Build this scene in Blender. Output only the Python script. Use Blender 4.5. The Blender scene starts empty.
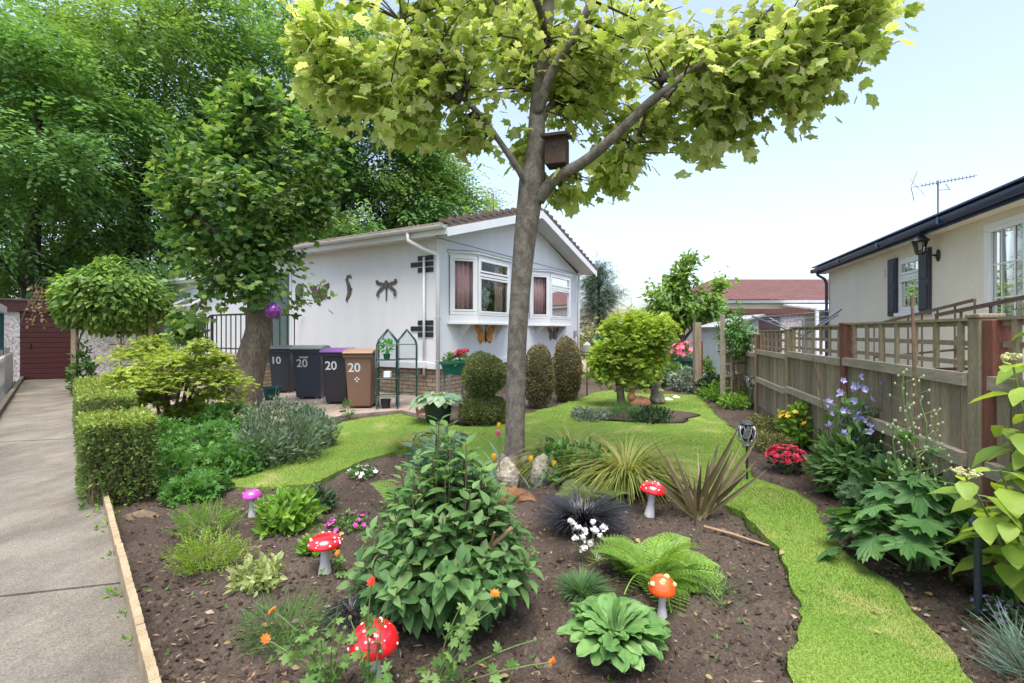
import bpy, math, random
import numpy as np
from mathutils import Vector, Matrix

random.seed(7)
rng = np.random.default_rng(7)
C = bpy.context.scene.collection
scene = bpy.context.scene
R = math.radians

# ------------------------------------------------------------------ camera, light, exposure
FPX, HOR, EYE = 483.0, 332.0, 1.4
cam_d = bpy.data.cameras.new('camera')
cam = bpy.data.objects.new('camera', cam_d)
C.objects.link(cam)
cam.location = (0, 0, EYE)
cam.rotation_euler = (R(90), 0, 0)
cam_d.sensor_width = 36.0
cam_d.lens = FPX / 1024 * 36
cam_d.shift_y = (HOR - 341.5) / 1024
cam_d.clip_start = 0.05
cam_d.clip_end = 2000
scene.camera = cam

SUN_EL, SUN_AZ = 74.0, 178.0          # azimuth measured from +Y towards +X
world = bpy.data.worlds.new('World')
scene.world = world
world.use_nodes = True
wn, wl = world.node_tree.nodes, world.node_tree.links
bg = wn['Background']
sky = wn.new('ShaderNodeTexSky')
sky.sky_type = 'NISHITA'
sky.sun_disc = False
sky.sun_elevation = R(SUN_EL)
sky.sun_rotation = R(SUN_AZ)
sky.air_density = 1.0
sky.dust_density = 3.0
sky.ozone_density = 1.0
hsv = wn.new('ShaderNodeHueSaturation')
hsv.inputs['Saturation'].default_value = 0.8
wl.new(sky.outputs[0], hsv.inputs['Color'])
wl.new(hsv.outputs[0], bg.inputs['Color'])
bg.inputs['Strength'].default_value = 0.096

sd = bpy.data.lights.new('sun', 'SUN')
sun = bpy.data.objects.new('sun', sd)
C.objects.link(sun)
sd.energy = 1.45
sd.angle = R(42)
sd.color = (1.0, 0.95, 0.87)
d = Vector((math.sin(R(SUN_AZ)) * math.cos(R(SUN_EL)), math.cos(R(SUN_AZ)) * math.cos(R(SUN_EL)), math.sin(R(SUN_EL))))
sun.rotation_euler = d.to_track_quat('Z', 'Y').to_euler()
sun.location = (0, 0, 30)

vs = scene.view_settings
vs.view_transform = 'Standard'
vs.look = 'None'
vs.gamma = 1.0
vs.use_curve_mapping = False
vs.exposure = 2.02
scene.cycles.max_bounces = 8
scene.cycles.diffuse_bounces = 3
scene.cycles.glossy_bounces = 3
scene.cycles.transmission_bounces = 5
scene.cycles.transparent_max_bounces = 12
scene.cycles.use_denoising = True

# ------------------------------------------------------------------ helpers: places
def G(x, y, z=0.0):
    Y = (EYE - z) * FPX / (y - HOR)
    return np.array([(x - 512) / FPX * Y, Y, z])
def P(x, y, Y):
    return np.array([(x - 512) / FPX * Y, Y, EYE - (y - HOR) / FPX * Y])

# ------------------------------------------------------------------ helpers: value noise
NTAB = np.random.default_rng(3).random((64, 64, 64)).astype(np.float32)
def vnoise(p, s=1.0):
    p = np.asarray(p, float) * s
    i = np.floor(p).astype(int)
    f = p - i
    f = f * f * (3 - 2 * f)
    i0 = i & 63
    i1 = (i + 1) & 63
    def t(a, b, c): return NTAB[a, b, c]
    x, y, z = f[..., 0], f[..., 1], f[..., 2]
    c00 = t(i0[..., 0], i0[..., 1], i0[..., 2]) * (1 - x) + t(i1[..., 0], i0[..., 1], i0[..., 2]) * x
    c10 = t(i0[..., 0], i1[..., 1], i0[..., 2]) * (1 - x) + t(i1[..., 0], i1[..., 1], i0[..., 2]) * x
    c01 = t(i0[..., 0], i0[..., 1], i1[..., 2]) * (1 - x) + t(i1[..., 0], i0[..., 1], i1[..., 2]) * x
    c11 = t(i0[..., 0], i1[..., 1], i1[..., 2]) * (1 - x) + t(i1[..., 0], i1[..., 1], i1[..., 2]) * x
    c0 = c00 * (1 - y) + c10 * y
    c1 = c01 * (1 - y) + c11 * y
    return (c0 * (1 - z) + c1 * z) * 2 - 1

def inpoly(px, py, poly):
    poly = np.asarray(poly)
    r = np.zeros(len(px), bool)
    j = len(poly) - 1
    for i in range(len(poly)):
        xi, yi = poly[i][0], poly[i][1]
        xj, yj = poly[j][0], poly[j][1]
        c = ((yi > py) != (yj > py)) & (px < (xj - xi) * (py - yi) / (yj - yi + 1e-12) + xi)
        r ^= c
        j = i
    return r

def nrm(a):
    a = np.asarray(a, float)
    return a / (np.linalg.norm(a, axis=-1, keepdims=True) + 1e-9)

def smooth_path(pts, rad, k=4):
    """Catmull-Rom through the points."""
    pts = np.asarray(pts, float); rad = np.asarray(rad, float)
    n = len(pts)
    op, orr = [], []
    for i in range(n - 1):
        p0 = pts[max(i - 1, 0)]; p1 = pts[i]; p2 = pts[i + 1]; p3 = pts[min(i + 2, n - 1)]
        for q in range(k):
            t = q / k
            op.append(0.5 * ((2 * p1) + (-p0 + p2) * t + (2 * p0 - 5 * p1 + 4 * p2 - p3) * t * t + (-p0 + 3 * p1 - 3 * p2 + p3) * t ** 3))
            orr.append(rad[i] * (1 - t) + rad[i + 1] * t)
    op.append(pts[-1]); orr.append(rad[-1])
    return np.array(op), np.array(orr)

# ------------------------------------------------------------------ helpers: mesh builder
class MB:
    def __init__(self):
        self.V, self.F, self.n = [], [], 0
    def add(self, V, F, mi=0):
        V = np.asarray(V, float).reshape(-1, 3)
        if isinstance(F, np.ndarray) and F.ndim == 2:
            if len(F): self.F.append((F + self.n, mi))
        else:
            by = {}
            for f in F: by.setdefault(len(f), []).append(f)
            for fs in by.values(): self.F.append((np.array(fs) + self.n, mi))
        self.V.append(V)
        self.n += len(V)
        return self
    def box(self, c, s, rz=0.0, mi=0, M3=None):
        s = np.asarray(s, float) / 2
        v = np.array([[x, y, z] for x in (-1, 1) for y in (-1, 1) for z in (-1, 1)], float) * s
        if rz:
            m = np.array(Matrix.Rotation(rz, 3, 'Z')); v = v @ m.T
        if M3 is not None: v = v @ np.asarray(M3).T
        f = np.array([[0, 1, 3, 2], [4, 6, 7, 5], [0, 4, 5, 1], [2, 3, 7, 6], [0, 2, 6, 4], [1, 5, 7, 3]])
        return self.add(v + np.asarray(c, float), f, mi)
    def bb(self, lo, hi, mi=0):
        lo = np.asarray(lo, float); hi = np.asarray(hi, float)
        return self.box((lo + hi) / 2, np.abs(hi - lo), mi=mi)
    def bar(self, a, b, w, h=None, mi=0, up=(0, 0, 1)):
        a = np.asarray(a, float); b = np.asarray(b, float); h = h or w
        y = b - a; L = np.linalg.norm(y); y = y / L
        x = np.cross(y, np.asarray(up, float))
        if np.linalg.norm(x) < 1e-4: x = np.array([1.0, 0, 0])
        x = x / np.linalg.norm(x); z = np.cross(x, y)
        return self.box((a + b) / 2, (w, L, h), mi=mi, M3=np.stack([x, y, z], 1))
    def tube(self, pts, r, n=8, mi=0, cap=True):
        pts = np.asarray(pts, float)
        k = len(pts)
        r = np.full(k, r, float) if np.isscalar(r) else np.asarray(r, float)
        t = np.gradient(pts, axis=0); t = nrm(t)
        ref = np.array([0.0, 0, 1]) if abs(t[0][2]) < 0.9 else np.array([1.0, 0, 0])
        x = np.cross(t[0], ref); x /= np.linalg.norm(x)
        rings = []
        a = np.linspace(0, 2 * np.pi, n, endpoint=False)
        for i in range(k):
            x = x - t[i] * np.dot(x, t[i]); x /= np.linalg.norm(x) + 1e-9
            y = np.cross(t[i], x)
            rings.append(pts[i] + r[i] * (np.cos(a)[:, None] * x + np.sin(a)[:, None] * y))
        V = np.concatenate(rings)
        i = np.arange(k - 1)[:, None] * n; j = np.arange(n)[None]; j2 = (j + 1) % n
        F = np.stack([i + j, i + j2, i + n + j2, i + n + j], -1).reshape(-1, 4)
        self.add(V, F, mi)
        if cap and n > 3:
            b = self.n - len(V)
            self.F.append((np.array([list(range(n))[::-1]]) + b, mi))
            self.F.append((np.array([[n * (k - 1) + q for q in range(n)]]) + b, mi))
        return self
    def lathe(self, prof, n=16, c=(0, 0, 0), mi=0, sx=1.0, sy=1.0):
        a = np.linspace(0, 2 * np.pi, n, endpoint=False)
        V = []
        for r_, z in prof:
            V.append(np.stack([np.cos(a) * r_ * sx, np.sin(a) * r_ * sy, np.full(n, z)], 1))
        k = len(prof)
        V = np.concatenate(V) + np.asarray(c, float)
        i = np.arange(k - 1)[:, None] * n; j = np.arange(n)[None]; j2 = (j + 1) % n
        F = np.stack([i + j, i + j2, i + n + j2, i + n + j], -1).reshape(-1, 4)
        return self.add(V, F, mi)
    def prism(self, poly, z0, z1, mi=0, axis='z'):
        n = len(poly); p = np.asarray(poly, float)
        V = np.concatenate([np.c_[p, np.full(n, z0)], np.c_[p, np.full(n, z1)]])
        if axis == 'y': V = V[:, [0, 2, 1]]
        if axis == 'x': V = V[:, [2, 0, 1]]
        F = [list(range(n))[::-1], [n + q for q in range(n)]] + [[q, (q + 1) % n, n + (q + 1) % n, n + q] for q in range(n)]
        return self.add(V, F, mi)
    def blob(self, c, r, seg=16, rings=10, amp=0.0, fs=3.0, mi=0, zmin=None):
        th = np.linspace(0, np.pi, rings + 1); a = np.linspace(0, 2 * np.pi, seg, endpoint=False)
        V = np.array([[math.sin(t) * math.cos(q), math.sin(t) * math.sin(q), math.cos(t)] for t in th for q in a])
        if amp:
            V = V * (1 + amp * vnoise(V + np.asarray(c) * 3.1 + 20, fs))[:, None]
        V = V * np.asarray(r, float)
        if zmin is not None: V[:, 2] = np.maximum(V[:, 2], zmin)
        i = np.arange(rings)[:, None] * seg; j = np.arange(seg)[None]; j2 = (j + 1) % seg
        F = np.stack([i + j, i + seg + j, i + seg + j2, i + j2], -1).reshape(-1, 4)
        return self.add(V + np.asarray(c, float), F, mi)
    def leaves(self, T, pos, dirs, ups, scale, mi=0, wid=None):
        tv, tf = T
        pos = np.asarray(pos, float); m = len(pos)
        if m == 0: return self
        y = nrm(np.broadcast_to(dirs, (m, 3)))
        x = nrm(np.cross(y, np.broadcast_to(ups, (m, 3)) + 1e-4))
        z = np.cross(x, y)
        s = np.broadcast_to(np.asarray(scale, float), (m,))[:, None, None]
        w = 1.0 if wid is None else np.broadcast_to(np.asarray(wid, float), (m,))[:, None, None]
        V = pos[:, None] + s * (w * tv[None, :, 0:1] * x[:, None] + tv[None, :, 1:2] * y[:, None] + tv[None, :, 2:3] * z[:, None])
        F = (tf[None] + (np.arange(m) * len(tv))[:, None, None]).reshape(-1, tf.shape[1])
        return self.add(V.reshape(-1, 3), F, mi)
    def mesh(self, name, mats, smooth=False):
        me = bpy.data.meshes.new(name)
        V = np.concatenate(self.V).astype(np.float32)
        lt = np.concatenate([np.full(len(f), f.shape[1]) for f, _ in self.F]).astype(np.int32)
        li = np.concatenate([f.ravel() for f, _ in self.F]).astype(np.int32)
        mi = np.concatenate([np.full(len(f), m) for f, m in self.F]).astype(np.int32)
        me.vertices.add(len(V)); me.vertices.foreach_set('co', V.ravel())
        me.loops.add(len(li)); me.loops.foreach_set('vertex_index', li)
        me.polygons.add(len(lt))
        st = np.concatenate([[0], np.cumsum(lt)[:-1]]).astype(np.int32)
        me.polygons.foreach_set('loop_start', st)
        me.polygons.foreach_set('loop_total', lt)
        me.polygons.foreach_set('material_index', mi)
        me.polygons.foreach_set('use_smooth', np.full(len(lt), bool(smooth)))
        for m in (mats if isinstance(mats, (list, tuple)) else [mats]): me.materials.append(m)
        me.update(calc_edges=True)
        return me
    def build(self, name, mats, parent=None, smooth=False, loc=None, rz=0.0, bevel=0.0):
        o = bpy.data.objects.new(name, self.mesh(name, mats, smooth))
        C.objects.link(o)
        if parent is not None: o.parent = parent
        if loc is not None: o.location = tuple(loc)
        if rz: o.rotation_euler = (0, 0, rz)
        if bevel:
            b = o.modifiers.new('bevel', 'BEVEL'); b.width = bevel; b.segments = 2; b.limit_method = 'ANGLE'
        return o

def tag(o, label, cat, group=None):
    o['label'] = label; o['category'] = cat
    if group: o['group'] = group
    return o
def thing(name, label, cat, loc=(0, 0, 0), rz=0.0, group=None):
    o = bpy.data.objects.new(name, None); C.objects.link(o)
    o.empty_display_size = 0.1
    o.location = tuple(loc); o.rotation_euler = (0, 0, rz)
    return tag(o, label, cat, group)
def structure(o): o['kind'] = 'structure'; return o
def stuff(o): o['kind'] = 'stuff'; return o
def dup(root, loc, rz=None, label=None, scale=None):
    r = root.copy(); C.objects.link(r); r.location = tuple(loc)
    if rz is not None: r.rotation_euler = (0, 0, rz)
    if scale: r.scale = (scale,) * 3
    if label: r['label'] = label
    for ch in list(root.children):
        c = ch.copy(); C.objects.link(c); c.parent = r
        for g in list(ch.children):
            q = g.copy(); C.objects.link(q); q.parent = c
    return r
def text_mesh(txt, size, name, m, parent, loc, rot, extrude=0.0015):
    cu = bpy.data.curves.new(name, 'FONT')
    cu.body = txt; cu.size = size; cu.extrude = extrude; cu.offset = size * 0.012
    cu.align_x = 'CENTER'; cu.align_y = 'CENTER'
    t = bpy.data.objects.new(name + '_curve', cu); C.objects.link(t)
    bpy.context.view_layer.update()
    me = bpy.data.meshes.new_from_object(t.evaluated_get(bpy.context.evaluated_depsgraph_get()))
    bpy.data.objects.remove(t)
    me.materials.clear(); me.materials.append(m)
    o = bpy.data.objects.new(name, me); C.objects.link(o)
    o.parent = parent; o.location = loc; o.rotation_euler = rot
    return o

# ------------------------------------------------------------------ helpers: materials
def _rgb(c): return (c[0], c[1], c[2], 1.0)
def _mix(nt, fac, a, b):
    m = nt.nodes.new('ShaderNodeMix'); m.data_type = 'RGBA'
    for sock, v in ((m.inputs['Factor'], fac), (m.inputs['A'], a), (m.inputs['B'], b)):
        pass
    def put(s, v):
        if hasattr(v, 'is_output'): nt.links.new(v, s)
        elif isinstance(v, (int, float)): s.default_value = v
        else: s.default_value = _rgb(v)
    put(m.inputs[0], fac); put(m.inputs[6], a); put(m.inputs[7], b)
    return m.outputs[2]
def _noise(nt, vec, scale, detail=4.0, rough=0.55):
    n = nt.nodes.new('ShaderNodeTexNoise')
    n.inputs['Scale'].default_value = scale
    n.inputs['Detail'].default_value = detail
    n.inputs['Roughness'].default_value = rough
    nt.links.new(vec, n.inputs['Vector'])
    return n.outputs['Fac']
def _ramp(nt, fac, stops):
    r = nt.nodes.new('ShaderNodeValToRGB')
    el = r.color_ramp.elements
    while len(el) < len(stops): el.new(0.5)
    for e, (p, c) in zip(el, stops):
        e.position = p; e.color = _rgb(c) if not isinstance(c, (int, float)) else (c, c, c, 1)
    nt.links.new(fac, r.inputs[0])
    return r.outputs[0]
def new_mat(name):
    m = bpy.data.materials.new(name); m.use_nodes = True
    nt = m.node_tree
    return m, nt, nt.nodes['Principled BSDF'], nt.nodes['Material Output']
def coords(nt, stretch=(1, 1, 1)):
    tc = nt.nodes.new('ShaderNodeTexCoord')
    mp = nt.nodes.new('ShaderNodeMapping')
    mp.inputs['Scale'].default_value = stretch
    nt.links.new(tc.outputs['Object'], mp.inputs['Vector'])
    return mp.outputs[0]
def bump(nt, bs, h, strength, dist):
    b = nt.nodes.new('ShaderNodeBump')
    b.inputs['Strength'].default_value = strength; b.inputs['Distance'].default_value = dist
    nt.links.new(h, b.inputs['Height']); nt.links.new(b.outputs[0], bs.inputs['Normal'])
def MAT(name, col, col2=None, rough=0.6, scale=4.0, fine=40.0, bmp=0.2, bdist=0.004, metal=0.0, spec=0.4, stretch=(1, 1, 1), fineamt=0.25, coat=0.0, stops=(0.35, 0.65)):
    m, nt, bs, out = new_mat(name)
    col2 = col2 or tuple(c * 0.75 for c in col)
    v = coords(nt, stretch)
    a = _noise(nt, v, scale)
    c = _ramp(nt, a, [(stops[0], col), (stops[1], col2)])
    f = _noise(nt, v, fine, 3.0)
    if fineamt:
        g = _ramp(nt, f, [(0.3, 1 - fineamt), (0.7, 1 + fineamt * 0.6)])
        mm = nt.nodes.new('ShaderNodeMix'); mm.data_type = 'RGBA'; mm.blend_type = 'MULTIPLY'
        mm.inputs[0].default_value = 1.0
        nt.links.new(c, mm.inputs[6]); nt.links.new(g, mm.inputs[7]); c = mm.outputs[2]
    nt.links.new(c, bs.inputs['Base Color'])
    bs.inputs['Roughness'].default_value = rough
    bs.inputs['Metallic'].default_value = metal
    bs.inputs['Specular IOR Level'].default_value = spec
    if coat:
        bs.inputs['Coat Weight'].default_value = coat; bs.inputs['Coat Roughness'].default_value = 0.05
    if bmp: bump(nt, bs, f, bmp, bdist)
    return m
def ISLANDS(m, amt=.35):
    nt = m.node_tree; bs = nt.nodes['Principled BSDF']; src = bs.inputs['Base Color'].links[0].from_socket
    g = nt.nodes.new('ShaderNodeNewGeometry'); r = _ramp(nt, g.outputs['Random Per Island'], [(0, 1 - amt), (1, 1 + amt * .5)])
    mm = nt.nodes.new('ShaderNodeMix'); mm.data_type = 'RGBA'; mm.blend_type = 'MULTIPLY'; mm.inputs[0].default_value = 1.0
    nt.links.new(src, mm.inputs[6]); nt.links.new(r, mm.inputs[7]); nt.links.new(mm.outputs[2], bs.inputs['Base Color'])
def LEAF(name, cols, trans=0.35, rough=0.5, clump=1.2, tcol=None, spec=0.3, cl=0.35, vein=0.0):
    m, nt, bs, out = new_mat(name)
    g = nt.nodes.new('ShaderNodeNewGeometry')
    k = len(cols)
    c = _ramp(nt, g.outputs['Random Per Island'], [(i / max(k - 1, 1), q) for i, q in enumerate(cols)])
    v = coords(nt)
    n = _noise(nt, v, clump, 2.0)
    gg = _ramp(nt, n, [(0.3, 1 - cl), (0.7, 1 + cl * 0.6)])
    mm = nt.nodes.new('ShaderNodeMix'); mm.data_type = 'RGBA'; mm.blend_type = 'MULTIPLY'; mm.inputs[0].default_value = 1.0
    nt.links.new(c, mm.inputs[6]); nt.links.new(gg, mm.inputs[7]); c = mm.outputs[2]
    nt.links.new(c, bs.inputs['Base Color'])
    bs.inputs['Roughness'].default_value = rough
    bs.inputs['Specular IOR Level'].default_value = spec
    if vein: bump(nt, bs, _noise(nt, v, 85, 3.0), vein, .006)
    if trans:
        tr = nt.nodes.new('ShaderNodeBsdfTranslucent')
        t2 = nt.nodes.new('ShaderNodeMix'); t2.data_type = 'RGBA'; t2.blend_type = 'MULTIPLY'; t2.inputs[0].default_value = 1.0
        t2.inputs[7].default_value = _rgb(tcol or (1.7, 1.6, 0.8))
        nt.links.new(c, t2.inputs[6]); nt.links.new(t2.outputs[2], tr.inputs[0])
        mx = nt.nodes.new('ShaderNodeMixShader'); mx.inputs[0].default_value = trans
        nt.links.new(bs.outputs[0], mx.inputs[1]); nt.links.new(tr.outputs[0], mx.inputs[2])
        nt.links.new(mx.outputs[0], out.inputs[0])
    return m
def BRICK(name, c1, c2, mortar, bw, bh, ms=0.012, vert=True, rough=0.8, bd=0.006, off=0.5):
    m, nt, bs, out = new_mat(name)
    v = coords(nt)
    if vert:
        s = nt.nodes.new('ShaderNodeSeparateXYZ'); nt.links.new(v, s.inputs[0])
        ad = nt.nodes.new('ShaderNodeMath'); ad.operation = 'ADD'
        nt.links.new(s.outputs[0], ad.inputs[0]); nt.links.new(s.outputs[1], ad.inputs[1])
        cb = nt.nodes.new('ShaderNodeCombineXYZ'); nt.links.new(ad.outputs[0], cb.inputs[0]); nt.links.new(s.outputs[2], cb.inputs[1])
        v2 = cb.outputs[0]
    else: v2 = v
    b = nt.nodes.new('ShaderNodeTexBrick')
    b.inputs['Scale'].default_value = 1.0
    b.inputs['Brick Width'].default_value = bw; b.inputs['Row Height'].default_value = bh
    b.inputs['Mortar Size'].default_value = ms
    b.inputs['Color1'].default_value = _rgb(c1); b.inputs['Color2'].default_value = _rgb(c2); b.inputs['Mortar'].default_value = _rgb(mortar)
    b.offset = off
    nt.links.new(v2, b.inputs['Vector'])
    n = _noise(nt, v, 14.0)
    g = _ramp(nt, n, [(0.3, 0.7), (0.7, 1.2)])
    mm = nt.nodes.new('ShaderNodeMix'); mm.data_type = 'RGBA'; mm.blend_type = 'MULTIPLY'; mm.inputs[0].default_value = 1.0
    nt.links.new(b.outputs[0], mm.inputs[6]); nt.links.new(g, mm.inputs[7])
    nt.links.new(mm.outputs[2], bs.inputs['Base Color'])
    bs.inputs['Roughness'].default_value = rough
    inv = nt.nodes.new('ShaderNodeMath'); inv.operation = 'SUBTRACT'; inv.inputs[0].default_value = 1.0
    nt.links.new(b.outputs['Fac'], inv.inputs[1])
    bump(nt, bs, inv.outputs[0], 0.7, bd)
    return m
def GLASS(name, tint=(0.9, 0.95, 0.95), amount=0.25):
    m, nt, bs, out = new_mat(name)
    nt.nodes.remove(bs)
    t = nt.nodes.new('ShaderNodeBsdfTransparent'); t.inputs[0].default_value = _rgb(tint)
    g = nt.nodes.new('ShaderNodeBsdfGlossy'); g.inputs['Roughness'].default_value = 0.02
    lw = nt.nodes.new('ShaderNodeLayerWeight'); lw.inputs[0].default_value = amount
    mx = nt.nodes.new('ShaderNodeMixShader')
    nt.links.new(lw.outputs['Fresnel'], mx.inputs[0]); nt.links.new(t.outputs[0], mx.inputs[1]); nt.links.new(g.outputs[0], mx.inputs[2])
    nt.links.new(mx.outputs[0], out.inputs[0])
    return m

# ------------------------------------------------------------------ leaf templates  (x = width, y = length, z = face)
def _T(v, f): return np.array(v, float), np.array(f)
T_DIA = _T([(0, 0, 0), (.24, .45, .05), (0, 1, -.05), (-.24, .45, .05)], [(0, 1, 2), (0, 2, 3)])
T_BLADE = _T([(-.5, 0, 0), (.5, 0, 0), (.12, 1, 0)], [(0, 1, 2)])
def t_ovate(w=.27, droop=.18, fold=.07, wave=0.0):
    ys = [0, .12, .35, .6, .82, 1.0]; ws = [.02, .6, 1.0, .82, .42, .0]
    v, f = [], []
    for i, (y, q) in enumerate(zip(ys, ws)):
        z = -droop * y * y
        v += [(-w * q, y, z + fold * q + wave * (-1) ** i), (0, y, z), (w * q, y, z + fold * q - wave * (-1) ** i)]
    for i in range(5):
        a = 3 * i
        f += [(a, a + 1, a + 4), (a, a + 4, a + 3), (a + 1, a + 2, a + 5), (a + 1, a + 5, a + 4)]
    return _T(v, f)
T_OV = t_ovate()
T_OVN = t_ovate(.17, .25, .05)
T_BIG = t_ovate(.36, .22, .09, .012)
def t_spoon():
    ys = [0, .15, .3, .45, .6, .74, .86, .95, 1.0]; ws = [.05, .06, .09, .15, .20, .23, .21, .14, .03]; zs = [0, .06, .10, .125, .13, .11, .07, .02, -.03]
    v, f = [], []
    for i, (y, w, z) in enumerate(zip(ys, ws, zs)):
        rip = .018 * (-1) ** i * (w / .2)
        v += [(-w, y, z + .02 + rip), (-w * .5, y - .02, z + .045), (0, y, z - .035 * (w / .2)), (w * .5, y - .02, z + .045), (w, y, z + .02 - rip)]
    for i in range(len(ys) - 1):
        for q in range(4): a_ = 5 * i + q; f += [(a_, a_ + 1, a_ + 6), (a_, a_ + 6, a_ + 5)]
    return _T(v, f)
T_SPOON = t_spoon()
def t_lobed(pts, cy=.3, cup=-.22, ridge=.05):
    """pts: (angle from the tip in degrees, radius); mirrored; a fan from the petiole end."""
    right = [(a, r) for a, r in pts]
    full = right + [(-a, r) for a, r in right[::-1] if a not in (0, 180)]
    v = [(0, cy, .02)]
    for i, (a, r) in enumerate(full):
        x = r * math.sin(R(a)); y = cy + r * math.cos(R(a))
        v.append((x, y, cup * r * r + (ridge if i % 2 else 0)))
    k = len(full)
    return _T(v, [(0, 1 + i, 1 + (i + 1) % k) for i in range(k)])
T_MAPLE = t_lobed([(0, .68), (12, .56), (25, .44), (38, .53), (50, .62), (64, .54), (80, .42), (98, .47), (114, .50), (132, .40), (160, .27), (180, .20)])
T_LOBE = t_lobed([(0, .75), (7, .62), (12, .64), (17, .52), (23, .40), (31, .52), (38, .58), (45, .70), (51, .58), (57, .58), (66, .38), (77, .46), (86, .52), (96, .62), (106, .48), (122, .32), (140, .40), (160, .22), (180, .08)], ridge=.03)
T_GERA = t_lobed([(0, .5), (18, .42), (26, .2), (48, .5), (66, .42), (76, .2), (100, .48), (118, .4), (140, .3), (180, .05)], ridge=.03)
def t_spray(n=13, seed=0, ls=.17, width=.32, droop=.25):
    r = np.random.default_rng(seed)
    V, F = [], []
    for i in range(n):
        t = (i + .6) / n
        s = 1 if i % 2 else -1
        y0 = t * .95
        a = s * R(52 - 25 * t) + r.normal(0, .2)
        L = ls * (1.05 - .35 * t) * r.uniform(.8, 1.2)
        off = width * .35 * (1 - t) * s * r.uniform(.3, 1)
        dx, dy = math.sin(a), math.cos(a)
        px, py = off, y0
        z0 = -droop * t * t + r.normal(0, .03)
        w = L * .3
        tz = r.normal(0, .25)
        b = len(V)
        V += [(px, py, z0), (px + dx * L * .5 + dy * w, py + dy * L * .5 - dx * w, z0 + tz * w - .03 * L), (px + dx * L, py + dy * L, z0 - .2 * L), (px + dx * L * .5 - dy * w, py + dy * L * .5 + dx * w, z0 - tz * w - .03 * L)]
        F += [(b, b + 1, b + 2), (b, b + 2, b + 3)]
    return _T(V, F)
T_SPRAY = [t_spray(13, s) for s in range(3)]
T_SPRAYF = [t_spray(26, s + 5, .1, .5, .3) for s in range(2)]
def t_fern(np_=15, arch=.55):
    V, F = [], []
    def rach(t): return np.array([0, t - .12 * t ** 3, .5 * t - arch * 1.25 * t * t])
    for i in range(np_):
        t = .12 + .86 * i / (np_ - 1)
        c = rach(t); L = .30 * math.sin(math.pi * (t * .75 + .17)) * (1 - .35 * t) + .015
        for s in (-1, 1):
            dv = np.array([s * .92, .38, -.12])
            dv /= np.linalg.norm(dv)
            side = np.array([-s * .38, .92, 0])
            m = 5
            for q in range(m):
                u = (q + .3) / m
                p = c + dv * L * u
                w = L * .30 * (1 - u * .75)
                for sg in (-1, 1):
                    b = len(V)
                    V += [tuple(p), tuple(p + dv * L * .28 + side * sg * w * .35), tuple(p + dv * L * .22 + side * sg * w)]
                    F += [(b, b + 1, b + 2) if sg * s > 0 else (b, b + 2, b + 1)]
    for i in range(8):
        a, b_ = rach(i / 8), rach((i + 1) / 8)
        b = len(V); w = .008
        V += [tuple(a + [w, 0, 0]), tuple(a - [w, 0, 0]), tuple(b_ - [w, 0, 0]), tuple(b_ + [w, 0, 0])]
        F += [(b, b + 1, b + 2), (b, b + 2, b + 3)]
    return _T(V, F)
T_FERN = t_fern()
def t_strap(w=.05, bend=.35, n=6, taper=.9):
    V, F = [], []
    for i in range(n + 1):
        t = i / n
        q = w * (0.55 + .9 * t - 1.45 * t ** 2.2) if taper else w
        q = max(q, .002)
        V += [(-q, t - bend * .35 * t ** 3, -bend * t ** 2.3 + .25 * q), (0, t - bend * .35 * t ** 3, -bend * t ** 2.3), (q, t - bend * .35 * t ** 3, -bend * t ** 2.3 + .25 * q)]
    for i in range(n):
        a = 3 * i
        F += [(a, a + 1, a + 4), (a, a + 4, a + 3), (a + 1, a + 2, a + 5), (a + 1, a + 5, a + 4)]
    return _T(V, F)
T_STRAP = t_strap(); T_ARCH = t_strap(.014, .75, 7); T_NEEDLE = t_strap(.02, .2, 3)
def t_flower(n=5, w=.42, cup=.25):
    V, F = [(0, 0, 0)], []
    for i in range(n):
        a = 2 * math.pi * i / n; da = math.pi / n * .95
        b = len(V)
        V += [(math.sin(a - da) * .65, math.cos(a - da) * .65, cup * .6), (math.sin(a) * 1.0, math.cos(a) * 1.0, cup), (math.sin(a + da) * .65, math.cos(a + da) * .65, cup * .6)]
        F += [(0, b, b + 1), (0, b + 1, b + 2)]
    return _T(V, F)
T_FLOWER = t_flower()

def rdir(n): return nrm(rng.normal(size=(n, 3)))
def in_ell(n, c, r, shell=0.6):
    d_ = rdir(n)
    q = (shell + (1 - shell) * rng.random(n)) ** 1.0
    return np.asarray(c) + d_ * q[:, None] * np.asarray(r), d_
def jit(n, s): return rng.normal(0, s, (n, 3))
exec_stage = 'setup done'

# ------------------------------------------------------------------ materials of the setting
m_ground = MAT('ground', (.09, .11, .04), (.12, .09, .06), rough=.95, scale=.6, fine=12, bmp=.4)
m_soil = None
def soil_mat():
    m, nt, bs, out = new_mat('soil')
    v = coords(nt)
    a = _noise(nt, v, 1.3, 3)
    c = _ramp(nt, a, [(.35, (.046, .035, .028)), (.65, (.088, .068, .055))])
    f = _noise(nt, v, 70, 6, .7)
    g = _ramp(nt, f, [(.25, .35), (.5, .95), (.72, 1.7)])
    mm = nt.nodes.new('ShaderNodeMix'); mm.data_type = 'RGBA'; mm.blend_type = 'MULTIPLY'; mm.inputs[0].default_value = 1.0
    nt.links.new(c, mm.inputs[6]); nt.links.new(g, mm.inputs[7])
    vo = nt.nodes.new('ShaderNodeTexVoronoi'); vo.inputs['Scale'].default_value = 45
    nt.links.new(v, vo.inputs['Vector'])
    sp = _ramp(nt, vo.outputs['Color'], [(.86, 0.0), (.93, 1.0)])
    c2 = _mix(nt, sp, mm.outputs[2], (.15, .115, .085))
    nt.links.new(c2, bs.inputs['Base Color']); bs.inputs['Roughness'].default_value = .95; bs.inputs['Specular IOR Level'].default_value = .15
    bump(nt, bs, f, .9, .012)
    return m
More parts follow.
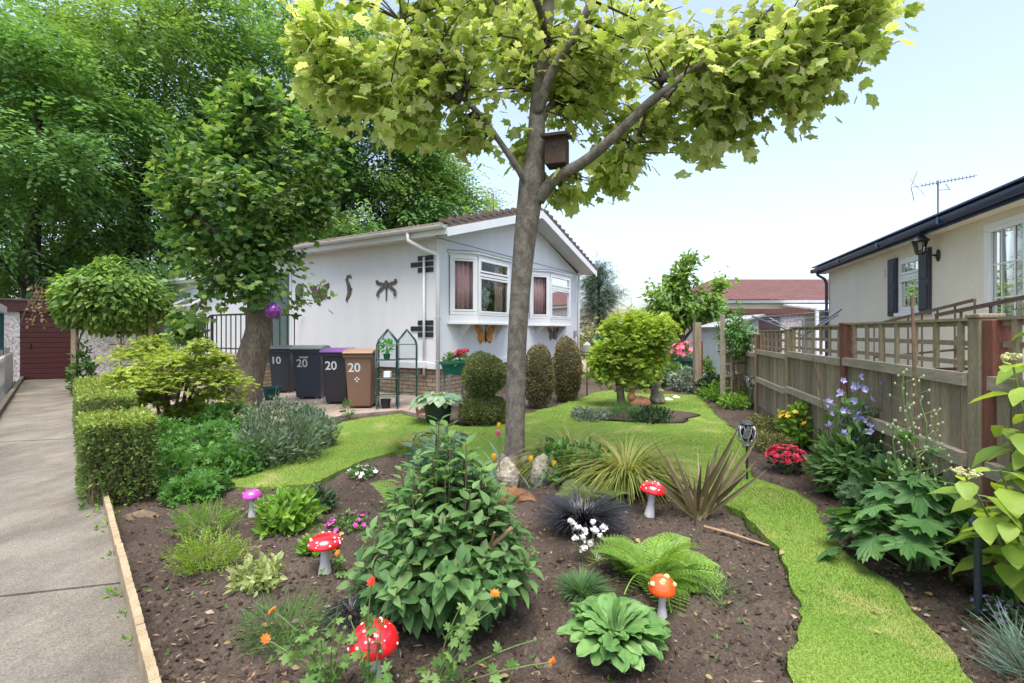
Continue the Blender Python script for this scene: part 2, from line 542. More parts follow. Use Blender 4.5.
m_soil = soil_mat()
m_lawn = MAT('lawn_turf', (.12, .21, .035), (.17, .24, .05), rough=.9, scale=1.5, fine=90, bmp=.8, bdist=.01, fineamt=.45, spec=.1)
m_blade = LEAF('grass_blade', [(.105, .19, .028), (.16, .26, .045), (.26, .32, .085)], trans=.4, clump=1.4, rough=.6, cl=.34)
def _patch(m):
    nt = m.node_tree; bs = nt.nodes['Principled BSDF']; src = bs.inputs['Base Color'].links[0].from_socket
    v = coords(nt); n = _noise(nt, v, 1.9, 4, .6); f = _ramp(nt, n, [(.56, 0.0), (.72, .65)]); c = _mix(nt, f, src, (.33, .30, .12)); nt.links.new(c, bs.inputs['Base Color'])
_patch(m_blade); _patch(m_lawn)
m_conc = None
def conc_mat(name, c1, c2, c3, crack=True):
    m, nt, bs, out = new_mat(name)
    v = coords(nt)
    a = _noise(nt, v, 1.1, 6, .7)
    c = _ramp(nt, a, [(.3, c1), (.5, c2), (.7, c3)])
    s = coords(nt, (1.0, .35, 1))
    b = _noise(nt, s, 3.5, 6, .7)
    g1 = _ramp(nt, b, [(.3, .72), (.62, 1.12)])
    f = _noise(nt, v, 110, 5, .8)
    g2 = _ramp(nt, f, [(.32, .45), (.5, 1.0), (.7, 1.6)])
    for g in (g1, g2):
        mm = nt.nodes.new('ShaderNodeMix'); mm.data_type = 'RGBA'; mm.blend_type = 'MULTIPLY'; mm.inputs[0].default_value = 1.0
        nt.links.new(c, mm.inputs[6]); nt.links.new(g, mm.inputs[7]); c = mm.outputs[2]
    nt.links.new(c, bs.inputs['Base Color']); bs.inputs['Roughness'].default_value = .9; bs.inputs['Specular IOR Level'].default_value = .2
    bump(nt, bs, f, .6, .004)
    return m
m_conc = conc_mat('path_concrete', (.10, .09, .074), (.155, .14, .117), (.205, .188, .16))
m_pave = conc_mat('paving', (.23, .18, .15), (.28, .225, .19), (.31, .25, .21))
m_kerb = conc_mat('kerb_concrete', (.10, .085, .066), (.13, .115, .092), (.165, .148, .12))

# ------------------------------------------------------------------ ground
g = MB(); g.box((0, 60, -.09), (900, 900, .1)); structure(g.build('ground', m_ground))

def xr(Y): return -1.56 - .927 * (Y - 1.93)          # right edge of the path
def xl(Y): return -8.05 - .947 * (Y - 7.6)           # left edge

lawn_px = [(227, 491), (267, 493), (317, 487), (360, 466), (395, 455), (430, 452), (470, 462), (500, 474), (545, 476), (600, 470), (640, 472), (690, 490), (722, 508),
           (746, 520), (766, 543), (783, 566), (795, 595), (800, 620), (795, 649), (787, 690), (775, 760), (1010, 760), (962, 683), (934, 641), (908, 611), (882, 589), (856, 567),
           (819, 528), (817, 513), (797, 499), (775, 490), (752, 481), (744, 465), (747, 447), (728, 427), (720, 421), (701, 400), (696, 397), (670, 396), (647, 396), (613, 392), (596, 394), (580, 400), (560, 407),
           (527, 416), (498, 423), (470, 430), (440, 426), (400, 416), (345, 424), (300, 441), (240, 474)]
lp = np.array([G(x, y)[:2] for x, y in lawn_px])
def refine(poly, step=.05, amp=.026):
    out = []
    n = len(poly)
    for i in range(n):
        a, b = poly[i], poly[(i + 1) % n]
        k = max(1, int(np.linalg.norm(b - a) / step))
        for q in range(k): out.append(a + (b - a) * q / k)
    out = np.array(out)
    for _ in range(3): out = .5 * out + .25 * (np.roll(out, 1, 0) + np.roll(out, -1, 0))
    p3 = np.c_[out, np.zeros(len(out))]
    out[:, 0] += amp * vnoise(p3, 6) + amp * .6 * vnoise(p3 + 9, 17)
    out[:, 1] += amp * vnoise(p3 + 31, 6) + amp * .6 * vnoise(p3 + 51, 17)
    return out
lawn_poly = refine(lp)

def soil_h(x, y):
    p = np.stack([x, y, np.zeros_like(x)], -1)
    return .010 + .022 * vnoise(p, 2.1) + .016 * vnoise(p + 7, 6.3) + .015 * vnoise(p + 17, 17) + .011 * vnoise(p + 3, 38) + .006 * vnoise(p + 5, 80)
nu, ny = 430, 260
uu = np.linspace(-1.35, 1.25, nu); yy = np.exp(np.linspace(math.log(.9), math.log(18), ny))
Yg, Ug = np.meshgrid(yy, uu, indexing='ij'); Xg = Ug * Yg
Zg = soil_h(Xg, Yg)
Zg -= .07 * inpoly(Xg.ravel(), Yg.ravel(), lawn_poly).reshape(Xg.shape)
i = np.arange(ny - 1)[:, None] * nu; j = np.arange(nu - 1)[None]
F = np.stack([i + j, i + j + 1, i + nu + j + 1, i + nu + j], -1).reshape(-1, 4)
sb = MB(); sb.add(np.stack([Xg, Yg, Zg], -1).reshape(-1, 3), F)
structure(sb.build('soil_bed', m_soil, smooth=True))

# crumbs of soil, grit and bark chips
m_crumb = LEAF('soil_crumb', [(.030, .021, .016), (.06, .043, .033), (.105, .078, .06)], trans=0, clump=2, rough=.95, spec=.1)
m_peb = LEAF('pebble', [(.22, .175, .13), (.32, .26, .20), (.16, .13, .105)], trans=0, clump=9, rough=.85, spec=.2)
_oct = np.array([(1, 0, 0), (-1, 0, 0), (0, 1, 0), (0, -1, 0), (0, 0, 1), (0, 0, -1)], float)
_octf = np.array([(0, 2, 4), (2, 1, 4), (1, 3, 4), (3, 0, 4), (2, 0, 5), (1, 2, 5), (3, 1, 5), (0, 3, 5)])
def crumbs(n, smin, smax, name, mat, flat=.7, pw=2.2):
    Y = np.exp(rng.uniform(math.log(1.3), math.log(8.0), n)); X = rng.uniform(-1.2, 1.2, n) * Y
    ok = (X > xr(Y) + .03) & (X < 1.95 + .28 * Y) & ~inpoly(X, Y, lawn_poly)
    X, Y = X[ok], Y[ok]; n = len(X)
    s = smin + (smax - smin) * rng.random(n) ** pw
    V = _oct[None] * (rng.uniform(.55, 1.2, (n, 6, 1))) + rng.normal(0, .15, (n, 6, 3))
    V = V * s[:, None, None] * np.array([1, 1, flat])
    a = rng.uniform(0, 6.28, n); ca, sa = np.cos(a)[:, None], np.sin(a)[:, None]
    V = np.stack([V[..., 0] * ca - V[..., 1] * sa, V[..., 0] * sa + V[..., 1] * ca, V[..., 2]], -1)
    V += np.stack([X, Y, soil_h(X, Y) + s * .15], -1)[:, None]
    m = MB(); m.add(V.reshape(-1, 3), (_octf[None] + 6 * np.arange(n)[:, None, None]).reshape(-1, 3))
    stuff(m.build(name, mat))
crumbs(30000, .003, .020, 'soil_crumbs', m_crumb, pw=2.8)
crumbs(520, .006, .026, 'stone_chips', m_peb, .55, 3.0)
m_chip = LEAF('bark_chip', [(.14, .08, .05), (.24, .15, .09), (.32, .22, .14)], trans=0, clump=9, rough=.9)
n = 2600
Y = np.exp(rng.uniform(math.log(1.3), math.log(8.0), n)); X = rng.uniform(-1.2, 1.2, n) * Y
ok = (X > xr(Y) + .03) & (X < 1.95 + .28 * Y) & ~inpoly(X, Y, lawn_poly); X, Y = X[ok], Y[ok]
m = MB(); m.leaves(T_DIA, np.stack([X, Y, soil_h(X, Y) + .006], -1), np.c_[rng.normal(size=(len(X), 2)), rng.normal(0, .2, len(X))], np.array([0, 0, 1]) + jit(len(X), .3), rng.uniform(.015, .05, len(X)), wid=.5)
stuff(m.build('bark_chips', m_chip))

n = 240
Y = np.exp(rng.uniform(math.log(1.5), math.log(8.0), n)); X = rng.uniform(-.9, 1.0, n) * Y
ok = (X > xr(Y) + .1) & (X < 1.9 + .28 * Y); X, Y = X[ok], Y[ok]; on = inpoly(X, Y, lawn_poly); k_ = ~on | (np.arange(len(Y)) % 3 == 0); X, Y, on = X[k_], Y[k_], on[k_]
m = MB(); m.leaves(T_OV, np.stack([X, Y, np.where(on, .062, soil_h(X, Y) + .012)], -1), np.c_[rng.normal(size=(len(X), 2)), rng.normal(0, .25, len(X))], np.array([0, 0, 1]) + jit(len(X), .35), rng.uniform(.02, .055, len(X)))
stuff(m.build('fallen_leaves', LEAF('fallen_leaf', [(.20, .13, .06), (.30, .22, .09), (.34, .34, .14), (.14, .09, .05)], trans=.15, clump=9, rough=.8)))
n = 420
Y = np.exp(rng.uniform(math.log(1.5), math.log(6.5), n)); X = rng.uniform(-.95, 1.0, n) * Y; k_ = vnoise(np.c_[X, Y, 0 * X], 1.6) > .05
ok = (X > xr(Y) + .1) & (X < 1.9 + .28 * Y) & ~inpoly(X, Y, lawn_poly) & k_; X, Y = X[ok], Y[ok]; m = MB()
for q in range(4): m.leaves(T_OV, np.stack([X, Y, soil_h(X, Y) + .004], -1), np.c_[rng.normal(size=(len(X), 2)), rng.uniform(.3, 1.2, len(X))], np.array([0, 0, 1]) + jit(len(X), .3), rng.uniform(.010, .03, len(X)))
stuff(m.build('weed_seedlings', LEAF('seedling_leaf', [(.07, .16, .04), (.13, .24, .06)], trans=.3)))
lw = MB(); lw.prism(lawn_poly[::-1] if True else lawn_poly, -.03, .045)
structure(lw.build('lawn', m_lawn))
def blades(poly, dens0, name, zb=.045, hmin=.008, hmax=.021):
    lo, hi = poly.min(0), poly.max(0)
    out = []
    for ya, yb, dn in ((1.2, 2.6, 1.0), (2.6, 4.2, .62), (4.2, 6.5, .30), (6.5, 11, .12)):
        ya, yb = max(ya, lo[1]), min(yb, hi[1])
        if yb <= ya: continue
        n = int((hi[0] - lo[0]) * (yb - ya) * dens0 * dn)
        x = rng.uniform(lo[0], hi[0], n); y = rng.uniform(ya, yb, n)
        k = inpoly(x, y, poly) & (np.abs(x) < 1.15 * y)
        out.append(np.stack([x[k], y[k]], 1))
    q = np.concatenate(out); n = len(q)
    # ragged fringe along the cut edge
    e = poly[rng.integers(0, len(poly), 5000)] + rng.normal(0, .019, (5000, 2)); e = e[e[:, 1] < 11]
    q = np.concatenate([q, e]); n = len(q)
    s = rng.uniform(hmin, hmax, n)
    pn = vnoise(np.c_[q, np.zeros(n)], .9)
    s = s * (1 + .35 * pn)
    w = .09 + .045 * q[:, 1]
    m = MB()
    tilt = np.c_[rng.normal(0, .45, (n, 2)), np.ones(n)]
    m.leaves(T_BLADE, np.c_[q, np.full(n, zb - .003)], tilt, np.c_[rng.normal(size=(n, 2)), np.zeros(n)], s, wid=w * .014 / s * 1.2)
    stuff(m.build(name, m_blade))
blades(lawn_poly, 19000, 'lawn_grass')

# path, kerbs, paving
Y0, Y1 = .4, 13.9
pm = MB(); ys_ = [Y0, 2.35, 3.9, 5.9, 8.1, 10.4, Y1]
for k in range(6):
    ya_, yb_ = ys_[k] + (.006 if k else 0), ys_[k + 1] - .006; q_ = .01 * (k % 2); xa_ = lambda Y: xl(Y) - (.9 if Y < 7 else 0)
    pm.prism([(xr(ya_) - .118, ya_ + .25), (xr(yb_) - .118, yb_ + .25 * (k < 5)), (xa_(yb_), yb_ - .25 * (k < 5)), (xa_(ya_), ya_ - .25)], -.05, .052 + .004 * (k % 2))
structure(pm.build('path', m_conc))
km = MB(); e = .085
km.prism([(xr(Y0) - .115, Y0), (xr(Y0), Y0), (xr(Y1), Y1), (xr(Y1) - .115, Y1)], -.05, .045)
structure(km.build('path_edge', m_kerb))
km = MB()
for k in range(14):
    a, b = 5.0 + k * .66, 5.0 + k * .66 + .65
    km.prism([(xl(a) - .10, a), (xl(a) - .004, a), (xl(b) - .004, b), (xl(b) - .10, b)], -.05, .16)
structure(km.build('kerb', m_kerb, bevel=.01))
pv = [G(100, 417), G(160, 414), G(215, 420), G(300, 428), G(345, 418), G(400, 413), G(440, 421), G(452, 412), (-1.2, 9.4, 0), (-1.55, 9.97, 0), (-12.9, 16.7, 0), (-12.6, 14.0, 0), (xr(11) + .3, 11, 0)]
pm = MB(); pm.prism([(p[0], p[1]) for p in pv], -.04, .052)
structure(pm.build('paving', m_pave))
pm = MB(); pm.prism([(2.45, 16.0), (3.3, 13.6), (3.9, 14.2), (3.6, 24), (2.2, 24)], -.04, .05)
structure(pm.build('back_path', m_pave))

# ------------------------------------------------------------------ the white park home
m_white = MAT('white_stucco', (.72, .73, .745), (.67, .68, .695), rough=.8, scale=2.2, fine=120, bmp=.4, bdist=.003, fineamt=.07, stretch=(1.4, 1.4, .25), stops=(.3, .75))
m_upvc = MAT('white_trim', (.72, .73, .735), (.68, .69, .70), rough=.35, scale=2, bmp=0, fineamt=.03)
m_soffit = MAT('white_soffit', (.66, .66, .65), (.60, .60, .58), rough=.5, scale=2, bmp=0, fineamt=.04)
m_glass = GLASS('window_glass', (.90, .93, .94), .12)
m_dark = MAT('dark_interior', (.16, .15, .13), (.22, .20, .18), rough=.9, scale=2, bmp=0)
m_pink = MAT('pink_curtain', (.78, .42, .40), (.82, .52, .50), rough=.85, scale=3, fine=60, bmp=.1)
m_net = MAT('cream_curtain', (.62, .60, .54), (.54, .53, .48), rough=.9, scale=6, bmp=.1)
m_black = MAT('black_iron', (.012, .012, .014), (.02, .02, .022), rough=.45, bmp=.1, spec=.5)
m_grey_tile = MAT('roof_tile_brown', (.17, .12, .10), (.12, .095, .085), rough=.9, scale=7, fine=60, bmp=.5, fineamt=.35)
m_stone = BRICK('stone_cladding', (.36, .27, .17), (.26, .20, .14), (.14, .115, .09), .34, .085, .012)
m_line = MAT('grey_seal', (.33, .34, .35), rough=.8, bmp=0)
m_teal = MAT('grey_green_door', (.10, .15, .14), (.085, .13, .125), rough=.5, bmp=0)

HX = 7.31
home = thing('park_home', 'white park home with shallow gable and two bay windows behind the garden tree', 'house', (-1.553, 10.0, 0), math.atan2(.859, .512))
ZS, ZE, ZR = .70, 3.38, 4.84
HL = 13.2
bays = [(.40, .90, 2.25, 2.75), (3.95, 4.45, 5.85, 6.35)]
BZ0, BZ1 = 1.77, 3.05
w = MB()
T = .12
# gable wall in pieces round the bay openings
xs = [0.0]
for A, B, Cc, D in bays: xs += [A, D]
xs.append(HX)
for a, b in ((xs[0], xs[1]), (xs[2], xs[3]), (xs[4], xs[5])): w.bb((a, 0, ZS), (b, T, ZE))
for A, B, Cc, D in bays:
    w.bb((A, 0, ZS), (D, T, BZ0)); w.bb((A, 0, BZ1), (D, T, ZE))
w.prism([(0, ZE), (HX, ZE), (HX / 2, ZR - .28)], 0, T, axis='y')
w.bb((T, 7.4, ZS), (HX - T, 7.4 + T, ZE)); w.prism([(0, ZE), (HX, ZE), (HX / 2, ZR - .28)], 7.4, 7.4 + T, axis='y')
w.bb((0, T, ZS), (T, 7.4, ZE)); w.bb((HX - T, T, ZS), (HX, 7.4, ZE)); w.bb((HX - T, 7.4 + T, ZS), (HX, HL, 2.9)); w.bb((T, HL - T, ZS), (HX - T, HL, 2.9)); w.bb((0, 7.4, ZS), (T, 7.4 + T, ZE))
w.bb((.0, 7.4 + T, ZS), (T, HL, 2.9))
w.build('wall', m_white, home)
b = MB(); b.bb((.03, .03, -.03), (HX - .03, HL - .03, ZS - .03)); b.build('brick_skirt', m_stone, home)
b = MB(); b.bb((-.035, -.035, ZS - .07), (HX + .035, T, ZS + .05)); b.bb((-.035, T, ZS - .07), (T, HL, ZS + .05)); b.build('base_trim', m_upvc, home)
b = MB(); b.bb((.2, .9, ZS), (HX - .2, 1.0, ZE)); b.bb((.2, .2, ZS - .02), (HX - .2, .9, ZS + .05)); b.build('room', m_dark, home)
b = MB(); b.bb((.02, -.010, 3.345), (HX - .02, -.002, 3.362)); b.build('gable_trim', [m_line], home)
# roof
ov, fo = .36, .55
zr, ze = ZR - .12, ZE + .15
RL = 7.75
rf = MB()
for s in (0, 1):
    a = (-ov, ze); r_ = (HX / 2, zr)
    if s: a = (HX + ov, ze)
    p = [a, r_, (r_[0], r_[1] - .09), (a[0], a[1] - .09)]
    rf.prism(p if not s else p[::-1], -fo, RL, axis='y')
# tile courses along the eave and verge
for s in (0, 1):
    for k in range(28):
        y0 = -fo + k * .29
        x0, x1 = (-ov, HX / 2) if s == 0 else (HX + ov, HX / 2)
        rf.tube([(x0, y0 + .08, ze - .015), (x1, y0 + .08, zr - .015)], .035, 6)
    for k in range(15):
        t0 = k / 15; xx = x0 + (x1 - x0) * t0; zz = ze + (zr - ze) * t0
        rf.box((xx, -fo + .03, zz + .03), (.30, .08, .07))
rf.build('roof', m_grey_tile, home)
bb_ = MB()
for s in (0, 1):
    a = (-ov + .01, ze - .09); r_ = (HX / 2, zr - .09)
    if s: a = (HX + ov - .01, ze - .09)
    p = [a, r_, (r_[0], r_[1] - .20), (a[0], a[1] - .17)]
    bb_.prism(p if not s else p[::-1], -fo - .03, -fo, axis='y')
bb_.build('bargeboard', m_upvc, home)
sf = MB()
for s in (0, 1):
    a = (-ov + .02, ze - .15); r_ = (HX / 2, zr - .15)
    if s: a = (HX + ov - .02, ze - .15)
    p = [a, r_, (r_[0], r_[1] - .03), (a[0], a[1] - .03)]
    sf.prism(p if not s else p[::-1], -fo + .004, -.003, axis='y')
sf.bb((-ov + .01, .003, ze - .19), (-.003, 7.6, ze - .15)); sf.bb((HX + .003, .003, ze - .19), (HX + ov - .01, RL, ze - .15))
sf.build('soffit', m_soffit, home)
gt = MB()
gt.bb((-ov - .005, -fo, ze - .22), (-ov + .01, 7.6, ze - .03))
a = np.linspace(math.pi, 2 * math.pi, 8)
pr = [(-ov - .06 + .06 * math.cos(q), ze - .04 + .07 * math.sin(q)) for q in a]
gt.prism(pr, -fo + .02, 7.6, axis='y')
gt.prism([(HX + ov + .06 + .06 * math.cos(q), ze - .04 + .07 * math.sin(q)) for q in a], -fo + .02, RL, axis='y')
gt.build('gutter', m_soffit, home)
dp = MB()
dp.tube([(-ov - .05, .42, ze - .10), (-ov - .05, .42, ze - .26), (-.22, .16, ze - .44), (-.07, -.07, ze - .54), (-.06, -.075, ze - .68), (-.06, -.075, .06)], .042, 10)
dp.tube([(-.06, .30, ze - .56), (-.06, .30, .5)], .028, 8)
for z in (2.6, 1.7, .8): dp.box((-.04, -.06, z), (.11, .09, .035))
dp.build('downpipe', m_upvc, home, smooth=True)
dp = MB(); dp.tube([(HX + .06, -.03, ze - .2), (HX + .06, -.03, .05)], .042, 10); dp.build('downpipe', m_upvc, home, smooth=True)
# extension: lower, flat roofed far part of the wall
ex = MB(); ex.bb((-.30, 7.76, 2.902), (.3, HL + .2, 2.969)); ex.bb((-.34, 7.76, 2.97), (HX + .1, HL + .3, 3.04)); ex.build('extension_eave', m_soffit, home)

def window_face(parent, p0, p1, z0, z1, vbars=(), hbars=(), fr=.07, dep=.07, name='window', sash=(), glass=None, mframe=None):
    """a frame between two plan points, glass in it; vbars / hbars are fractions; sash = (v0,v1,h0,h1) opened frames drawn thicker"""
    mframe = mframe or m_upvc
    p0 = np.array([*p0, 0.0]); p1 = np.array([*p1, 0.0]); u = p1 - p0; L = np.linalg.norm(u); u /= L
    nv = np.array([u[1], -u[0], 0.0])
    fm = MB()
    def seg(a, b, c, d_, w_, h_):  # in (along, z)
        pa = p0 + u * a + np.array([0, 0, b]); pb = p0 + u * c + np.array([0, 0, d_])
        fm.bar(pa, pb, w_, h_, up=nv)
    H = z1 - z0
    M3 = np.stack([u, nv, [0, 0, 1]], 1)
    def rect(a0, a1, b0, b1, dd=dep, off=0.0):
        c = p0 + u * (a0 + a1) / 2 + np.array([0, 0, (b0 + b1) / 2]) + nv * off
        fm.box(c, (a1 - a0, dd, b1 - b0), M3=M3)
    rect(0, L, z0, z0 + fr); rect(0, L, z1 - fr, z1); rect(0, fr, z0 + fr, z1 - fr); rect(L - fr, L, z0 + fr, z1 - fr)
    for v_ in vbars: rect(L * v_ - fr * .42, L * v_ + fr * .42, z0 + fr, z1 - fr, dep * .92)
    for h_ in hbars: rect(fr, L - fr, z0 + H * h_ - fr * .45, z0 + H * h_ + fr * .45, dep * .86)
    for (a0, a1, b0, b1) in sash:
        x0, x1, y0, y1 = L * a0, L * a1, z0 + H * b0, z0 + H * b1; q = fr * .6
        for r4 in ((x0, x1, y0, y0 + q), (x0, x1, y1 - q, y1), (x0, x0 + q, y0 + q, y1 - q), (x1 - q, x1, y0 + q, y1 - q)): rect(*r4, dd=dep * .5, off=dep * .32)
    fo_ = fm.build(name, mframe, parent, bevel=.006)
    gl = MB()
    c = p0 + u * L / 2 + np.array([0, 0, (z0 + z1) / 2])
    gl.box(c, (L - fr, .008, H - fr), M3=M3)
    gl.build('pane', glass or m_glass, fo_)
    return fo_
def curtain(parent, p0, p1, z0, z1, waves, amp, mat, name='curtain'):
    p0 = np.array(p0, float); p1 = np.array(p1, float); u = p1 - p0; L = np.linalg.norm(u); u /= L
    nv = np.array([u[1], -u[0]])
    n = waves * 8
    ln = [p0 + u * L * i / n + nv * amp * math.sin(i / 8 * 2 * math.pi) * (1 + .3 * math.sin(i * .7)) for i in range(n + 1)]
    V = [(q[0], q[1], z) for z in (z0, z1) for q in ln]
    k = n + 1
    m = MB(); m.add(V, [(i, i + 1, k + i + 1, k + i) for i in range(n)])
    o = m.build(name, mat, parent, smooth=True)
    s = o.modifiers.new('thickness', 'SOLIDIFY'); s.thickness = .006
    return o
for bi, (A, B, Cc, D) in enumerate(bays):
    q = .38
    window_face(home, (A, -.02), (B, -q), BZ0, BZ1, sash=[(.1, .9, .06, .94)])
    window_face(home, (B + .02, -q), (Cc - .02, -q), BZ0, BZ1, hbars=(.70,), vbars=(), sash=[(.04, .96, .04, .66), (.04, .96, .74, .96)])
    window_face(home, (Cc, -q), (D, -.02), BZ0, BZ1, sash=[(.1, .9, .06, .94)])
    s = MB()
    def off(o_): return [(A - o_, .0), (A - o_, -.03), (B - o_ * .6, -q - o_), (Cc + o_ * .6, -q - o_), (D + o_, -.03), (D + o_, .0)]
    s.prism(off(.03), BZ0 - .16, BZ0 - .002); s.prism(off(.07), BZ0 - .20, BZ0 - .162)
    s.build('bay_base', m_upvc, home)
    s = MB(); s.prism(off(.03), BZ1 + .002, BZ1 + .05); s.prism(off(.07), BZ1 + .05, BZ1 + .09); s.build('bay_head', m_white, home)
    s = MB(); s.prism(off(.08), BZ1 + .091, BZ1 + .11); s.build('bay_flashing', m_line, home)
    for bx in (B - .06, Cc + .02):
        s = MB(); s.prism([(0, BZ0 - .2), (-.26, BZ0 - .2), (-.2, BZ0 - .27), (-.07, BZ0 - .42), (0, BZ0 - .56)], bx - .03, bx + .03, axis='x')
        s.build('bracket', m_upvc, home)
    curtain(home, (A + .1, .02), (B + .02, -q + .14), BZ0 + .03, BZ1 - .02, 4, .03, m_pink)
    curtain(home, (Cc - .42, -q + .16), (Cc - .1, -q + .12), BZ0 + .03, BZ1 - .02, 4, .03, m_pink)
    curtain(home, (D - .35, .0), (D - .1, .06), BZ0 + .03, BZ1 - .02, 3, .03, m_pink)
    s = MB(); s.lathe([(.0, BZ0), (.07, BZ0), (.1, BZ0 + .12), (.06, BZ0 + .2), (.03, BZ0 + .22)], 12, (B + .5, -.18, 0)); s.blob((B + .5, -.18, BZ0 + .42), (.22, .16, .24), 12, 8, .35, 4)
    s.build('sill_ornament', MAT('ornament_%d' % bi, (.32, .34, .30), (.12, .16, .10), rough=.6, scale=14, stops=(.45, .55)), home, smooth=True)
# quoins, black brick slips at the corner
for zc in (2.83, 1.47):
    qm = MB()
    for k, (y0, ln) in enumerate(((.09, .42), (.09, .62), (.09, .42))):
        z = zc + (1 - k) * .125
        qm.bb((-.022, y0, z - .05), (-.002, y0 + ln, z + .05))
    qm.build('quoin_slips', m_black, home, bevel=.006)
# door and side window in the long wall
dr = MB(); dr.bb((-.03, 4.80, .93), (.0 - .002, 4.86, 3.0)); dr.bb((-.03, 5.72, .93), (-.002, 5.78, 3.0)); dr.bb((-.03, 4.86, 2.94), (-.002, 5.72, 3.0))
dof = dr.build('door_frame', m_upvc, home)
dr = MB(); dr.bb((-.02, 4.862, .93), (-.002, 5.718, 2.938)); dr.bb((-.028, 4.95, 1.05), (-.02, 5.63, 1.85)); dr.bb((-.028, 4.95, 1.95), (-.02, 5.63, 2.8)); do = dr.build('door', m_teal, home)
dr = MB(); dr.tube([(-.05, 4.93, 1.95), (-.05, 5.03, 1.95)], .012, 6); dr.build('handle', m_upvc, do)
window_face(home, (-.03, 9.9), (-.03, 8.7), 1.25, 2.45, hbars=(.66,), vbars=(.5,), sash=[(.04, .48, .05, .62), (.52, .96, .05, .62)])
vt = MB(); c0 = np.array([-.09, 9.3, 2.43])
for a_, b_ in (((-.02, -.55, 0), (-.02, .55, 0)), ((-.5, -.55, -.26), (-.5, .55, -.26)), ((-.02, -.55, 0), (-.5, -.55, -.26)), ((-.02, .55, 0), (-.5, .55, -.26))):
    vt.bar(c0 + a_, c0 + b_, .07, .05)
vo = vt.build('open_vent', m_upvc, home)
vt = MB(); vt.add([c0 + (-.02, -.52, 0), c0 + (-.02, .52, 0), c0 + (-.5, .52, -.26), c0 + (-.5, -.52, -.26)], [(0, 1, 2, 3)]); vt.build('pane', m_glass, vo)
# outside meter box by the trim
b = MB(); b.bb((7.0, -.06, 1.25), (7.16, -.002, 1.45)); b.build('meter_box', m_line, home, bevel=.01)

def house_pt(ref, p):   # local -> world for things hung on a house
    a = ref.rotation_euler[2]; c, s = math.cos(a), math.sin(a)
    return np.array([ref.location[0] + c * p[0] - s * p[1], ref.location[1] + s * p[0] + c * p[1], p[2] if len(p) > 2 else 0])
RZH = home.rotation_euler[2]

# entrance steps with stone side walls and black railing
st = thing('entrance_steps', 'stone clad entrance steps with black railing behind the leaning tree', 'steps', house_pt(home, (0, 5.3, 0)), RZH)
s = MB(); s.bb((-1.25, -.95, 0), (-.04, .95, .80)); s.bb((-1.25, .95, 0), (-1.1, 3.4, .42)); s.build('stone_wall', m_stone, st)
s = MB(); s.bb((-1.30, -1.0, .80), (-.04, .97, .87)); 
s.build('landing', m_pave, st, bevel=.01)
for k in range(4):
    s = MB(); s.bb((-1.09, .97 + k * .33, 0), (-.04, .97 + (k + 1) * .33, .80 - (k + 1) * .17)); s.build('step', m_pave, st)
s = MB()
for xx in (-1.22,):
    s.bar((xx, -.95, 1.82), (xx, .95, 1.82), .04, .04); s.bar((xx, -.95, 1.0), (xx, .95, 1.0), .03, .03)
    s.bar((xx, .95, 1.82), (xx, 3.3, 1.05), .04, .04); s.bar((xx, .95, 1.02), (xx, 3.3, .40), .03, .03)
    for k in range(10): s.bar((xx, -.95 + k * .211, .87), (xx, -.95 + k * .211, 1.82), .02 if k not in (0, 9) else .05)
    for k in range(1, 12):
        y = .95 + k * 2.35 / 11; s.bar((xx, y, .42 - .0 * k), (xx, y, 1.82 - .77 * k / 11), .02 if k != 11 else .05)
s.bar((-1.22, -.95, 1.82), (-.05, -.95, 1.82), .04, .04)
for k in range(1, 6): s.bar((-1.22 + k * .195, -.95, .87), (-1.22 + k * .195, -.95, 1.82), .02)
s.build('railing', m_black, st)

# ------------------------------------------------------------------ the cream house on the right
m_cream = MAT('cream_roughcast', (.72, .67, .56), (.66, .61, .51), rough=.9, scale=1.2, fine=45, bmp=.7, bdist=.012, fineamt=.10)
m_navy = MAT('navy_trim', (.016, .032, .095), (.02, .036, .10), rough=.35, bmp=0, spec=.5)
m_shut = MAT('shutter_grey', (.035, .042, .055), (.03, .035, .048), rough=.6, bmp=0)
RH = thing('cream_bungalow', 'cream roughcast bungalow with dark blue gutter behind the right fence', 'house', (7.54, 11.5, 0), math.atan2(-.955, -.296))
L2 = 10.6
w = MB()
def wall_with_holes(mb, x0, x1, z0, z1, holes, t=.15):
    hs = sorted(holes); x = x0
    for (a, b, c, d_) in hs:
        mb.bb((x, 0, z0), (a, t, z1)); mb.bb((a, 0, z0), (b, t, c)); mb.bb((a, 0, d_), (b, t, z1)); x = b
    mb.bb((x, 0, z0), (x1, t, z1))
wall_with_holes(w, 0, L2, 0, 2.88, [(3.56, 4.29, 1.72, 2.60), (5.80, 7.45, .62, 2.72)])
w.bb((0, .15, 0), (.15, 6, 2.88)); w.bb((L2 - .15, .15, 0), (L2, 6, 2.88)); w.bb((0, 5.85, 0), (L2, 6, 2.88))
w.build('wall', m_cream, RH)
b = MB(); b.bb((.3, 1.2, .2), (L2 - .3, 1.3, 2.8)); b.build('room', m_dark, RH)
b = MB(); b.prism([(-.17, 2.885), (-.17, 2.965), (3.0, 3.22), (6.4, 2.97), (6.4, 2.885)], -.22, L2 + .3, axis='x'); ro = b.build('roof', m_navy, RH)
b = MB()
b.bb((-.22, -.185, 2.80), (L2 + .3, -.172, 2.945))
b.prism([(-.245 + .06 * math.cos(q), 2.915 + .08 * math.sin(q)) for q in a], -.26, L2 + .3, axis='x')
for k in range(6): b.bb((-.3 + k * 1.9, -.309, 2.835), (-.25 + k * 1.9, -.19, 2.925))
for k in range(55): b.box((-.2 + k * .2, -.22, 2.965 + .008), (.19, .14, .022))
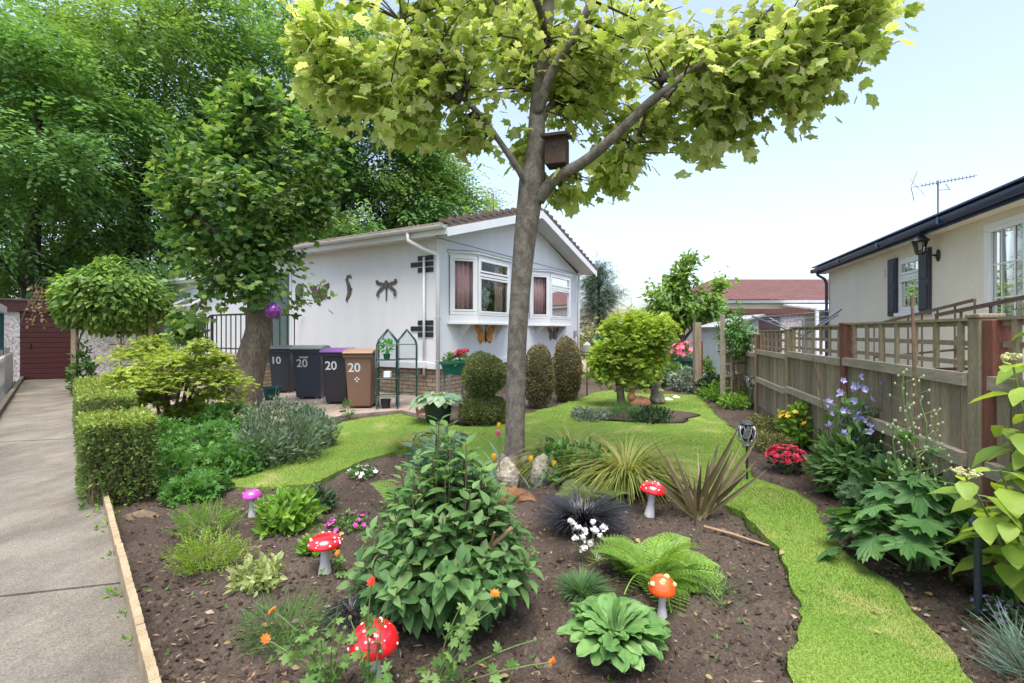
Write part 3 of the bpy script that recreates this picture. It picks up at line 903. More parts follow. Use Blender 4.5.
b.tube([(-.02, -.24, 2.85), (-.02, -.22, 2.76), (.05, -.10, 2.66), (.05, -.06, 2.55), (.05, -.06, .05)], .034, 8)
b.build('gutter', m_navy, RH)
b = MB(); b.bb((-.2, -.170, 2.80), (L2, -.004, 2.815)); b.build('soffit', m_cream, RH)
wf = window_face(RH, (3.56, .03), (4.29, .03), 1.72, 2.60, hbars=(.66,), sash=[(.05, .95, .05, .62), (.05, .95, .70, .95)])
b = MB()
for zz in (1.95, 2.12): b.bb((3.66, .015, zz), (4.2, .022, zz + .012))
for xx in (3.83, 4.02): b.bb((xx, .015, 1.78), (xx + .012, .022, 2.55))
b.build('glazing_bars', m_upvc, wf)
b = MB(); b.bb((3.50, -.05, 1.66), (4.35, .02, 1.715)); b.build('window_sill', m_upvc, RH)
for x0 in (3.245, 4.305):
    b = MB(); b.bb((x0, -.045, 1.67), (x0 + .30, -.004, 2.65))
    b.bb((x0 + .04, -.055, 1.74), (x0 + .26, -.045, 2.12)); b.bb((x0 + .04, -.055, 2.2), (x0 + .26, -.045, 2.58))
    b.build('shutter', m_shut, RH, bevel=.006)
curtain(RH, (3.6, .14), (4.25, .14), 1.75, 2.58, 9, .02, m_net)
for x0, x1 in ((5.80, 6.62), (6.63, 7.45)):
    d_ = window_face(RH, (x0, .03), (x1, .03), .62, 2.72, fr=.09, name='door', sash=[(.10, .90, .04, .97)])
    b = MB()
    for z in (1.0, 1.4, 1.8, 2.2): b.bb((x0 + .15, .015, z), (x1 - .15, .022, z + .016))
    for q in (.35, .62): b.bb((x0 + (x1 - x0) * q, .015, .75), (x0 + (x1 - x0) * q + .016, .022, 2.6))
    b.build('glazing_bars', m_upvc, d_)
    b = MB(); hx = x1 - .06 if x0 < 6 else x0 + .06
    b.box((hx, -.03, 1.62), (.035, .012, .2)); b.bar((hx, -.06, 1.65), (hx - .1, -.06, 1.65), .018); b.build('handle', MAT('brass_%d' % int(x0), (.6, .42, .16), rough=.3, metal=.9, bmp=0), d_)
curtain(RH, (5.9, .16), (6.5, .16), .66, 2.68, 8, .03, m_net)
curtain(RH, (6.7, .16), (7.4, .16), .66, 2.68, 8, .03, m_net)
b = MB(); b.bb((2.98, -.02, 2.38), (3.06, -.003, 2.5)) ; b.build('air_vent', m_cream, RH)
RZ2 = RH.rotation_euler[2]
# carriage lamp
lamp = thing('wall_lantern', 'black carriage lantern on the cream wall beside the shuttered window', 'lamp', house_pt(RH, (4.78, 0, 2.5)), RZ2)
b = MB(); b.lathe([(0, -.005), (.055, -.005), (.06, .01), (.02, .03), (0, .035)], 12); 
for v_ in b.V: v_[:] = v_[:, [0, 2, 1]] * np.array([1, -1, 1.5])
b.tube([(0, -.03, 0), (0, -.08, .01), (0, -.14, .06), (0, -.19, .045), (0, -.2, .03)], .014, 8); b.build('bracket', m_black, lamp, smooth=True)
b = MB(); c_ = (0, -.22, 0)
b.lathe([(0, .02), (.05, .02), (.055, .035), (.0, .04)], 6, c_); b.lathe([(.085, .22), (.12, .215), (.05, .29), (.02, .31), (.015, .34), (0, .35)], 6, c_); b.lathe([(.06, .04), (.055, .05)], 6, c_)
for k in range(6):
    q = k * math.pi / 3; b.tube([(c_[0] + .052 * math.cos(q), c_[1] + .052 * math.sin(q), .04), (c_[0] + .088 * math.cos(q), c_[1] + .088 * math.sin(q), .22)], .007, 5)
b.build('lantern_frame', m_black, lamp)
b = MB(); b.lathe([(.048, .042), (.082, .215)], 6, c_); b.build('lantern_glass', GLASS('lantern_glass', (.85, .85, .8), .3), lamp)
# ramp and rails
m_brown = MAT('brown_rail', (.13, .085, .06), (.10, .06, .045), rough=.6, bmp=.1)
rp = thing('access_ramp', 'concrete access ramp with brown metal handrails in front of the cream bungalow', 'ramp', house_pt(RH, (0, 0, 0)), RZ2)
b = MB(); b.prism([(4.6, 0), (4.6, .25), (7.6, .56), (L2, .56), (L2, 0)], -1.65, -.95, axis='y'); b.bb((5.4, -.95, 0), (8.2, -.02, .57)); b.build('ramp_slab', m_cream, rp)
for (yy, xa, xb, za, zb) in ((-1.0, 5.38, 7.62, 1.50, 1.70), (-1.6, 8.3, 10.4, 1.54, 1.70)):
    b = MB(); b.bar((xa, yy, za), (xb, yy, zb), .025, .028); b.bar((xa, yy, za - .45), (xb, yy, zb - .45), .02, .022)
    n = int((xb - xa) / .3)
    for k in range(n + 1):
        t = k / n; b.bar((xa + (xb - xa) * t, yy, .4), (xa + (xb - xa) * t, yy, za + (zb - za) * t), .014)
    b.build('handrail', m_brown, rp)
# aerial
ae = thing('tv_aerial', 'grey television aerial with many short rods on the cream bungalow roof', 'aerial', P(938, 212, 9.2))
m_alu = MAT('aerial_metal', (.20, .20, .21), rough=.45, metal=.6, bmp=0)
b = MB(); b.tube([(0, 0, -.55), (0, 0, .60)], .014, 6); b.build('mast', m_alu, ae)
A0, A1 = P(913, 187, 9.2) - P(938, 212, 9.2), P(974, 176, 9.0) - P(938, 212, 9.2)
b = MB(); b.tube([A0, A1], .010, 6)
for k in range(15):
    c_ = A0 + (A1 - A0) * (.15 + .85 * k / 14); hh = .11
    b.tube([c_ + (-.03, -hh * .8, -.02), c_ + (.03, hh * .8, .02)], .006, 4); b.tube([c_ + (0, 0, -.035), c_ + (0, 0, .035)], .008, 4)
b.tube([A0 + (.02, 0, -.26), A0 + (-.04, 0, 0), A0 + (.08, 0, .30)], .008, 4); b.tube([A0 + (.06, -.2, -.22), A0 + (.1, .2, .22)], .006, 4)
b.tube([A0 + (.62, 0, .06), A0 + (.7, 0, -.05), A0 + (.48, 0, -.06)], .007, 4)
b.build('aerial_boom', m_alu, ae)

# ------------------------------------------------------------------ far bungalow, garage with red fascia
m_redtile = BRICK('red_roof_tile', (.15, .052, .04), (.10, .036, .03), (.05, .02, .018), .30, .17, .022, vert=False, off=0.0, bd=.02)
FB = thing('red_roof_bungalow', 'distant cream bungalow with red tiled hip roof beyond the right fence', 'house', (12.3, 20.0, 0))
b = MB(); b.bb((-4.6, 0, 0), (5, 7, 2.62)); b.build('wall', m_cream, FB)
b = MB(); b.bb((-4.8, -.25, 2.60), (5.2, 7.2, 2.72)); b.build('fascia', m_upvc, FB)
e_, t_, rdg = 2.73, 3.95, 3.3
V = [(-4.9, -.35, e_), (5.3, -.35, e_), (5.3, 7.3, e_), (-4.9, 7.3, e_), (-2.6, 3.4, t_), (5.3, 3.4, t_)]
b = MB(); b.add(V, [(0, 1, 5, 4), (1, 2, 5), (2, 3, 4, 5), (3, 0, 4), (3, 2, 1, 0)]); b.build('roof', m_redtile, FB)
b = MB(); b.prism([(-.2, 2.55), (-2.4, 2.28), (-2.4, 2.2), (-.2, 2.47)], -1.2, 4.8, axis='x'); b.bb((-1.2, -2.4, 0), (4.8, -2.3, 1.1)); 
for k in range(7): b.bb((-1.2 + k, -2.38, 1.1), (-1.1 + k, -2.3, 2.2))
b.build('conservatory', m_upvc, FB)
for k in range(6):
    b = MB(); b.bb((-1.1 + k, -2.35, 1.1), (-.2 + k, -2.34, 2.2)); b.build('window_pane', m_glass, FB)
def pebble_mat():
    m, nt, bs, out = new_mat('pebble_dash')
    v = coords(nt)
    vo = nt.nodes.new('ShaderNodeTexVoronoi'); vo.inputs['Scale'].default_value = 26; nt.links.new(v, vo.inputs['Vector'])
    c = _ramp(nt, vo.outputs['Color'], [(.15, (.34, .27, .25)), (.5, (.56, .50, .48)), (.85, (.72, .68, .66))])
    nt.links.new(c, bs.inputs['Base Color']); bs.inputs['Roughness'].default_value = .9
    bump(nt, bs, vo.outputs['Distance'], .6, .01)
    return m
m_pebble = pebble_mat()
m_maroon = MAT('maroon_wood', (.085, .018, .018), (.065, .014, .014), rough=.5, scale=6, fine=30, stretch=(1, 1, 6), bmp=.15)
m_brownred = MAT('red_brown_fascia', (.16, .06, .045), (.12, .045, .035), rough=.6, bmp=.1)
fg = thing('neighbour_garage', 'low pebble dashed garage with brown door and red fascia beyond the right fence', 'garage', (7.45, 14.2, 0))
b = MB(); b.bb((-.95, 0, 0), (1.15, 4, 1.93)); b.build('wall', m_pebble, fg)
b = MB(); b.bb((-1.05, -.12, 1.93), (1.25, 4.1, 2.08)); b.build('fascia', m_brownred, fg)
b = MB()
for k in range(10): b.bb((-.5, -.05, .1 + k * .175), (.42, -.004, .1 + k * .175 + .165))
b.build('door', MAT('brown_door', (.075, .045, .05), rough=.6, bmp=.1), fg)

# garage at the end of the path
ga = thing('garage', 'pebble dashed garage with maroon panelled door closing the end of the path', 'garage', (-13.72, 13.62, 0), math.atan2(.40, .92))
b = MB(); b.bb((-1.4, .0, 0), (-.12, .2, 2.0)); b.bb((1.03, .0, 0), (2.6, .2, 2.0)); b.bb((-1.4, .2, 0), (2.6, 5, 2.0)); b.build('wall', m_pebble, ga)
b = MB(); b.bb((-1.5, -.14, 1.98), (2.7, 5.1, 2.28)); b.build('fascia', m_maroon, ga)
b = MB(); b.bb((-1.55, -.2, 2.28), (2.75, 5.2, 2.33)); b.build('roof', m_grey_tile, ga)
b = MB(); b.bb((-.12, .02, .04), (1.03, .05, 1.98))
for k in range(13): b.bb((-.10, -.015, .07 + k * .147), (1.01, .02, .07 + k * .147 + .135))
dd = b.build('door', m_maroon, ga, bevel=.006)
b = MB(); b.box((.12, -.03, 1.0), (.03, .03, .14)); b.build('handle', m_black, dd)

# ------------------------------------------------------------------ right fence
m_fence = MAT('weathered_fence', (.35, .275, .19), (.25, .20, .14), rough=.9, scale=2.0, fine=18, stretch=(9, 9, .8), bmp=.6, bdist=.006, fineamt=.35)
ISLANDS(m_fence, .38)
m_rail = MAT('fence_rail', (.36, .31, .24), (.26, .23, .17), rough=.9, scale=2.5, fine=26, stretch=(.8, 6, 6), bmp=.5, fineamt=.3)
m_green_wood = MAT('mossy_timber', (.31, .25, .17), (.22, .19, .115), rough=.9, scale=3, fine=36, stretch=(5, 5, .8), bmp=.5, bdist=.005, fineamt=.3)
m_redpost = MAT('red_brown_post', (.21, .07, .05), (.14, .06, .042), rough=.75, scale=3, fine=30, stretch=(5, 5, .7), bmp=.5, fineamt=.3)
m_pale_wood = MAT('pale_timber', (.42, .33, .21), (.33, .26, .17), rough=.85, scale=3, fine=36, stretch=(6, 6, .8), bmp=.4, fineamt=.25)
def fx(Y): return 1.956 + .28 * Y
fence = thing('garden_fence', 'weathered close board fence with trellis top along the right hand bed', 'fence', (fx(2.8), 2.8, 0), math.atan2(1, .28))
fl = 1.97 / 1.0
posts = [0 + fl * k for k in range(-1, 7)]     # local x along the fence, away from the camera
drop = lambda x: -.02 - .0036 * max(x, 0) ** 2
for k in range(len(posts)):
    x = posts[k]; near = k == 1
    mt = m_redpost if k in (2,) else m_green_wood
    b = MB(); h = 1.50 + drop(x); b.bb((x - .055, -.055, -.05), (x + .055, .055, h)); b.bb((x - .065, -.065, h), (x + .065, .065, h + .025))
    b.build('post', mt, fence, bevel=.006)
    if k in (1, 4):
        b = MB(); b.bb((x - .15, -.05, -.05), (x - .058, .045, h - .01)); o = b.build('post', m_redpost, fence, bevel=.006); o['label'] = 'red brown spur post'
for k in range(len(posts) - 1):
    x0, x1 = posts[k] + .058, posts[k + 1] - .058
    if k in (0, 3): x1 -= .095
    z = drop(posts[k])
    b = MB()
    n = int((x1 - x0) / .105); wdt = (x1 - x0) / n
    for q in range(n):
        b.box((x0 + (q + .5) * wdt, .02 + .004 * (q % 2), .62 + z), (wdt - .007, .016, .98 + .02 * random.random()))
    b.build('board_panel', m_fence, fence)
    b = MB(); b.bb((x0, .033, .62 + z), (x1, .085, .70 + z)); b.bb((x0, .033, 1.10 + z), (x1, .075, 1.175 + z)); b.build('rails', m_rail, fence)
    b = MB()
    for zz in (1.215, 1.335, 1.455): b.bb((x0, -.022, zz + z), (x1, .004, zz + .032 + z))
    b.bb((x0, -.04, 1.487 + z), (x1, .03, 1.505 + z))
    for q in range(7):
        xx = x0 + (q + .5) * (x1 - x0) / 7; b.bb((xx - .018, .004, 1.18 + z), (xx + .018, .026, 1.487 + z))
    b.build('trellis_top', m_green_wood, fence)
    b = MB(); b.bb((x0, .0, -.05), (x1, .04, .135)); b.build('gravel_board', m_kerb, fence)
exec_stage = 'structure done'

# ================================================================== trees
m_bark_maple = MAT('maple_bark', (.10, .085, .066), (.20, .178, .145), rough=.9, scale=16, fine=70, stretch=(1, 1, .75), bmp=.6, bdist=.008, fineamt=.35)
m_bark_dark = MAT('dark_bark', (.045, .037, .030), (.075, .062, .05), rough=.95, scale=5, fine=22, stretch=(2, 2, .4), bmp=.7, bdist=.02, fineamt=.4)
m_bark_brown = MAT('sycamore_bark', (.20, .16, .12), (.14, .105, .075), rough=.95, scale=4, fine=22, stretch=(1.6, 1.6, .6), bmp=.8, bdist=.02, fineamt=.45)
m_twig = MAT('twig', (.065, .05, .032), (.05, .04, .026), rough=.9, bmp=.2)
m_maple = LEAF('variegated_maple_leaf', [(.26, .37, .07), (.38, .47, .12), (.52, .58, .22), (.66, .68, .38)], trans=.62, tcol=(1.12, 1.14, .72), clump=.9, rough=.45, cl=.22)

def grow(mb, skel, srad, targets, r0=.012, r1=.003, sag=.15, seg=5, n=5):
    """a curved twig from the nearest skeleton node to every target; returns paths"""
    paths = []
    for t in targets:
        dv = skel - t
        dist = np.linalg.norm(dv, axis=1) + .35 * np.maximum(skel[:, 2] - t[2], 0)
        k = int(np.argmin(dist + rng.random(len(dist)) * .15))
        a = skel[k]; L = np.linalg.norm(t - a)
        mid = (a + t) / 2 + np.array([0, 0, sag * L]) + rng.normal(0, .06 * L, 3)
        tt = np.linspace(0, 1, seg)[:, None]
        p = (1 - tt) ** 2 * a + 2 * tt * (1 - tt) * mid + tt ** 2 * t
        ra = min(r0 * (.6 + .5 * L), srad[k] * .7)
        mb.tube(p, np.linspace(ra, r1, seg), n, cap=False)
        paths.append(p)
    return paths
def along(paths, per, t0=.3, spread=.1):
    P_, D_ = [], []
    for p in paths:
        t = t0 + (1 - t0) * rng.random(per) ** .8
        f = t * (len(p) - 1); i = np.minimum(f.astype(int), len(p) - 2); u = (f - i)[:, None]
        P_.append(p[i] * (1 - u) + p[i + 1] * u); D_.append(p[i + 1] - p[i])
    P_ = np.concatenate(P_); D_ = nrm(np.concatenate(D_))
    return P_ + rng.normal(0, spread, P_.shape), D_

# ---- the maple in the middle of the bed
mt = thing('maple_tree', 'variegated yellow green maple with smooth trunk and nest box in the middle bed', 'tree', G(515, 470))
o0 = np.array(mt.location)
trunk_px = [(514, 476, 4.9, .150), (514.5, 464, 4.9, .116), (515, 430, 4.9, .100), (517, 345, 4.9, .098), (522, 270, 4.9, .106), (527, 222, 4.9, .120), (532, 182, 4.88, .135), (535, 160, 4.88, .10),
            (537, 120, 4.88, .085), (541, 70, 4.9, .075), (547, 20, 4.92, .065), (552, -60, 5.0, .05), (556, -150, 5.0, .035)]
limbs = [trunk_px,
         [(538, 200, 4.86, .070), (556, 178, 4.75, .058), (585, 161, 4.6, .052), (617, 134, 4.45, .047), (648, 104, 4.3, .042), (664, 92, 4.25, .04), (690, 72, 4.2, .032), (740, 40, 4.15, .026), (790, -10, 4.1, .02)],
         [(531, 192, 4.85, .05), (520, 172, 4.75, .034), (500, 142, 4.65, .028), (480, 115, 4.55, .026), (457, 92, 4.45, .024), (430, 60, 4.4, .016), (400, 20, 4.3, .012)],
         [(537, 115, 4.85, .06), (552, 72, 4.7, .05), (574, 38, 4.6, .04), (598, -10, 4.5, .035), (640, -70, 4.4, .03)],
         [(543, 60, 4.9, .05), (520, 34, 5.2, .035), (490, -10, 5.5, .03), (450, -60, 5.8, .025)],
         [(536, 130, 4.9, .05), (560, 95, 5.5, .035), (610, 60, 6.1, .03), (660, 10, 6.6, .02)],
         [(545, 30, 4.9, .04), (530, -10, 4.3, .03), (470, -60, 3.8, .02)],
         [(664, 92, 4.25, .03), (720, 84, 4.1, .022), (775, 62, 4.0, .018), (830, 40, 3.9, .012), (872, 16, 3.85, .008)],
         [(457, 92, 4.45, .02), (420, 98, 4.4, .014), (370, 92, 4.3, .011), (325, 78, 4.25, .008)],
         [(648, 104, 4.3, .02), (640, 130, 4.6, .014), (625, 160, 4.8, .010)]]
tb = MB(); SK, SR = [], []
for li, L in enumerate(limbs):
    p, r = smooth_path([P(x, y, Y) for x, y, Y, _ in L], [q[3] for q in L], 5)
    if li == 0: p[0][2] = -.05
    tb.tube(p - o0, r, 14 if li < 2 else 8)
    keep = p[:, 2] > 2.75 if li == 0 else np.arange(len(p)) > 3
    SK.append(p[keep]); SR.append(r[keep])
for (x, y, Y) in ((663, 78, 4.22), (668, 98, 4.2), (545, 42, 4.8), (458, 96, 4.4), (466, 86, 4.4)):   # pruned knuckles
    tb.blob(P(x, y, Y) - o0, (.04, .035, .05), 9, 7, .7, 9, mi=1)
    for q in range(6):
        c_ = P(x, y, Y) - o0; e_ = rdir(1)[0]; e_[2] = abs(e_[2]) * .8 - .1; tb.tube([c_, c_ + e_ * .09 + rng.normal(0, .01, 3), c_ + e_ * rng.uniform(.14, .26)], [.013, .010, .006], 5, mi=1)
for k in range(6):
    a_ = k * 1.05 + .3; tb.tube([np.array([.10 * math.cos(a_), .10 * math.sin(a_), .16]), np.array([.19 * math.cos(a_), .19 * math.sin(a_), .03]), np.array([.34 * math.cos(a_), .34 * math.sin(a_), -.05])], [.05, .045, .02], 7)
tb.build('trunk', [m_bark_maple, m_bark_dark], mt, smooth=True)
SK = np.concatenate(SK); SR = np.concatenate(SR)
lobes = [((360, 70), 4.3, (.55, .6, .40), 26), ((430, 90), 4.5, (.60, .7, .36), 30), ((330, 30), 4.2, (.45, .6, .45), 22), ((470, 40), 4.7, (.8, .9, .6), 46), ((545, 60), 5.2, (.8, .9, .6), 36),
         ((600, 110), 5.3, (.5, .7, .45), 30), ((612, 172), 5.0, (.40, .5, .20), 20), ((650, 60), 4.8, (.75, .9, .5), 42), ((720, 95), 4.3, (.55, .7, .40), 42), ((770, 50), 4.1, (.6, .7, .5), 42),
         ((725, 140), 4.3, (.32, .5, .16), 18), ((820, 70), 4.0, (.36, .5, .32), 26), ((845, 22), 3.9, (.38, .5, .40), 28), ((400, 125), 4.4, (.30, .4, .20), 12), ((462, 140), 4.7, (.24, .4, .22), 10), ((525, 150), 5.1, (.28, .3, .25), 6),
         ((805, 112), 4.1, (.25, .3, .12), 9), ((655, 130), 4.6, (.2, .3, .18), 7), ((335, 100), 4.3, (.25, .3, .14), 8), ((570, 195), 5.0, (.18, .3, .12), 5),
         ((420, -60), 4.4, (1.2, 1.2, .7), 16), ((560, -80), 4.8, (1.3, 1.4, .8), 16), ((720, -60), 4.3, (1.2, 1.2, .7), 18), ((600, -90), 6.5, (1.5, 1.0, .8), 14), ((530, 15), 5.6, (.7, .6, .4), 24), ((510, 60), 5.4, (.5, .5, .35), 16), ((575, 50), 5.5, (.45, .5, .4), 16), ((500, 20), 6.0, (1.0, .6, .6), 20), ((640, 30), 6.2, (1.0, .6, .6), 20)]
T_ = np.concatenate([in_ell(n, P(c[0], c[1], Y), r, .25)[0] for c, Y, r, n in lobes])
twb = MB(); paths = grow(twb, SK, SR, T_, r0=.014, r1=.0035, sag=.10)
twb.V = [v - o0 for v in twb.V]
twb.build('twigs', m_twig, mt)
lp_, ld_ = along(paths, 16, .34, .09)
n = len(lp_)
out_ = nrm(lp_ - np.array([o0[0] + .1, o0[1], 3.6]))
dirs = nrm(rng.normal(0, .55, (n, 3)) + .45 * ld_ + .35 * out_ + np.array([0, 0, -.42]))
lb = MB(); lb.leaves(T_MAPLE, lp_ - o0, dirs, np.array([0, 0, 1.0]) + jit(n, .42), rng.uniform(.065, .145, n), wid=rng.uniform(.7, 1.15, n))
lb.build('crown', m_maple, mt)

nb = thing('nest_box', 'weathered wooden nest box fixed high on the maple trunk', 'nest box', P(557, 164, 4.72), R(-18))
m_box = MAT('nest_box_wood', (.085, .055, .04), (.06, .04, .03), rough=.9, scale=8, fine=50, stretch=(6, 6, .7), bmp=.5, fineamt=.4)
b = MB(); b.bb((-.10, -.09, -.02), (.10, .10, .24)); nbb = b.build('box_body', m_box, nb, bevel=.004)
b = MB(); b.bar((0, -.16, .235), (0, .12, .29), .26, .03); b.build('lid', m_box, nb, bevel=.004)
b = MB(); b.lathe([(.022, 0), (.022, -.01), (0, -.01)], 12, (0, 0, 0)); 
for v_ in b.V: v_[:] = v_[:, [0, 2, 1]] + np.array([0, -.088, .16])
b.build('entrance_hole', m_black, nbb)

def generic_tree(name, label, base, trunk, lobes, mleaf, mbark, tmpl, per, size, r0=.02, group=None, cat='tree', spread=.12, droop=-.3, t0=.3, upj=.4, flat=0.0, twigseg=4):
    t = thing(name, label, cat, base, group=group)
    o_ = np.array(base, float)
    tb = MB(); SK, SR = [], []
    for L in trunk:
        p, r = smooth_path([q[0] for q in L], [q[1] for q in L], 4)
        tb.tube(p - o_, r, 9); SK.append(p[2:]); SR.append(r[2:])
    SK = np.concatenate(SK); SR = np.concatenate(SR)
    T_ = np.concatenate([in_ell(n, c, r, .35)[0] for c, r, n in lobes])
    paths = grow(tb, SK, SR, T_, r0=r0, r1=r0 * .2, sag=.08, seg=twigseg, n=4)
    tb.build('trunk', mbark, t, smooth=True)
    lb = MB()
    P_, D_ = along(paths, per, t0, spread)
    n = len(P_)
    cen = np.mean([c for c, _, _ in lobes], axis=0)
    out_ = nrm((P_ - cen) * np.array([1, 1, .3]))
    dirs = nrm(rng.normal(0, .45, (n, 3)) * np.array([1, 1, 1 - flat]) + .4 * D_ + .5 * out_ + np.array([0, 0, droop]))
    sc = rng.uniform(size[0], size[1], n)
    ups = np.array([0, 0, 1.0]) + jit(n, upj)
    if isinstance(tmpl, list):
        idx = rng.integers(0, len(tmpl), n)
        for q in range(len(tmpl)):
            s = idx == q; lb.leaves(tmpl[q], P_[s] - o_, dirs[s], ups[s], sc[s])
    else: lb.leaves(tmpl, P_ - o_, dirs, ups, sc)
    lb.build('crown', mleaf, t)
    return t

# ---- leaning tree by the bins
m_syc = LEAF('sycamore_leaf', [(.04, .11, .035), (.075, .17, .045), (.14, .25, .06), (.26, .37, .11)], trans=.45, clump=1.1, rough=.4, cl=.45)
B0 = G(243, 411)
tr = [[(P(243, 418, 8.67) * np.array([1, 1, 0]) + np.array([0, 0, -.05]), .36), (P(244, 404, 8.67), .31), (P(247, 380, 8.67), .275), (P(254, 352, 8.67), .25), (P(260, 325, 8.67), .22), (P(258, 290, 8.7), .19), (P(250, 255, 8.7), .17), (P(246, 210, 8.7), .13), (P(250, 150, 8.7), .07), (P(252, 100, 8.7), .03)],
      [(P(256, 275, 8.7), .11), (P(280, 240, 8.6), .08), (P(305, 205, 8.5), .05), (P(325, 175, 8.5), .02)],
      [(P(253, 268, 8.7), .11), (P(225, 240, 8.4), .08), (P(195, 215, 8.2), .05), (P(170, 195, 8.1), .02)],
      [(P(250, 250, 8.7), .08), (P(245, 220, 8.1), .06), (P(240, 190, 7.7), .03)],
      [(P(254, 262, 8.7), .05), (P(215, 285, 8.3), .03), (P(190, 320, 8.1), .012)]]
lob = [(P(250, 135, 8.7), (.80, .9, .65), 40), (P(212, 165, 8.3), (.62, .7, .55), 32), (P(288, 165, 8.5), (.62, .7, .55), 32), (P(250, 195, 8.1), (.9, .8, .6), 44), (P(186, 205, 8.2), (.36, .5, .45), 18), (P(312, 210, 8.5), (.36, .5, .55), 20),
       (P(228, 240, 8.2), (.62, .7, .5), 30), (P(268, 236, 8.3), (.5, .7, .42), 24), (P(222, 285, 8.2), (.26, .4, .3), 9), (P(296, 270, 8.4), (.18, .3, .2), 5), (P(192, 325, 8.1), (.34, .3, .26), 8), (P(250, 98, 8.6), (.5, .6, .35), 16), (P(165, 180, 8.2), (.2, .3, .2), 5), (P(318, 296, 8.4), (.2, .3, .15), 3), (P(248, 268, 8.0), (.45, .35, .30), 18), (P(262, 285, 8.0), (.3, .25, .16), 7)] + [(P(x, y, 8.3), (.16, .3, .16), 4) for x, y in ((172, 150), (205, 110), (236, 88), (268, 84), (300, 112), (328, 140), (340, 180), (170, 245), (188, 270))]
lt = generic_tree('sycamore_tree', 'dark green leafy tree with thick leaning trunk beside the wheelie bins', B0, tr, lob, m_syc, m_bark_brown, T_MAPLE, 22, (.075, .15), r0=.016, spread=.13, droop=-.35)

# ---- the wood behind the house
m_beech = [LEAF('wood_leaf_%s' % 'abc'[k], c, trans=.4, clump=.35, rough=.5, cl=.4) for k, c in enumerate((
    [(.08, .19, .058), (.12, .25, .076), (.18, .33, .105)], [(.10, .20, .05), (.15, .27, .068), (.22, .35, .095)], [(.065, .155, .05), (.098, .21, .064), (.15, .27, .085)]))]
def wood_tree(px, Y, h, rad, nlob, label, mat, lean=0.0, bot=.22, per=9, tw=25, seed=0, size=(.8, 1.5), tmpl=None):
    r = np.random.default_rng(seed)
    base = np.array([(px - 512) / FPX * Y, Y, 0.0])
    top = base + np.array([lean, 0, h * .92])
    bend = r.normal(0, .35, (4, 3)) * np.array([1, 1, 0])
    main = [(base + (top - base) * t + (bend[min(i, 3)] if 0 < i < 4 else 0), .018 * h * (1.9 if px == 140 else 1.25) * (1 - .88 * t) + .02) for i, t in enumerate((0, .25, .5, .75, 1))]
    main[0] = (base + np.array([0, 0, -.1]), main[0][1] * 1.25)
    limbs, lobes = [main], []
    mp, _ = smooth_path([q[0] for q in main], [q[1] for q in main], 4)
    for k in range(nlob):
        t = bot + (1 - bot) * (k + .5) / nlob
        a_ = k * 2.4 + r.uniform(-.4, .4)
        rr = rad * (1.0 - .55 * max(0, (t - .45) / .55) ** 1.5) * r.uniform(.55, .95)
        c = base + (top - base) * min(t + .06, 1) + np.array([math.cos(a_) * rr, math.sin(a_) * rr, 0])
        s = mp[int(round(max(t - .12, .08) * 16))]
        m_ = (s + c) / 2 + np.array([0, 0, .5])
        limbs.append([(s, .055 * (1.3 - t)  * h / 10), (m_, .04 * (1.3 - t) * h / 10), (c, .015)])
        q = rad * r.uniform(.38, .6)
        lobes.append((c, (q * 1.15, q * 1.15, q * .5), tw))
    return generic_tree('woodland_tree', label, base, limbs, lobes, mat, m_bark_dark, tmpl or T_SPRAY, per, size, r0=.03, group='tall woodland trees behind the park home', spread=.35, droop=-.28, t0=.15, upj=.28, flat=.55)
wood_tree(35, 15.5, 11.5, 4.0, 13, 'spreading woodland tree with low feathery boughs over the garage', m_beech[0], seed=1, bot=.20)
wood_tree(140, 18.5, 15, 4.6, 15, 'woodland tree with thick dark trunk standing behind the arch', m_beech[1], seed=2, bot=.26)
wood_tree(250, 22, 16, 5.0, 15, 'tall woodland tree directly above the leaning tree crown', m_beech[0], seed=3, bot=.24)
wood_tree(345, 22.5, 15.5, 4.4, 14, 'tall bright woodland tree over the middle of the long wall', m_beech[1], seed=4, bot=.24)
wood_tree(392, 23.5, 12.0, 3.6, 13, 'bright woodland tree leaning over the roof beside the shorter end tree', m_beech[0], seed=15, bot=.26)
wood_tree(432, 24, 10.2, 3.0, 12, 'shorter woodland tree at the end of the wood nearest the gable', m_beech[1], seed=5, bot=.3)
wood_tree(-45, 20, 14, 4.6, 13, 'woodland tree at the far side of the carport', m_beech[2], seed=6, bot=.16)
wood_tree(70, 25, 17, 5.2, 14, 'dark woodland tree between the garage and the arch, further back', m_beech[2], seed=7, bot=.2)
wood_tree(455, 40, 8.0, 3.0, 9, 'small far woodland tree low over the brown roof', m_beech[0], seed=9, bot=.3, tw=14)
m_sparse = LEAF('sparse_grey_leaf', [(.20, .22, .16), (.26, .28, .2)], trans=.3, clump=.3)
generic_tree('sparse_tree', 'thin pale tree far away above the brown roof verge', np.array([-1.8, 44, 0]), [[(np.array([-1.8, 44, -.1]), .25), (np.array([-1.7, 44, 8]), .15), (np.array([-1.7, 44, 14]), .05)]],
             [(np.array([-1.7, 44, 12.5]), (1.8, 1.8, 2.2), 40), (np.array([-2.2, 44, 9.5]), (1.8, 1.8, 1.5), 24)], m_sparse, m_bark_dark, T_DIA, 26, (.16, .3), r0=.05, spread=.3)

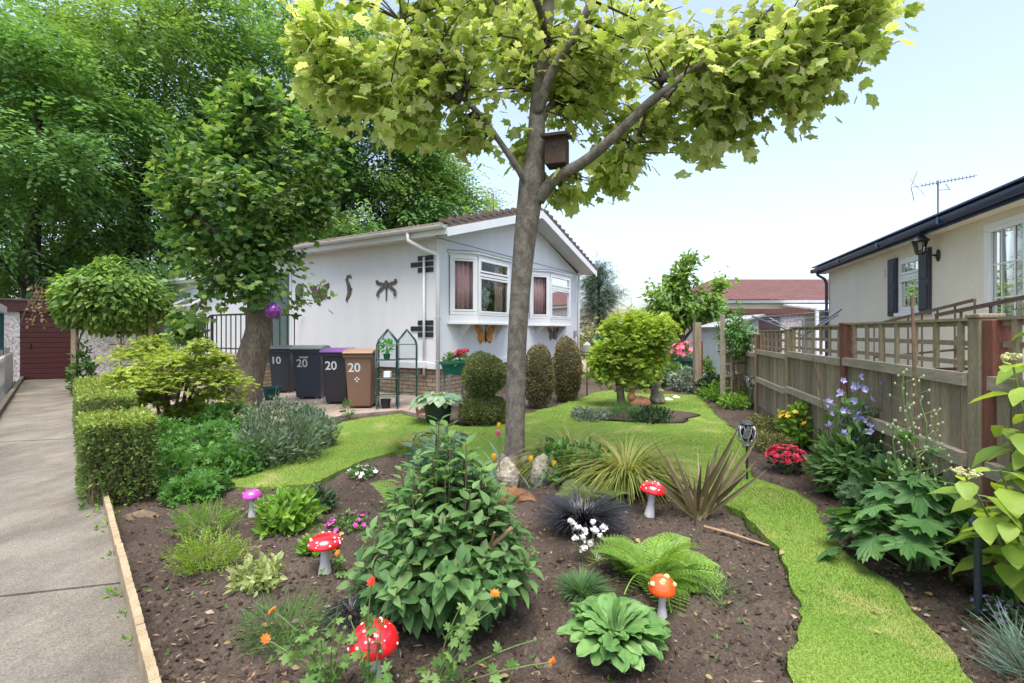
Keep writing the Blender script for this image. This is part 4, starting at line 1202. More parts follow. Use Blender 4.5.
# ---- trees beyond the garden end
m_pine = LEAF('pine_needles', [(.04, .08, .045), (.06, .11, .055), (.085, .14, .07)], trans=.15, clump=.5, rough=.6)
b_ = np.array([5.4, 30, 0])
generic_tree('pine_tree', 'dark blue green conifer behind the right end of the gable', b_, [[(b_ + (0, 0, -.1), .14), (b_ + (0, 0, 3), .09), (b_ + (0, 0, 5.4), .03)]],
             [(b_ + (-.3, 0, 4.5), (1.1, 1.1, .9), 40), (b_ + (.5, 0, 3.6), (1.2, 1.2, .9), 40), (b_ + (-.4, 0, 2.7), (1.4, 1.3, .9), 40), (b_ + (.2, 0, 5.2), (.7, .7, .6), 20)], m_pine, m_bark_dark, T_SPRAYF, 26, (.3, .6), r0=.03, spread=.25, droop=-.05)
m_fruit = LEAF('apple_leaf', [(.10, .20, .04), (.15, .27, .055), (.23, .35, .08)], trans=.4, clump=.8)
b_ = np.array([(682 - 512) / FPX * 14.5, 14.5, 0])
generic_tree('fruit_tree', 'airy light green tree at the far end of the lawn', b_, [[(b_ + (0, 0, -.1), .10), (b_ + (.05, 0, 1.0), .08), (b_ + (-.1, 0, 2.2), .05), (b_ + (.1, 0, 3.4), .02)], [(b_ + (0, 0, 1.1), .05), (b_ + (.7, 0, 2.0), .03), (b_ + (1.1, 0, 2.6), .012)], [(b_ + (0, 0, 1.2), .05), (b_ + (-.6, -.2, 2.0), .03), (b_ + (-1.0, 0, 2.5), .012)]],
             [(b_ + (-.3, 0, 2.1), (1.1, .8, .7), 80), (b_ + (.5, 0, 2.2), (.9, .8, .6), 70), (b_ + (-.1, 0, 2.9), (.8, .6, .5), 40), (b_ + (.2, 0, 3.6), (.45, .4, .35), 9), (b_ + (1.1, 0, 3.0), (.4, .4, .3), 8)], m_fruit, m_bark_brown, T_OV, 18, (.12, .21), r0=.012, spread=.10, t0=.1)
m_acer = LEAF('golden_green_leaf', [(.19, .30, .04), (.28, .40, .05), (.40, .50, .09)], trans=.4, clump=1.5, cl=.3)
b_ = G(622, 408)
generic_tree('young_acer', 'bright yellow green bushy young tree in a small bed in the lawn', b_, [[(b_ + (0, 0, -.04), .085), (b_ + (-.03, 0, .3), .07), (b_ + (-.05, 0, .6), .06), (b_ + (.2, 0, 1.1), .03), (b_ + (.3, 0, 1.6), .012)], [(b_ + (-.03, 0, .35), .05), (b_ + (.3, -.1, .8), .035), (b_ + (.75, 0, 1.5), .01)], [(b_ + (-.04, 0, .45), .04), (b_ + (-.3, 0, .9), .025), (b_ + (-.2, 0, 1.6), .01)]],
             [(b_ + (.25, 0, 1.28), (.66, .5, .44), 70), (b_ + (-.15, 0, .95), (.56, .45, .36), 54), (b_ + (.66, -.1, 1.42), (.36, .35, .34), 34), (b_ + (.3, 0, .72), (.46, .4, .34), 34), (b_ + (-.42, 0, .62), (.30, .3, .22), 16), (b_ + (.05, 0, 1.58), (.46, .3, .22), 26), (b_ + (.75, 0, 1.0), (.22, .25, .3), 14)], m_acer, m_bark_brown, T_GERA, 28, (.07, .13), r0=.010, spread=.07, t0=.1, droop=-.2)
exec_stage = 'trees done'

# ================================================================== plants
def L3(name, a, b, c, **k): return LEAF(name, [a, b, c], **k)
m_stem = MAT('green_stem', (.10, .17, .05), (.13, .16, .06), rough=.7, bmp=0)
m_stem_brown = MAT('brown_stem', (.16, .11, .07), (.11, .08, .05), rough=.9, bmp=.2)
m_cane = MAT('bamboo_cane', (.20, .13, .08), (.14, .09, .06), rough=.7, stretch=(2, 2, 6), bmp=.1)
lf_shrub = L3('shrub_leaf', (.06, .145, .045), (.10, .205, .065), (.17, .29, .10), trans=.38, clump=3, rough=.5, cl=.25, vein=.35)
lf_bright = L3('bright_leaf', (.10, .22, .03), (.15, .30, .04), (.22, .36, .06), trans=.35, clump=3, cl=.25)
lf_gold = L3('golden_leaf', (.17, .25, .03), (.25, .33, .045), (.35, .41, .09), trans=.4, clump=2, cl=.25)
lf_mid = L3('mid_leaf', (.06, .14, .035), (.09, .19, .05), (.13, .24, .065), trans=.3, clump=3, cl=.3)
lf_dark = L3('dark_leaf', (.02, .05, .025), (.035, .08, .035), (.055, .11, .04), trans=.2, clump=3, cl=.3)
lf_grey = L3('grey_leaf', (.12, .17, .13), (.17, .22, .17), (.23, .28, .22), trans=.2, clump=3, cl=.2)
lf_blue = L3('blue_green_leaf', (.11, .19, .15), (.15, .24, .19), (.20, .29, .23), trans=.25, clump=3, cl=.2)
lf_gera = L3('geranium_leaf', (.055, .16, .03), (.09, .22, .045), (.13, .28, .06), trans=.35, clump=2.5, cl=.3)
lf_straw = L3('straw_blade', (.15, .20, .045), (.23, .27, .065), (.31, .31, .10), trans=.35, clump=3, cl=.2)
lf_olive = L3('olive_leaf', (.13, .15, .05), (.18, .19, .06), (.23, .22, .08), trans=.3, clump=3)
lf_black = L3('black_blade', (.006, .006, .009), (.014, .013, .02), (.035, .033, .045), trans=.05, clump=3, rough=.35, spec=.6)
lf_bronze = L3('bronze_blade', (.07, .05, .035), (.13, .11, .06), (.24, .21, .11), trans=.25, clump=6, rough=.4)
lf_fern = L3('fern_frond', (.14, .27, .05), (.19, .33, .06), (.26, .40, .08), trans=.4, clump=4, cl=.15)
lf_prim = L3('primula_leaf', (.085, .20, .05), (.13, .27, .075), (.20, .34, .12), trans=.3, clump=14, rough=.6, cl=.3, vein=.3)
lf_hydr = L3('hydrangea_leaf', (.17, .30, .04), (.25, .38, .06), (.34, .45, .09), trans=.45, clump=5, rough=.4, cl=.15, vein=.35)
def PETAL(name, a, b=None, trans=.25): return LEAF(name, [a, b or a], trans=trans, clump=20, cl=.15, tcol=(1.1, 1.1, 1.1))
pt_orange = PETAL('orange_petal', (.75, .13, .02), (.80, .24, .03)); pt_red = PETAL('red_petal', (.55, .02, .02), (.65, .06, .03)); pt_white = PETAL('white_petal', (.78, .78, .76))
pt_pink = PETAL('pink_petal', (.70, .10, .22), (.75, .25, .33)); pt_mag = PETAL('magenta_petal', (.45, .05, .30), (.55, .10, .40)); pt_yel = PETAL('yellow_petal', (.85, .50, .03), (.88, .62, .06))
pt_lil = PETAL('lilac_petal', (.36, .36, .68), (.50, .50, .78)); pt_purp = PETAL('purple_petal', (.38, .24, .52), (.52, .38, .65)); pt_rasp = PETAL('raspberry_petal', (.50, .022, .055), (.60, .06, .11))
pt_cream = PETAL('cream_floret', (.50, .52, .22), (.62, .62, .36))

def gpt(px, py):
    p = G(px, py); p[2] = float(soil_h(p[:1], p[1:2])[0]) - .012
    return p
def mound(name, label, cat, px, py, wpx, h, n, tmpl, mat, size, group=None, shell=.45, up=.6, jd=.5, stems=14, depth=1.0, zc=.45, flowers=None, lean=(0, 0), leafw=None):
    """a rounded leafy plant on the ground"""
    b0 = gpt(px, py); Y = b0[1]; w = wpx * Y / FPX / 2
    t = thing(name, label, cat, b0, group=group)
    P_, D_ = in_ell(n, (lean[0], lean[1], h * zc), (w, w * depth, h * (1 - zc)), shell)
    lump = 1 + .22 * vnoise(P_ + b0 * 2, 2.2 / max(w, .15))
    P_ = P_ * lump[:, None]
    k = P_[:, 2] > .015; P_, D_ = P_[k], D_[k]; n = len(P_)
    dirs = nrm(D_ * np.array([1, 1, .6]) + jit(n, jd) + np.array([0, 0, up]))
    sc = rng.uniform(size[0], size[1], n)
    m = MB(); m.leaves(tmpl, P_ - dirs * sc[:, None] * .5 * 0, dirs, nrm(D_ + np.array([0, 0, .7])) + jit(n, .4), sc, wid=leafw)
    m.build('foliage', mat, t)
    if stems:
        s = MB()
        for q in P_[rng.integers(0, n, stems)]:
            a_ = np.array([rng.normal(0, w * .15), rng.normal(0, w * .15), 0])
            s.tube([a_, (a_ + q) / 2 + (0, 0, .05 * h), q], [.006 + .004 * h, .004, .002], 4, cap=False)
        s.build('stems', m_stem_brown if h > .35 else m_stem, t)
    if flowers:
        fm, fn, fs, ft = flowers
        for q in range(fn):
            v_ = rdir(1)[0]; v_[2] = abs(v_[2]) * .9 + .12; v_ = v_ / np.linalg.norm(v_)
            c_ = np.array([lean[0], lean[1], h * zc]) + v_ * np.array([w, w * depth, h * (1 - zc)]) * 1.05
            s = fs * rng.uniform(.7, 1.2)
            f = MB(); f.leaves(ft, [c_], np.array([[rng.normal(), rng.normal(), .1]]), v_ + (0, 0, .5), s); f.leaves(ft, [c_ + v_ * s * .2], np.array([[rng.normal(), rng.normal(), .1]]), v_ + (0, 0, .5), s * .65)
            f.build('flower', fm, t)
    return t
def tuft(name, label, cat, px, py, wpx, h, n, mat, tmpl=T_ARCH, group=None, spread=.5, size=(.7, 1.1), base=.10, wid=None):
    b0 = gpt(px, py); Y = b0[1]; w = wpx * Y / FPX / 2
    t = thing(name, label, cat, b0, group=group)
    a_ = rng.uniform(0, 2 * np.pi, n); q = rng.random(n) ** .6
    hd = np.stack([np.cos(a_), np.sin(a_), np.zeros(n)], 1)
    pos = hd * (q * base * w * 3)[:, None] + np.array([0, 0, .0])
    tilt = spread * (.15 + q) * (w / max(h, .05)) + rng.normal(0, .08, n)
    dirs = nrm(hd * tilt[:, None] + np.array([0, 0, 1.0]))
    m = MB(); m.leaves(tmpl, pos, dirs, -hd * 1.0 + np.array([0, 0, .6]) if False else nrm(np.cross(np.cross(dirs, hd), dirs)) * -1 if False else -hd + np.array([0, 0, .3]), rng.uniform(size[0], size[1], n) * math.hypot(h, .5 * w), wid=wid)
    m.build('blades', mat, t)
    return t

# ---- clipped hedges along the path
m_hcore = MAT('hedge_twigs', (.15, .12, .075), (.09, .085, .04), rough=.95, scale=9, fine=30, bmp=.8, bdist=.03, fineamt=.5)
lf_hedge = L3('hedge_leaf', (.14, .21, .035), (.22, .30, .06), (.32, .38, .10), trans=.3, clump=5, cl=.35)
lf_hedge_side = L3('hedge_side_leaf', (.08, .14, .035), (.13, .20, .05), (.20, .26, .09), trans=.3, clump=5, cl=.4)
def hedge(label, c, sx, sy, h, rz, nt, ns, name='box_hedge'):
    t = thing(name, label, 'hedge', c, rz, 'clipped hedges edging the path')
    b = MB(); nn = 9
    V = np.array([(x, y, z) for x in np.linspace(-1, 1, nn) for y in np.linspace(-1, 1, nn) for z in np.linspace(0, 1, nn)])
    V = V[(np.abs(V[:, 0]) == 1) | (np.abs(V[:, 1]) == 1) | (V[:, 2] == 1)]
    # woody inside: many upright twigs
    s = MB()
    for q in range(120):
        a_ = np.array([rng.uniform(-.40, .40) * sx, rng.uniform(-.40, .40) * sy, 0]); e_ = np.clip(a_ + np.array([rng.normal(0, .1), rng.normal(0, .1), h * rng.uniform(.6, .95)]), [-.46 * sx, -.46 * sy, 0], [.46 * sx, .46 * sy, h])
        s.tube([a_, (a_ + e_) / 2 + rng.normal(0, .025, 3), e_], [.011, .008, .003], 4, cap=False)
    s.build('twigs', m_stem_brown, t)
    n = nt
    top = np.c_[rng.uniform(-.5, .5, n) * sx, rng.uniform(-.5, .5, n) * sy, np.full(n, h) + rng.normal(-.02, .022, n)]
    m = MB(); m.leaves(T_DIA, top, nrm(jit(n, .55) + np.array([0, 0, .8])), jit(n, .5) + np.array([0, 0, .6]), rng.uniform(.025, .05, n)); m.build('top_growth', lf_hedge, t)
    n = ns; f = rng.integers(0, 4, n); u, v_ = rng.uniform(-.5, .5, n), rng.random(n) ** .8
    x = np.where(f == 0, -.5, np.where(f == 1, .5, u)) * sx; y = np.where(f == 2, -.5, np.where(f == 3, .5, u)) * sy
    dep = np.abs(rng.normal(0, .06, n)); k = (1 - dep / (sx * .5))
    p = np.c_[x * k, y * k, v_ * h * .97]
    hol = vnoise(p + c, 5.0) + .5 * vnoise(p + c, 11); keep = hol > -.52; p = p[keep]; n = len(p)
    outd = nrm(p * np.array([1 / sx, 1 / sy, 0]))
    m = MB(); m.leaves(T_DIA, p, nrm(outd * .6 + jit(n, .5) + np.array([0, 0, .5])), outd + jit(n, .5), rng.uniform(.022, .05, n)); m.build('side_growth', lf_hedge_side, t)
    return t
HA = math.atan2(1, -.927)
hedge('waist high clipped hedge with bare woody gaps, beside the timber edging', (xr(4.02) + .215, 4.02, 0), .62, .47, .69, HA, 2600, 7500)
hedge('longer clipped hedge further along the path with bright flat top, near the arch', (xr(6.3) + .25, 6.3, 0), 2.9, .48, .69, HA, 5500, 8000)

# ---- arch with climber at the path side
ar = thing('garden_arch', 'pale timber arch with trellis sides under a dome of climbing leaves', 'arch', (-8.9, 10.8, 0), R(38))
for x in (-.65, .65):
    for y in (-.3, .3):
        b = MB(); b.bb((x - .04, y - .04, 0), (x + .04, y + .04, 2.05)); b.build('post', m_pale_wood, ar, bevel=.005)
    b = MB()
    for k in range(8): b.bb((x - .012, -.26, .25 + k * .22), (x + .012, .26, .28 + k * .22))
    b.bb((x - .012, -.02, .1), (x + .012, .02, 2.0)); b.build('trellis_side', m_pale_wood, ar)
b = MB()
for y in (-.3, .3): b.bb((-.85, y - .03, 2.0), (.85, y + .03, 2.1))
for k in range(6): b.bb((-.7 + k * .28, -.4, 2.1), (-.66 + k * .28, .4, 2.14))
b.bb((.1, .27, .2), (.14, .31, 2.0)); b.bb((.38, .27, .2), (.42, .31, 2.0))
for k in range(7): b.bb((-.1, .275, .35 + k * .25), (.62, .305, .38 + k * .25))
b.build('top_bars', m_pale_wood, ar)
lf_climb = L3('climber_leaf', (.09, .19, .03), (.14, .26, .05), (.24, .34, .08), trans=.35, clump=1.6, cl=.35)
n = 7200; P_, D_ = in_ell(n, (0, 0, 2.02), (1.02, .95, .84), .62)
P_ *= (1 + .12 * vnoise(P_ + 5, 1.8))[:, None]; k = P_[:, 2] > 1.5 + .1 * rng.normal(size=n); P_, D_ = P_[k], D_[k]; n = len(P_)
m = MB(); m.leaves(T_OV, P_, nrm(D_ * (1, 1, .3) + jit(n, .4) + (0, 0, -.45)), D_ + np.array([0, 0, .6]) + jit(n, .35), rng.uniform(.09, .17, n))
cl_ = thing('climbing_plant', 'dense green climber clipped to a dome on top of the timber arch', 'climber', (-8.9, 10.8, 0), R(38))
m.build('foliage', lf_climb, cl_)
m = MB()
for q in range(26):
    e_ = P_[rng.integers(0, n)]; x = random.choice((-.65, .65)); m.tube([(x, rng.uniform(-.3, .3), 0), (x * .9, 0, 1.2), (x * .6, 0, 1.9), e_], [.018, .014, .01, .004], 4, cap=False)
for q in range(8):   # trailing shoots at the left of the dome
    s0 = np.array([-.95 - .1 * rng.random(), rng.uniform(-.5, .3), 2.1 + .4 * rng.random()]); pts = [s0, s0 + (-.18, 0, .05), s0 + (-.3, 0, -.25), s0 + (-.34 + rng.normal(0, .05), 0, -.55)]
    m.tube(pts, [.006, .005, .004, .003], 4, cap=False)
m.build('stems', m_stem_brown, cl_)
m = MB()
n = 70; m.leaves(T_OV, np.c_[rng.uniform(-1.38, -1.05, n), rng.uniform(-.5, .3, n), rng.uniform(1.5, 2.4, n)], jit(n, .5) + (0, 0, -.5), np.array([0, -1, .5]) + jit(n, .4), rng.uniform(.05, .09, n)); m.build('trailing_leaves', LEAF('reddish_leaf', [(.22, .12, .05), (.16, .17, .05)], trans=.3), cl_)
mound('lower_climber', 'short green climber at the foot of the arch post beside the garage', 'climber', 82, 398, 22, 1.1, 700, T_OV, lf_mid, (.06, .12), stems=8)

# ---- golden tiered acer on the gravel
n_ = G(172, 436); ga_ = thing('golden_acer', 'golden yellow green acer with flat tiers of leaves beside the hedge', 'shrub', n_)
tiers = [((148, 352), 46, 5), ((200, 345), 20, 7.2), ((128, 372), 28, 4), ((190, 372), 56, 6.2), ((225, 378), 34, 6.4), ((160, 382), 52, 5.8), ((215, 392), 34, 6.0), ((150, 342), 22, 6.6), ((185, 408), 28, 6.1), ((218, 358), 20, 6.8), ((175, 360), 40, 6.6), ((150, 397), 20, 6.1), ((200, 418), 30, 6.2)]
m = MB(); s = MB()
for (x, y), wp, yy_ in tiers:
    Yc = n_[1] + rng.uniform(-.45, .45); c_ = P(x, y, Yc) - n_; w = wp * Yc / FPX
    n = int(60 + wp * 13); q, _ = in_ell(n, c_, (w, w * .8, .11), .2); q[:, 2] -= .16 * ((q[:, 0] - c_[0]) / w) ** 2
    m.leaves(T_GERA, q, nrm(np.c_[q[:, :2] - c_[:2], np.zeros(n)] + jit(n, .35) * (1, 1, .4) + (0, 0, -.12)), np.array([0, 0, 1]) + jit(n, .3), rng.uniform(.05, .095, n))
    j0 = np.array([rng.normal(0, .05), rng.normal(0, .05), .15]); s.tube([j0 * (1, 1, 0), (j0 + c_) / 2 + (0, 0, .12), c_], [.03, .018, .006], 5, cap=False)
m.build('foliage', lf_gold, ga_); s.build('stems', m_stem_brown, ga_)

# ---- green ground cover between the hedge and the lawn
gset = [(172, 487, 80, .34), (205, 462, 80, .40), (235, 476, 60, .30), (195, 500, 50, .20), (160, 455, 50, .42), (225, 438, 60, .45), (190, 430, 44, .38)]
glab = ['green geranium clump touching the near clipped hedge', 'largest green geranium clump in the middle of the mass', 'green geranium clump with its front on the lawn edge', 'low green geranium clump spilling onto bare soil', 'green geranium clump wedged behind the clipped hedge', 'tall green geranium clump below the leaning trunk', 'green geranium clump under the golden acer']
for (x, y, w_, h_), lb_ in zip(gset, glab): mound('geranium', lb_, 'plant', x, y, w_, h_, 900, T_GERA, lf_gera, (.05, .10), 'geranium clumps by the hedge', shell=.55, up=.35, stems=10)
cset = [(262, 470, 60, .48), (298, 462, 60, .50), (318, 450, 40, .42), (275, 440, 60, .55), (305, 435, 40, .45)]
clab = ['grey green catmint mound at the corner of the left lawn', 'grey green catmint mound nearest the lawn edge in the middle', 'grey green catmint mound nearest the brown bin', 'tall grey green catmint mound below the numbered bins', 'grey green catmint mound behind, by the small green scoop']
lf_cat = L3('catmint_leaf', (.085, .15, .075), (.13, .20, .11), (.19, .25, .16), trans=.25, clump=3)
for (x, y, w_, h_), lb_ in zip(cset, clab):
    t = mound('catmint', lb_, 'plant', x, y, w_, h_, 1500, T_OVN, lf_cat, (.035, .07), 'catmint mounds by the lawn', shell=.35, up=.9, jd=.35, stems=20)
    b0 = np.array(t.location); w = w_ * b0[1] / FPX / 2; n = 70
    q, dq = in_ell(n, (0, 0, h_ * .45), (w, w, h_ * .62), .8); k = q[:, 2] > h_ * .4; q = q[k]
    m = MB(); m.leaves(T_NEEDLE, q, nrm(dq[k] * .5 + jit(len(q), .2) + (0, 0, 1)), jit(len(q), 1), rng.uniform(.10, .2, len(q)), wid=.8); m.build('flower_spikes', L3('catmint_flower_%d' % x, (.20, .25, .25), (.28, .31, .34), (.36, .38, .44), trans=.2), t)

# ---- the large shrub in the foreground bed
def leafy_shrub(name, label, base, nst, H, W, mat, tmpl, size, pairs=7, group=None, top=1.0):
    t = thing(name, label, 'shrub', base, group=group)
    m, s = MB(), MB()
    for k in range(nst):
        a_ = rng.uniform(0, 2 * math.pi); q = math.sqrt(rng.random()); el = rng.random()
        hh = H * (1 - .70 * q ** 1.5) * rng.uniform(.72, 1.04)
        tip = np.array([math.cos(a_) * W * q, math.sin(a_) * W * q, hh]); b_ = np.array([math.cos(a_), math.sin(a_), 0]) * W * .18 * q
        mid = (b_ + tip) / 2 + np.array([math.cos(a_), math.sin(a_), .6]) * .10 * W
        tt = np.linspace(0, 1, 7)[:, None]; p = (1 - tt) ** 2 * b_ + 2 * tt * (1 - tt) * mid + tt ** 2 * tip
        s.tube(p, np.linspace(.006, .0025, 7), 5, cap=False)
        ph = rng.uniform(0, math.pi)
        for j in range(pairs):
            u = .22 + .78 * j / (pairs - 1); f = u * 6; i = min(int(f), 5); c_ = p[i] + (p[i + 1] - p[i]) * (f - i); ax = nrm(p[i + 1] - p[i])
            e1 = nrm(np.cross(ax, [.3, .2, 1])); e2 = np.cross(ax, e1)
            ang = ph + j * math.pi / 2
            sz = rng.uniform(*size) * (1.0 if u < .9 else .72)
            for sg in (1, -1):
                o_ = (e1 * math.cos(ang) + e2 * math.sin(ang)) * sg
                dr_ = nrm(o_ + ax * .45 + np.array([0, 0, -.08 + (.3 if u > .9 else 0)]) + rng.normal(0, .12, 3))
                m.leaves(tmpl, [c_ + o_ * .012], [dr_], [ax + np.array([0, 0, .5]) + rng.normal(0, .15, 3)], sz)
    m.build('foliage', mat, t, smooth=True); s.build('stems', m_stem_brown, t)
    return t
leafy_shrub('leafy_shrub', 'big rounded green shrub with pointed leaves in the middle of the front bed', gpt(446, 612), 205, .94, .45, lf_shrub, t_ovate(.27, .2, .08), (.065, .115), 10)
mound('rhododendron', 'small dark blue green bush rising behind the big leafy shrub', 'shrub', 440, 512, 62, .56, 700, T_OVN, L3('bluish_leaf', (.05, .11, .08), (.08, .15, .11), (.12, .20, .15), clump=4), (.07, .12), up=.5, shell=.35)

# ---- rocks round the maple
def rock(label, px, py, s, mat, amp=.35, group='pale rocks round the maple trunk', rz=0, name='rock'):
    b0 = gpt(px, py); m = MB(); m.blob((0, 0, s[2] * .5), s, 18, 12, amp, 1.7); return tag(m.build(name, mat, None, smooth=False, loc=b0, rz=rz), label, 'rock', group)
m_rock = MAT('pale_limestone', (.36, .32, .25), (.25, .22, .17), rough=.95, scale=6, fine=40, bmp=.8, bdist=.02, fineamt=.4)
m_rock2 = MAT('lichen_stone', (.27, .24, .19), (.20, .20, .15), rough=.95, scale=7, fine=40, bmp=.8, bdist=.02, fineamt=.4)
rock('pale limestone rock standing against the front of the maple trunk', 507, 487, (.11, .09, .16), m_rock)
rock('long grey lichen covered rock leaning at the back of the maple trunk', 544, 486, (.15, .10, .16), m_rock2, rz=.6)
rock('small flat pale rock to one side of the maple base near the tulips', 482, 492, (.13, .09, .07), m_rock)
rock('low brown rock at the corner of the paving in the far bed', 692, 390, (.50, .3, .22), MAT('brown_stone', (.30, .24, .20), (.22, .18, .15), rough=.95, scale=5, bmp=.6), group='stones at the far end of the lawn')
for x, y, s_, lb_ in ((668, 402, .10, 'white stone at the front of the far figurine'), (655, 404, .09, 'small cream stone near the figurine base'), (676, 400, .08, 'grey stone beside the white stone at the far bed'), (634, 402, .07, 'pale pebble by the terracotta rabbit')):
    rock(lb_, x, y, (s_, s_ * .8, s_ * .6), m_rock if 'white' not in lb_ else MAT('white_stone', (.62, .58, .5), rough=.9), group='stones at the far end of the lawn')
m = MB(); m.blob((0, 0, .03), (.11, .06, .05), 12, 8, .3, 3); tag(m.build('wood_stump', m_stem_brown, None, loc=G(143, 521)), 'small cut stump in the soil at the foot of the near hedge', 'stump')
m = MB(); m.tube([(0, 0, .0), (.11, .02, .09), (.22, .05, .15), (.30, .05, .22)], [.016, .018, .013, .009], 7); m.tube([(.2, .04, .14), (.22, .0, .22)], [.010, .005], 6)
tag(m.build('branch_piece', MAT('bare_branch', (.26, .18, .10), (.20, .13, .07), bmp=.4), None, loc=gpt(446, 596) + np.array([.05, -.36, .28])), 'bare brown branch poking through the big leafy shrub', 'branch')
b0 = gpt(704, 530); m = MB(); m.tube([(0, 0, .05), (.15, -.10, .04), (.42, -.36, .02)], [.010, .010, .006], 6)
tag(m.build('dead_leaf_stalk', MAT('dry_stalk', (.24, .16, .09), (.30, .2, .12), bmp=.2), None, loc=b0), 'dry brown fallen stalk lying on soil below the bronze flax', 'stalk')

# ---- spiky, grassy and ferny plants of the front bed
def flax():
    b0 = gpt(698, 520); t = thing('bronze_flax', 'bronze purple flax with stiff upright sword leaves at the lawn edge', 'plant', b0)
    m = MB()
    tips = [(655, 440, .0), (668, 455, .1), (690, 462, .15), (702, 465, -.1), (716, 452, .1), (728, 462, -.1), (742, 428, -.05), (758, 442, -.15), (748, 475, -.2), (645, 470, .1), (680, 480, -.25), (712, 478, -.2), (735, 450, .1), (772, 468, .0), (664, 490, -.2), (700, 448, .25), (722, 440, .2), (675, 448, .15), (685, 470, -.1), (710, 458, .0), (748, 436, .1), (765, 455, .05), (660, 462, .05), (695, 485, -.3), (725, 480, -.25)]
    for x, y, dy in tips:
        tp = P(x, y, b0[1] + dy) - b0; L = np.linalg.norm(tp); o_ = np.array([rng.normal(0, .035), rng.normal(0, .035), 0])
        m.leaves(t_strap(rng.uniform(.028, .055), rng.uniform(.02, .12), 7), [o_], [tp - o_], [np.array([-tp[0] * .4, -1, .2])], L * rng.uniform(.98, 1.05))
    m.build('blades', lf_bronze, t)
flax()
tuft('black_mondo_grass', 'low black mondo grass clump behind the white flowers', 'grass', 583, 530, 76, .32, 900, lf_black, t_strap(.016, .6, 6), base=.17, spread=.62, size=(.45, 1.0))
tuft('black_mondo_grass', 'thin black mondo grass clump between the red toadstool and the big shrub', 'grass', 350, 612, 56, .15, 230, lf_black, t_strap(.020, .9, 6), base=.10, spread=1.1)
tuft('ornamental_grass', 'feathery yellow green grass tuft behind the red toadstool at the bed edge', 'grass', 626, 486, 100, .58, 1100, lf_straw, T_ARCH, base=.10, spread=.75)
tuft('ornamental_grass', 'wispy straw coloured grass tuft behind the maple rocks', 'grass', 572, 466, 110, .55, 900, lf_straw, T_ARCH, base=.13, spread=.9)
tuft('ornamental_grass', 'pale upright grass tuft at the tip of the left lawn', 'grass', 408, 452, 34, .34, 200, lf_straw, T_ARCH, base=.12, spread=.6)
tuft('grassy_perennial', 'fine green thrift tuft in bare soil below the white flowers', 'plant', 582, 598, 54, .13, 420, L3('thrift_blade', (.05, .13, .04), (.08, .18, .06), (.12, .23, .08), clump=4), t_strap(.02, .35, 4), base=.14, spread=.9)
def fern(label, px, py, n, size, mat=lf_fern, group='ferns in the front bed'):
    b0 = gpt(px, py); t = thing('fern', label, 'fern', b0, group=group); m = MB()
    a_ = np.arange(n) * 2.4 + rng.normal(0, .2, n); el = rng.uniform(.35, 1.5, n)
    d_ = nrm(np.stack([np.cos(a_), np.sin(a_), el * .55], 1) + jit(n, .16))
    m.leaves(T_FERN, d_ * .02, d_, np.array([0, 0, 1.0]) + jit(n, .25), rng.uniform(size * .5, size * 1.05, n)); m.build('fronds', mat, t); return t
fern('bright lime fern with arching fronds beside the orange toadstool', 652, 578, 40, .44)
fern('pale fern half hidden behind the far edge of the big shrub', 402, 512, 14, .34)
fern('small green fern between the two front toadstools and the lawn', 300, 530, 16, .26)
fern('dull green fern under the feathery grass tuft', 592, 506, 16, .42, L3('dull_fern', (.13, .19, .06), (.17, .23, .08), (.22, .27, .1), clump=4))
fern('reddish brown fern between the big shrub and the maple rocks', 508, 503, 9, .24, L3('copper_frond', (.30, .13, .07), (.38, .19, .10), (.30, .22, .09), clump=4))
def primula():
    b0 = gpt(615, 650); t = thing('primula', 'flat rosette of broad pale green primula leaves at the front of the bed', 'plant', b0); m = MB()
    n = 96; q = np.sort(rng.random(n)) ** .7; a_ = np.arange(n) * 2.399
    el = 1.0 * (1 - q) + .10 + rng.uniform(0, .25, n)
    d_ = nrm(np.stack([np.cos(a_), np.sin(a_), el], 1)); pos = np.stack([np.cos(a_) * .03, np.sin(a_) * .03, .02 + .05 * (1 - q)], 1)
    m.leaves(T_SPOON, pos, nrm(d_ + jit(n, .10)), np.array([0, 0, 1.0]) + jit(n, .25), (.09 + .145 * q + rng.uniform(-.025, .03, n)), wid=rng.uniform(.6, .9, n)); m.build('leaves', lf_prim, t, smooth=True)
primula()
lf_heath = L3('heath_leaf', (.15, .26, .03), (.22, .34, .04), (.31, .42, .06), trans=.35, clump=3)
# small bushes in the left bed
mound('heather', 'bright green feathery heather cushion nearest the geraniums', 'plant', 207, 538, 50, .16, 150, T_SPRAYF[0], lf_bright, (.09, .15), 'small heather cushions', up=1.0, jd=.35, depth=.8)
mound('heather', 'bright golden green heather cushion in front of the other cushion', 'plant', 208, 570, 66, .15, 190, T_SPRAYF[1], lf_heath, (.09, .15), 'small heather cushions', up=.8, jd=.4, depth=.7)
mound('saxifrage', 'pale variegated cushion with small leaves in the middle of the left bed', 'plant', 258, 588, 52, .14, 520, T_OV, L3('variegated_leaf', (.20, .28, .08), (.30, .36, .14), (.45, .48, .26), clump=5), (.03, .055), up=.5)
mound('bushy_perennial', 'green leafy bush behind the red and white toadstool', 'plant', 288, 532, 56, .26, 520, T_OV, lf_bright, (.05, .09), up=.6)
mound('bushy_perennial', 'small dark green bush against the lawn edge behind the toadstool', 'plant', 318, 510, 34, .18, 420, T_OVN, lf_dark, (.04, .07), up=.6)
mound('marigold', 'feathery green plant with two red orange flowers near the timber edging', 'plant', 285, 648, 84, .20, 1000, T_NEEDLE, lf_mid, (.05, .10), up=.7, jd=.5, depth=.7)
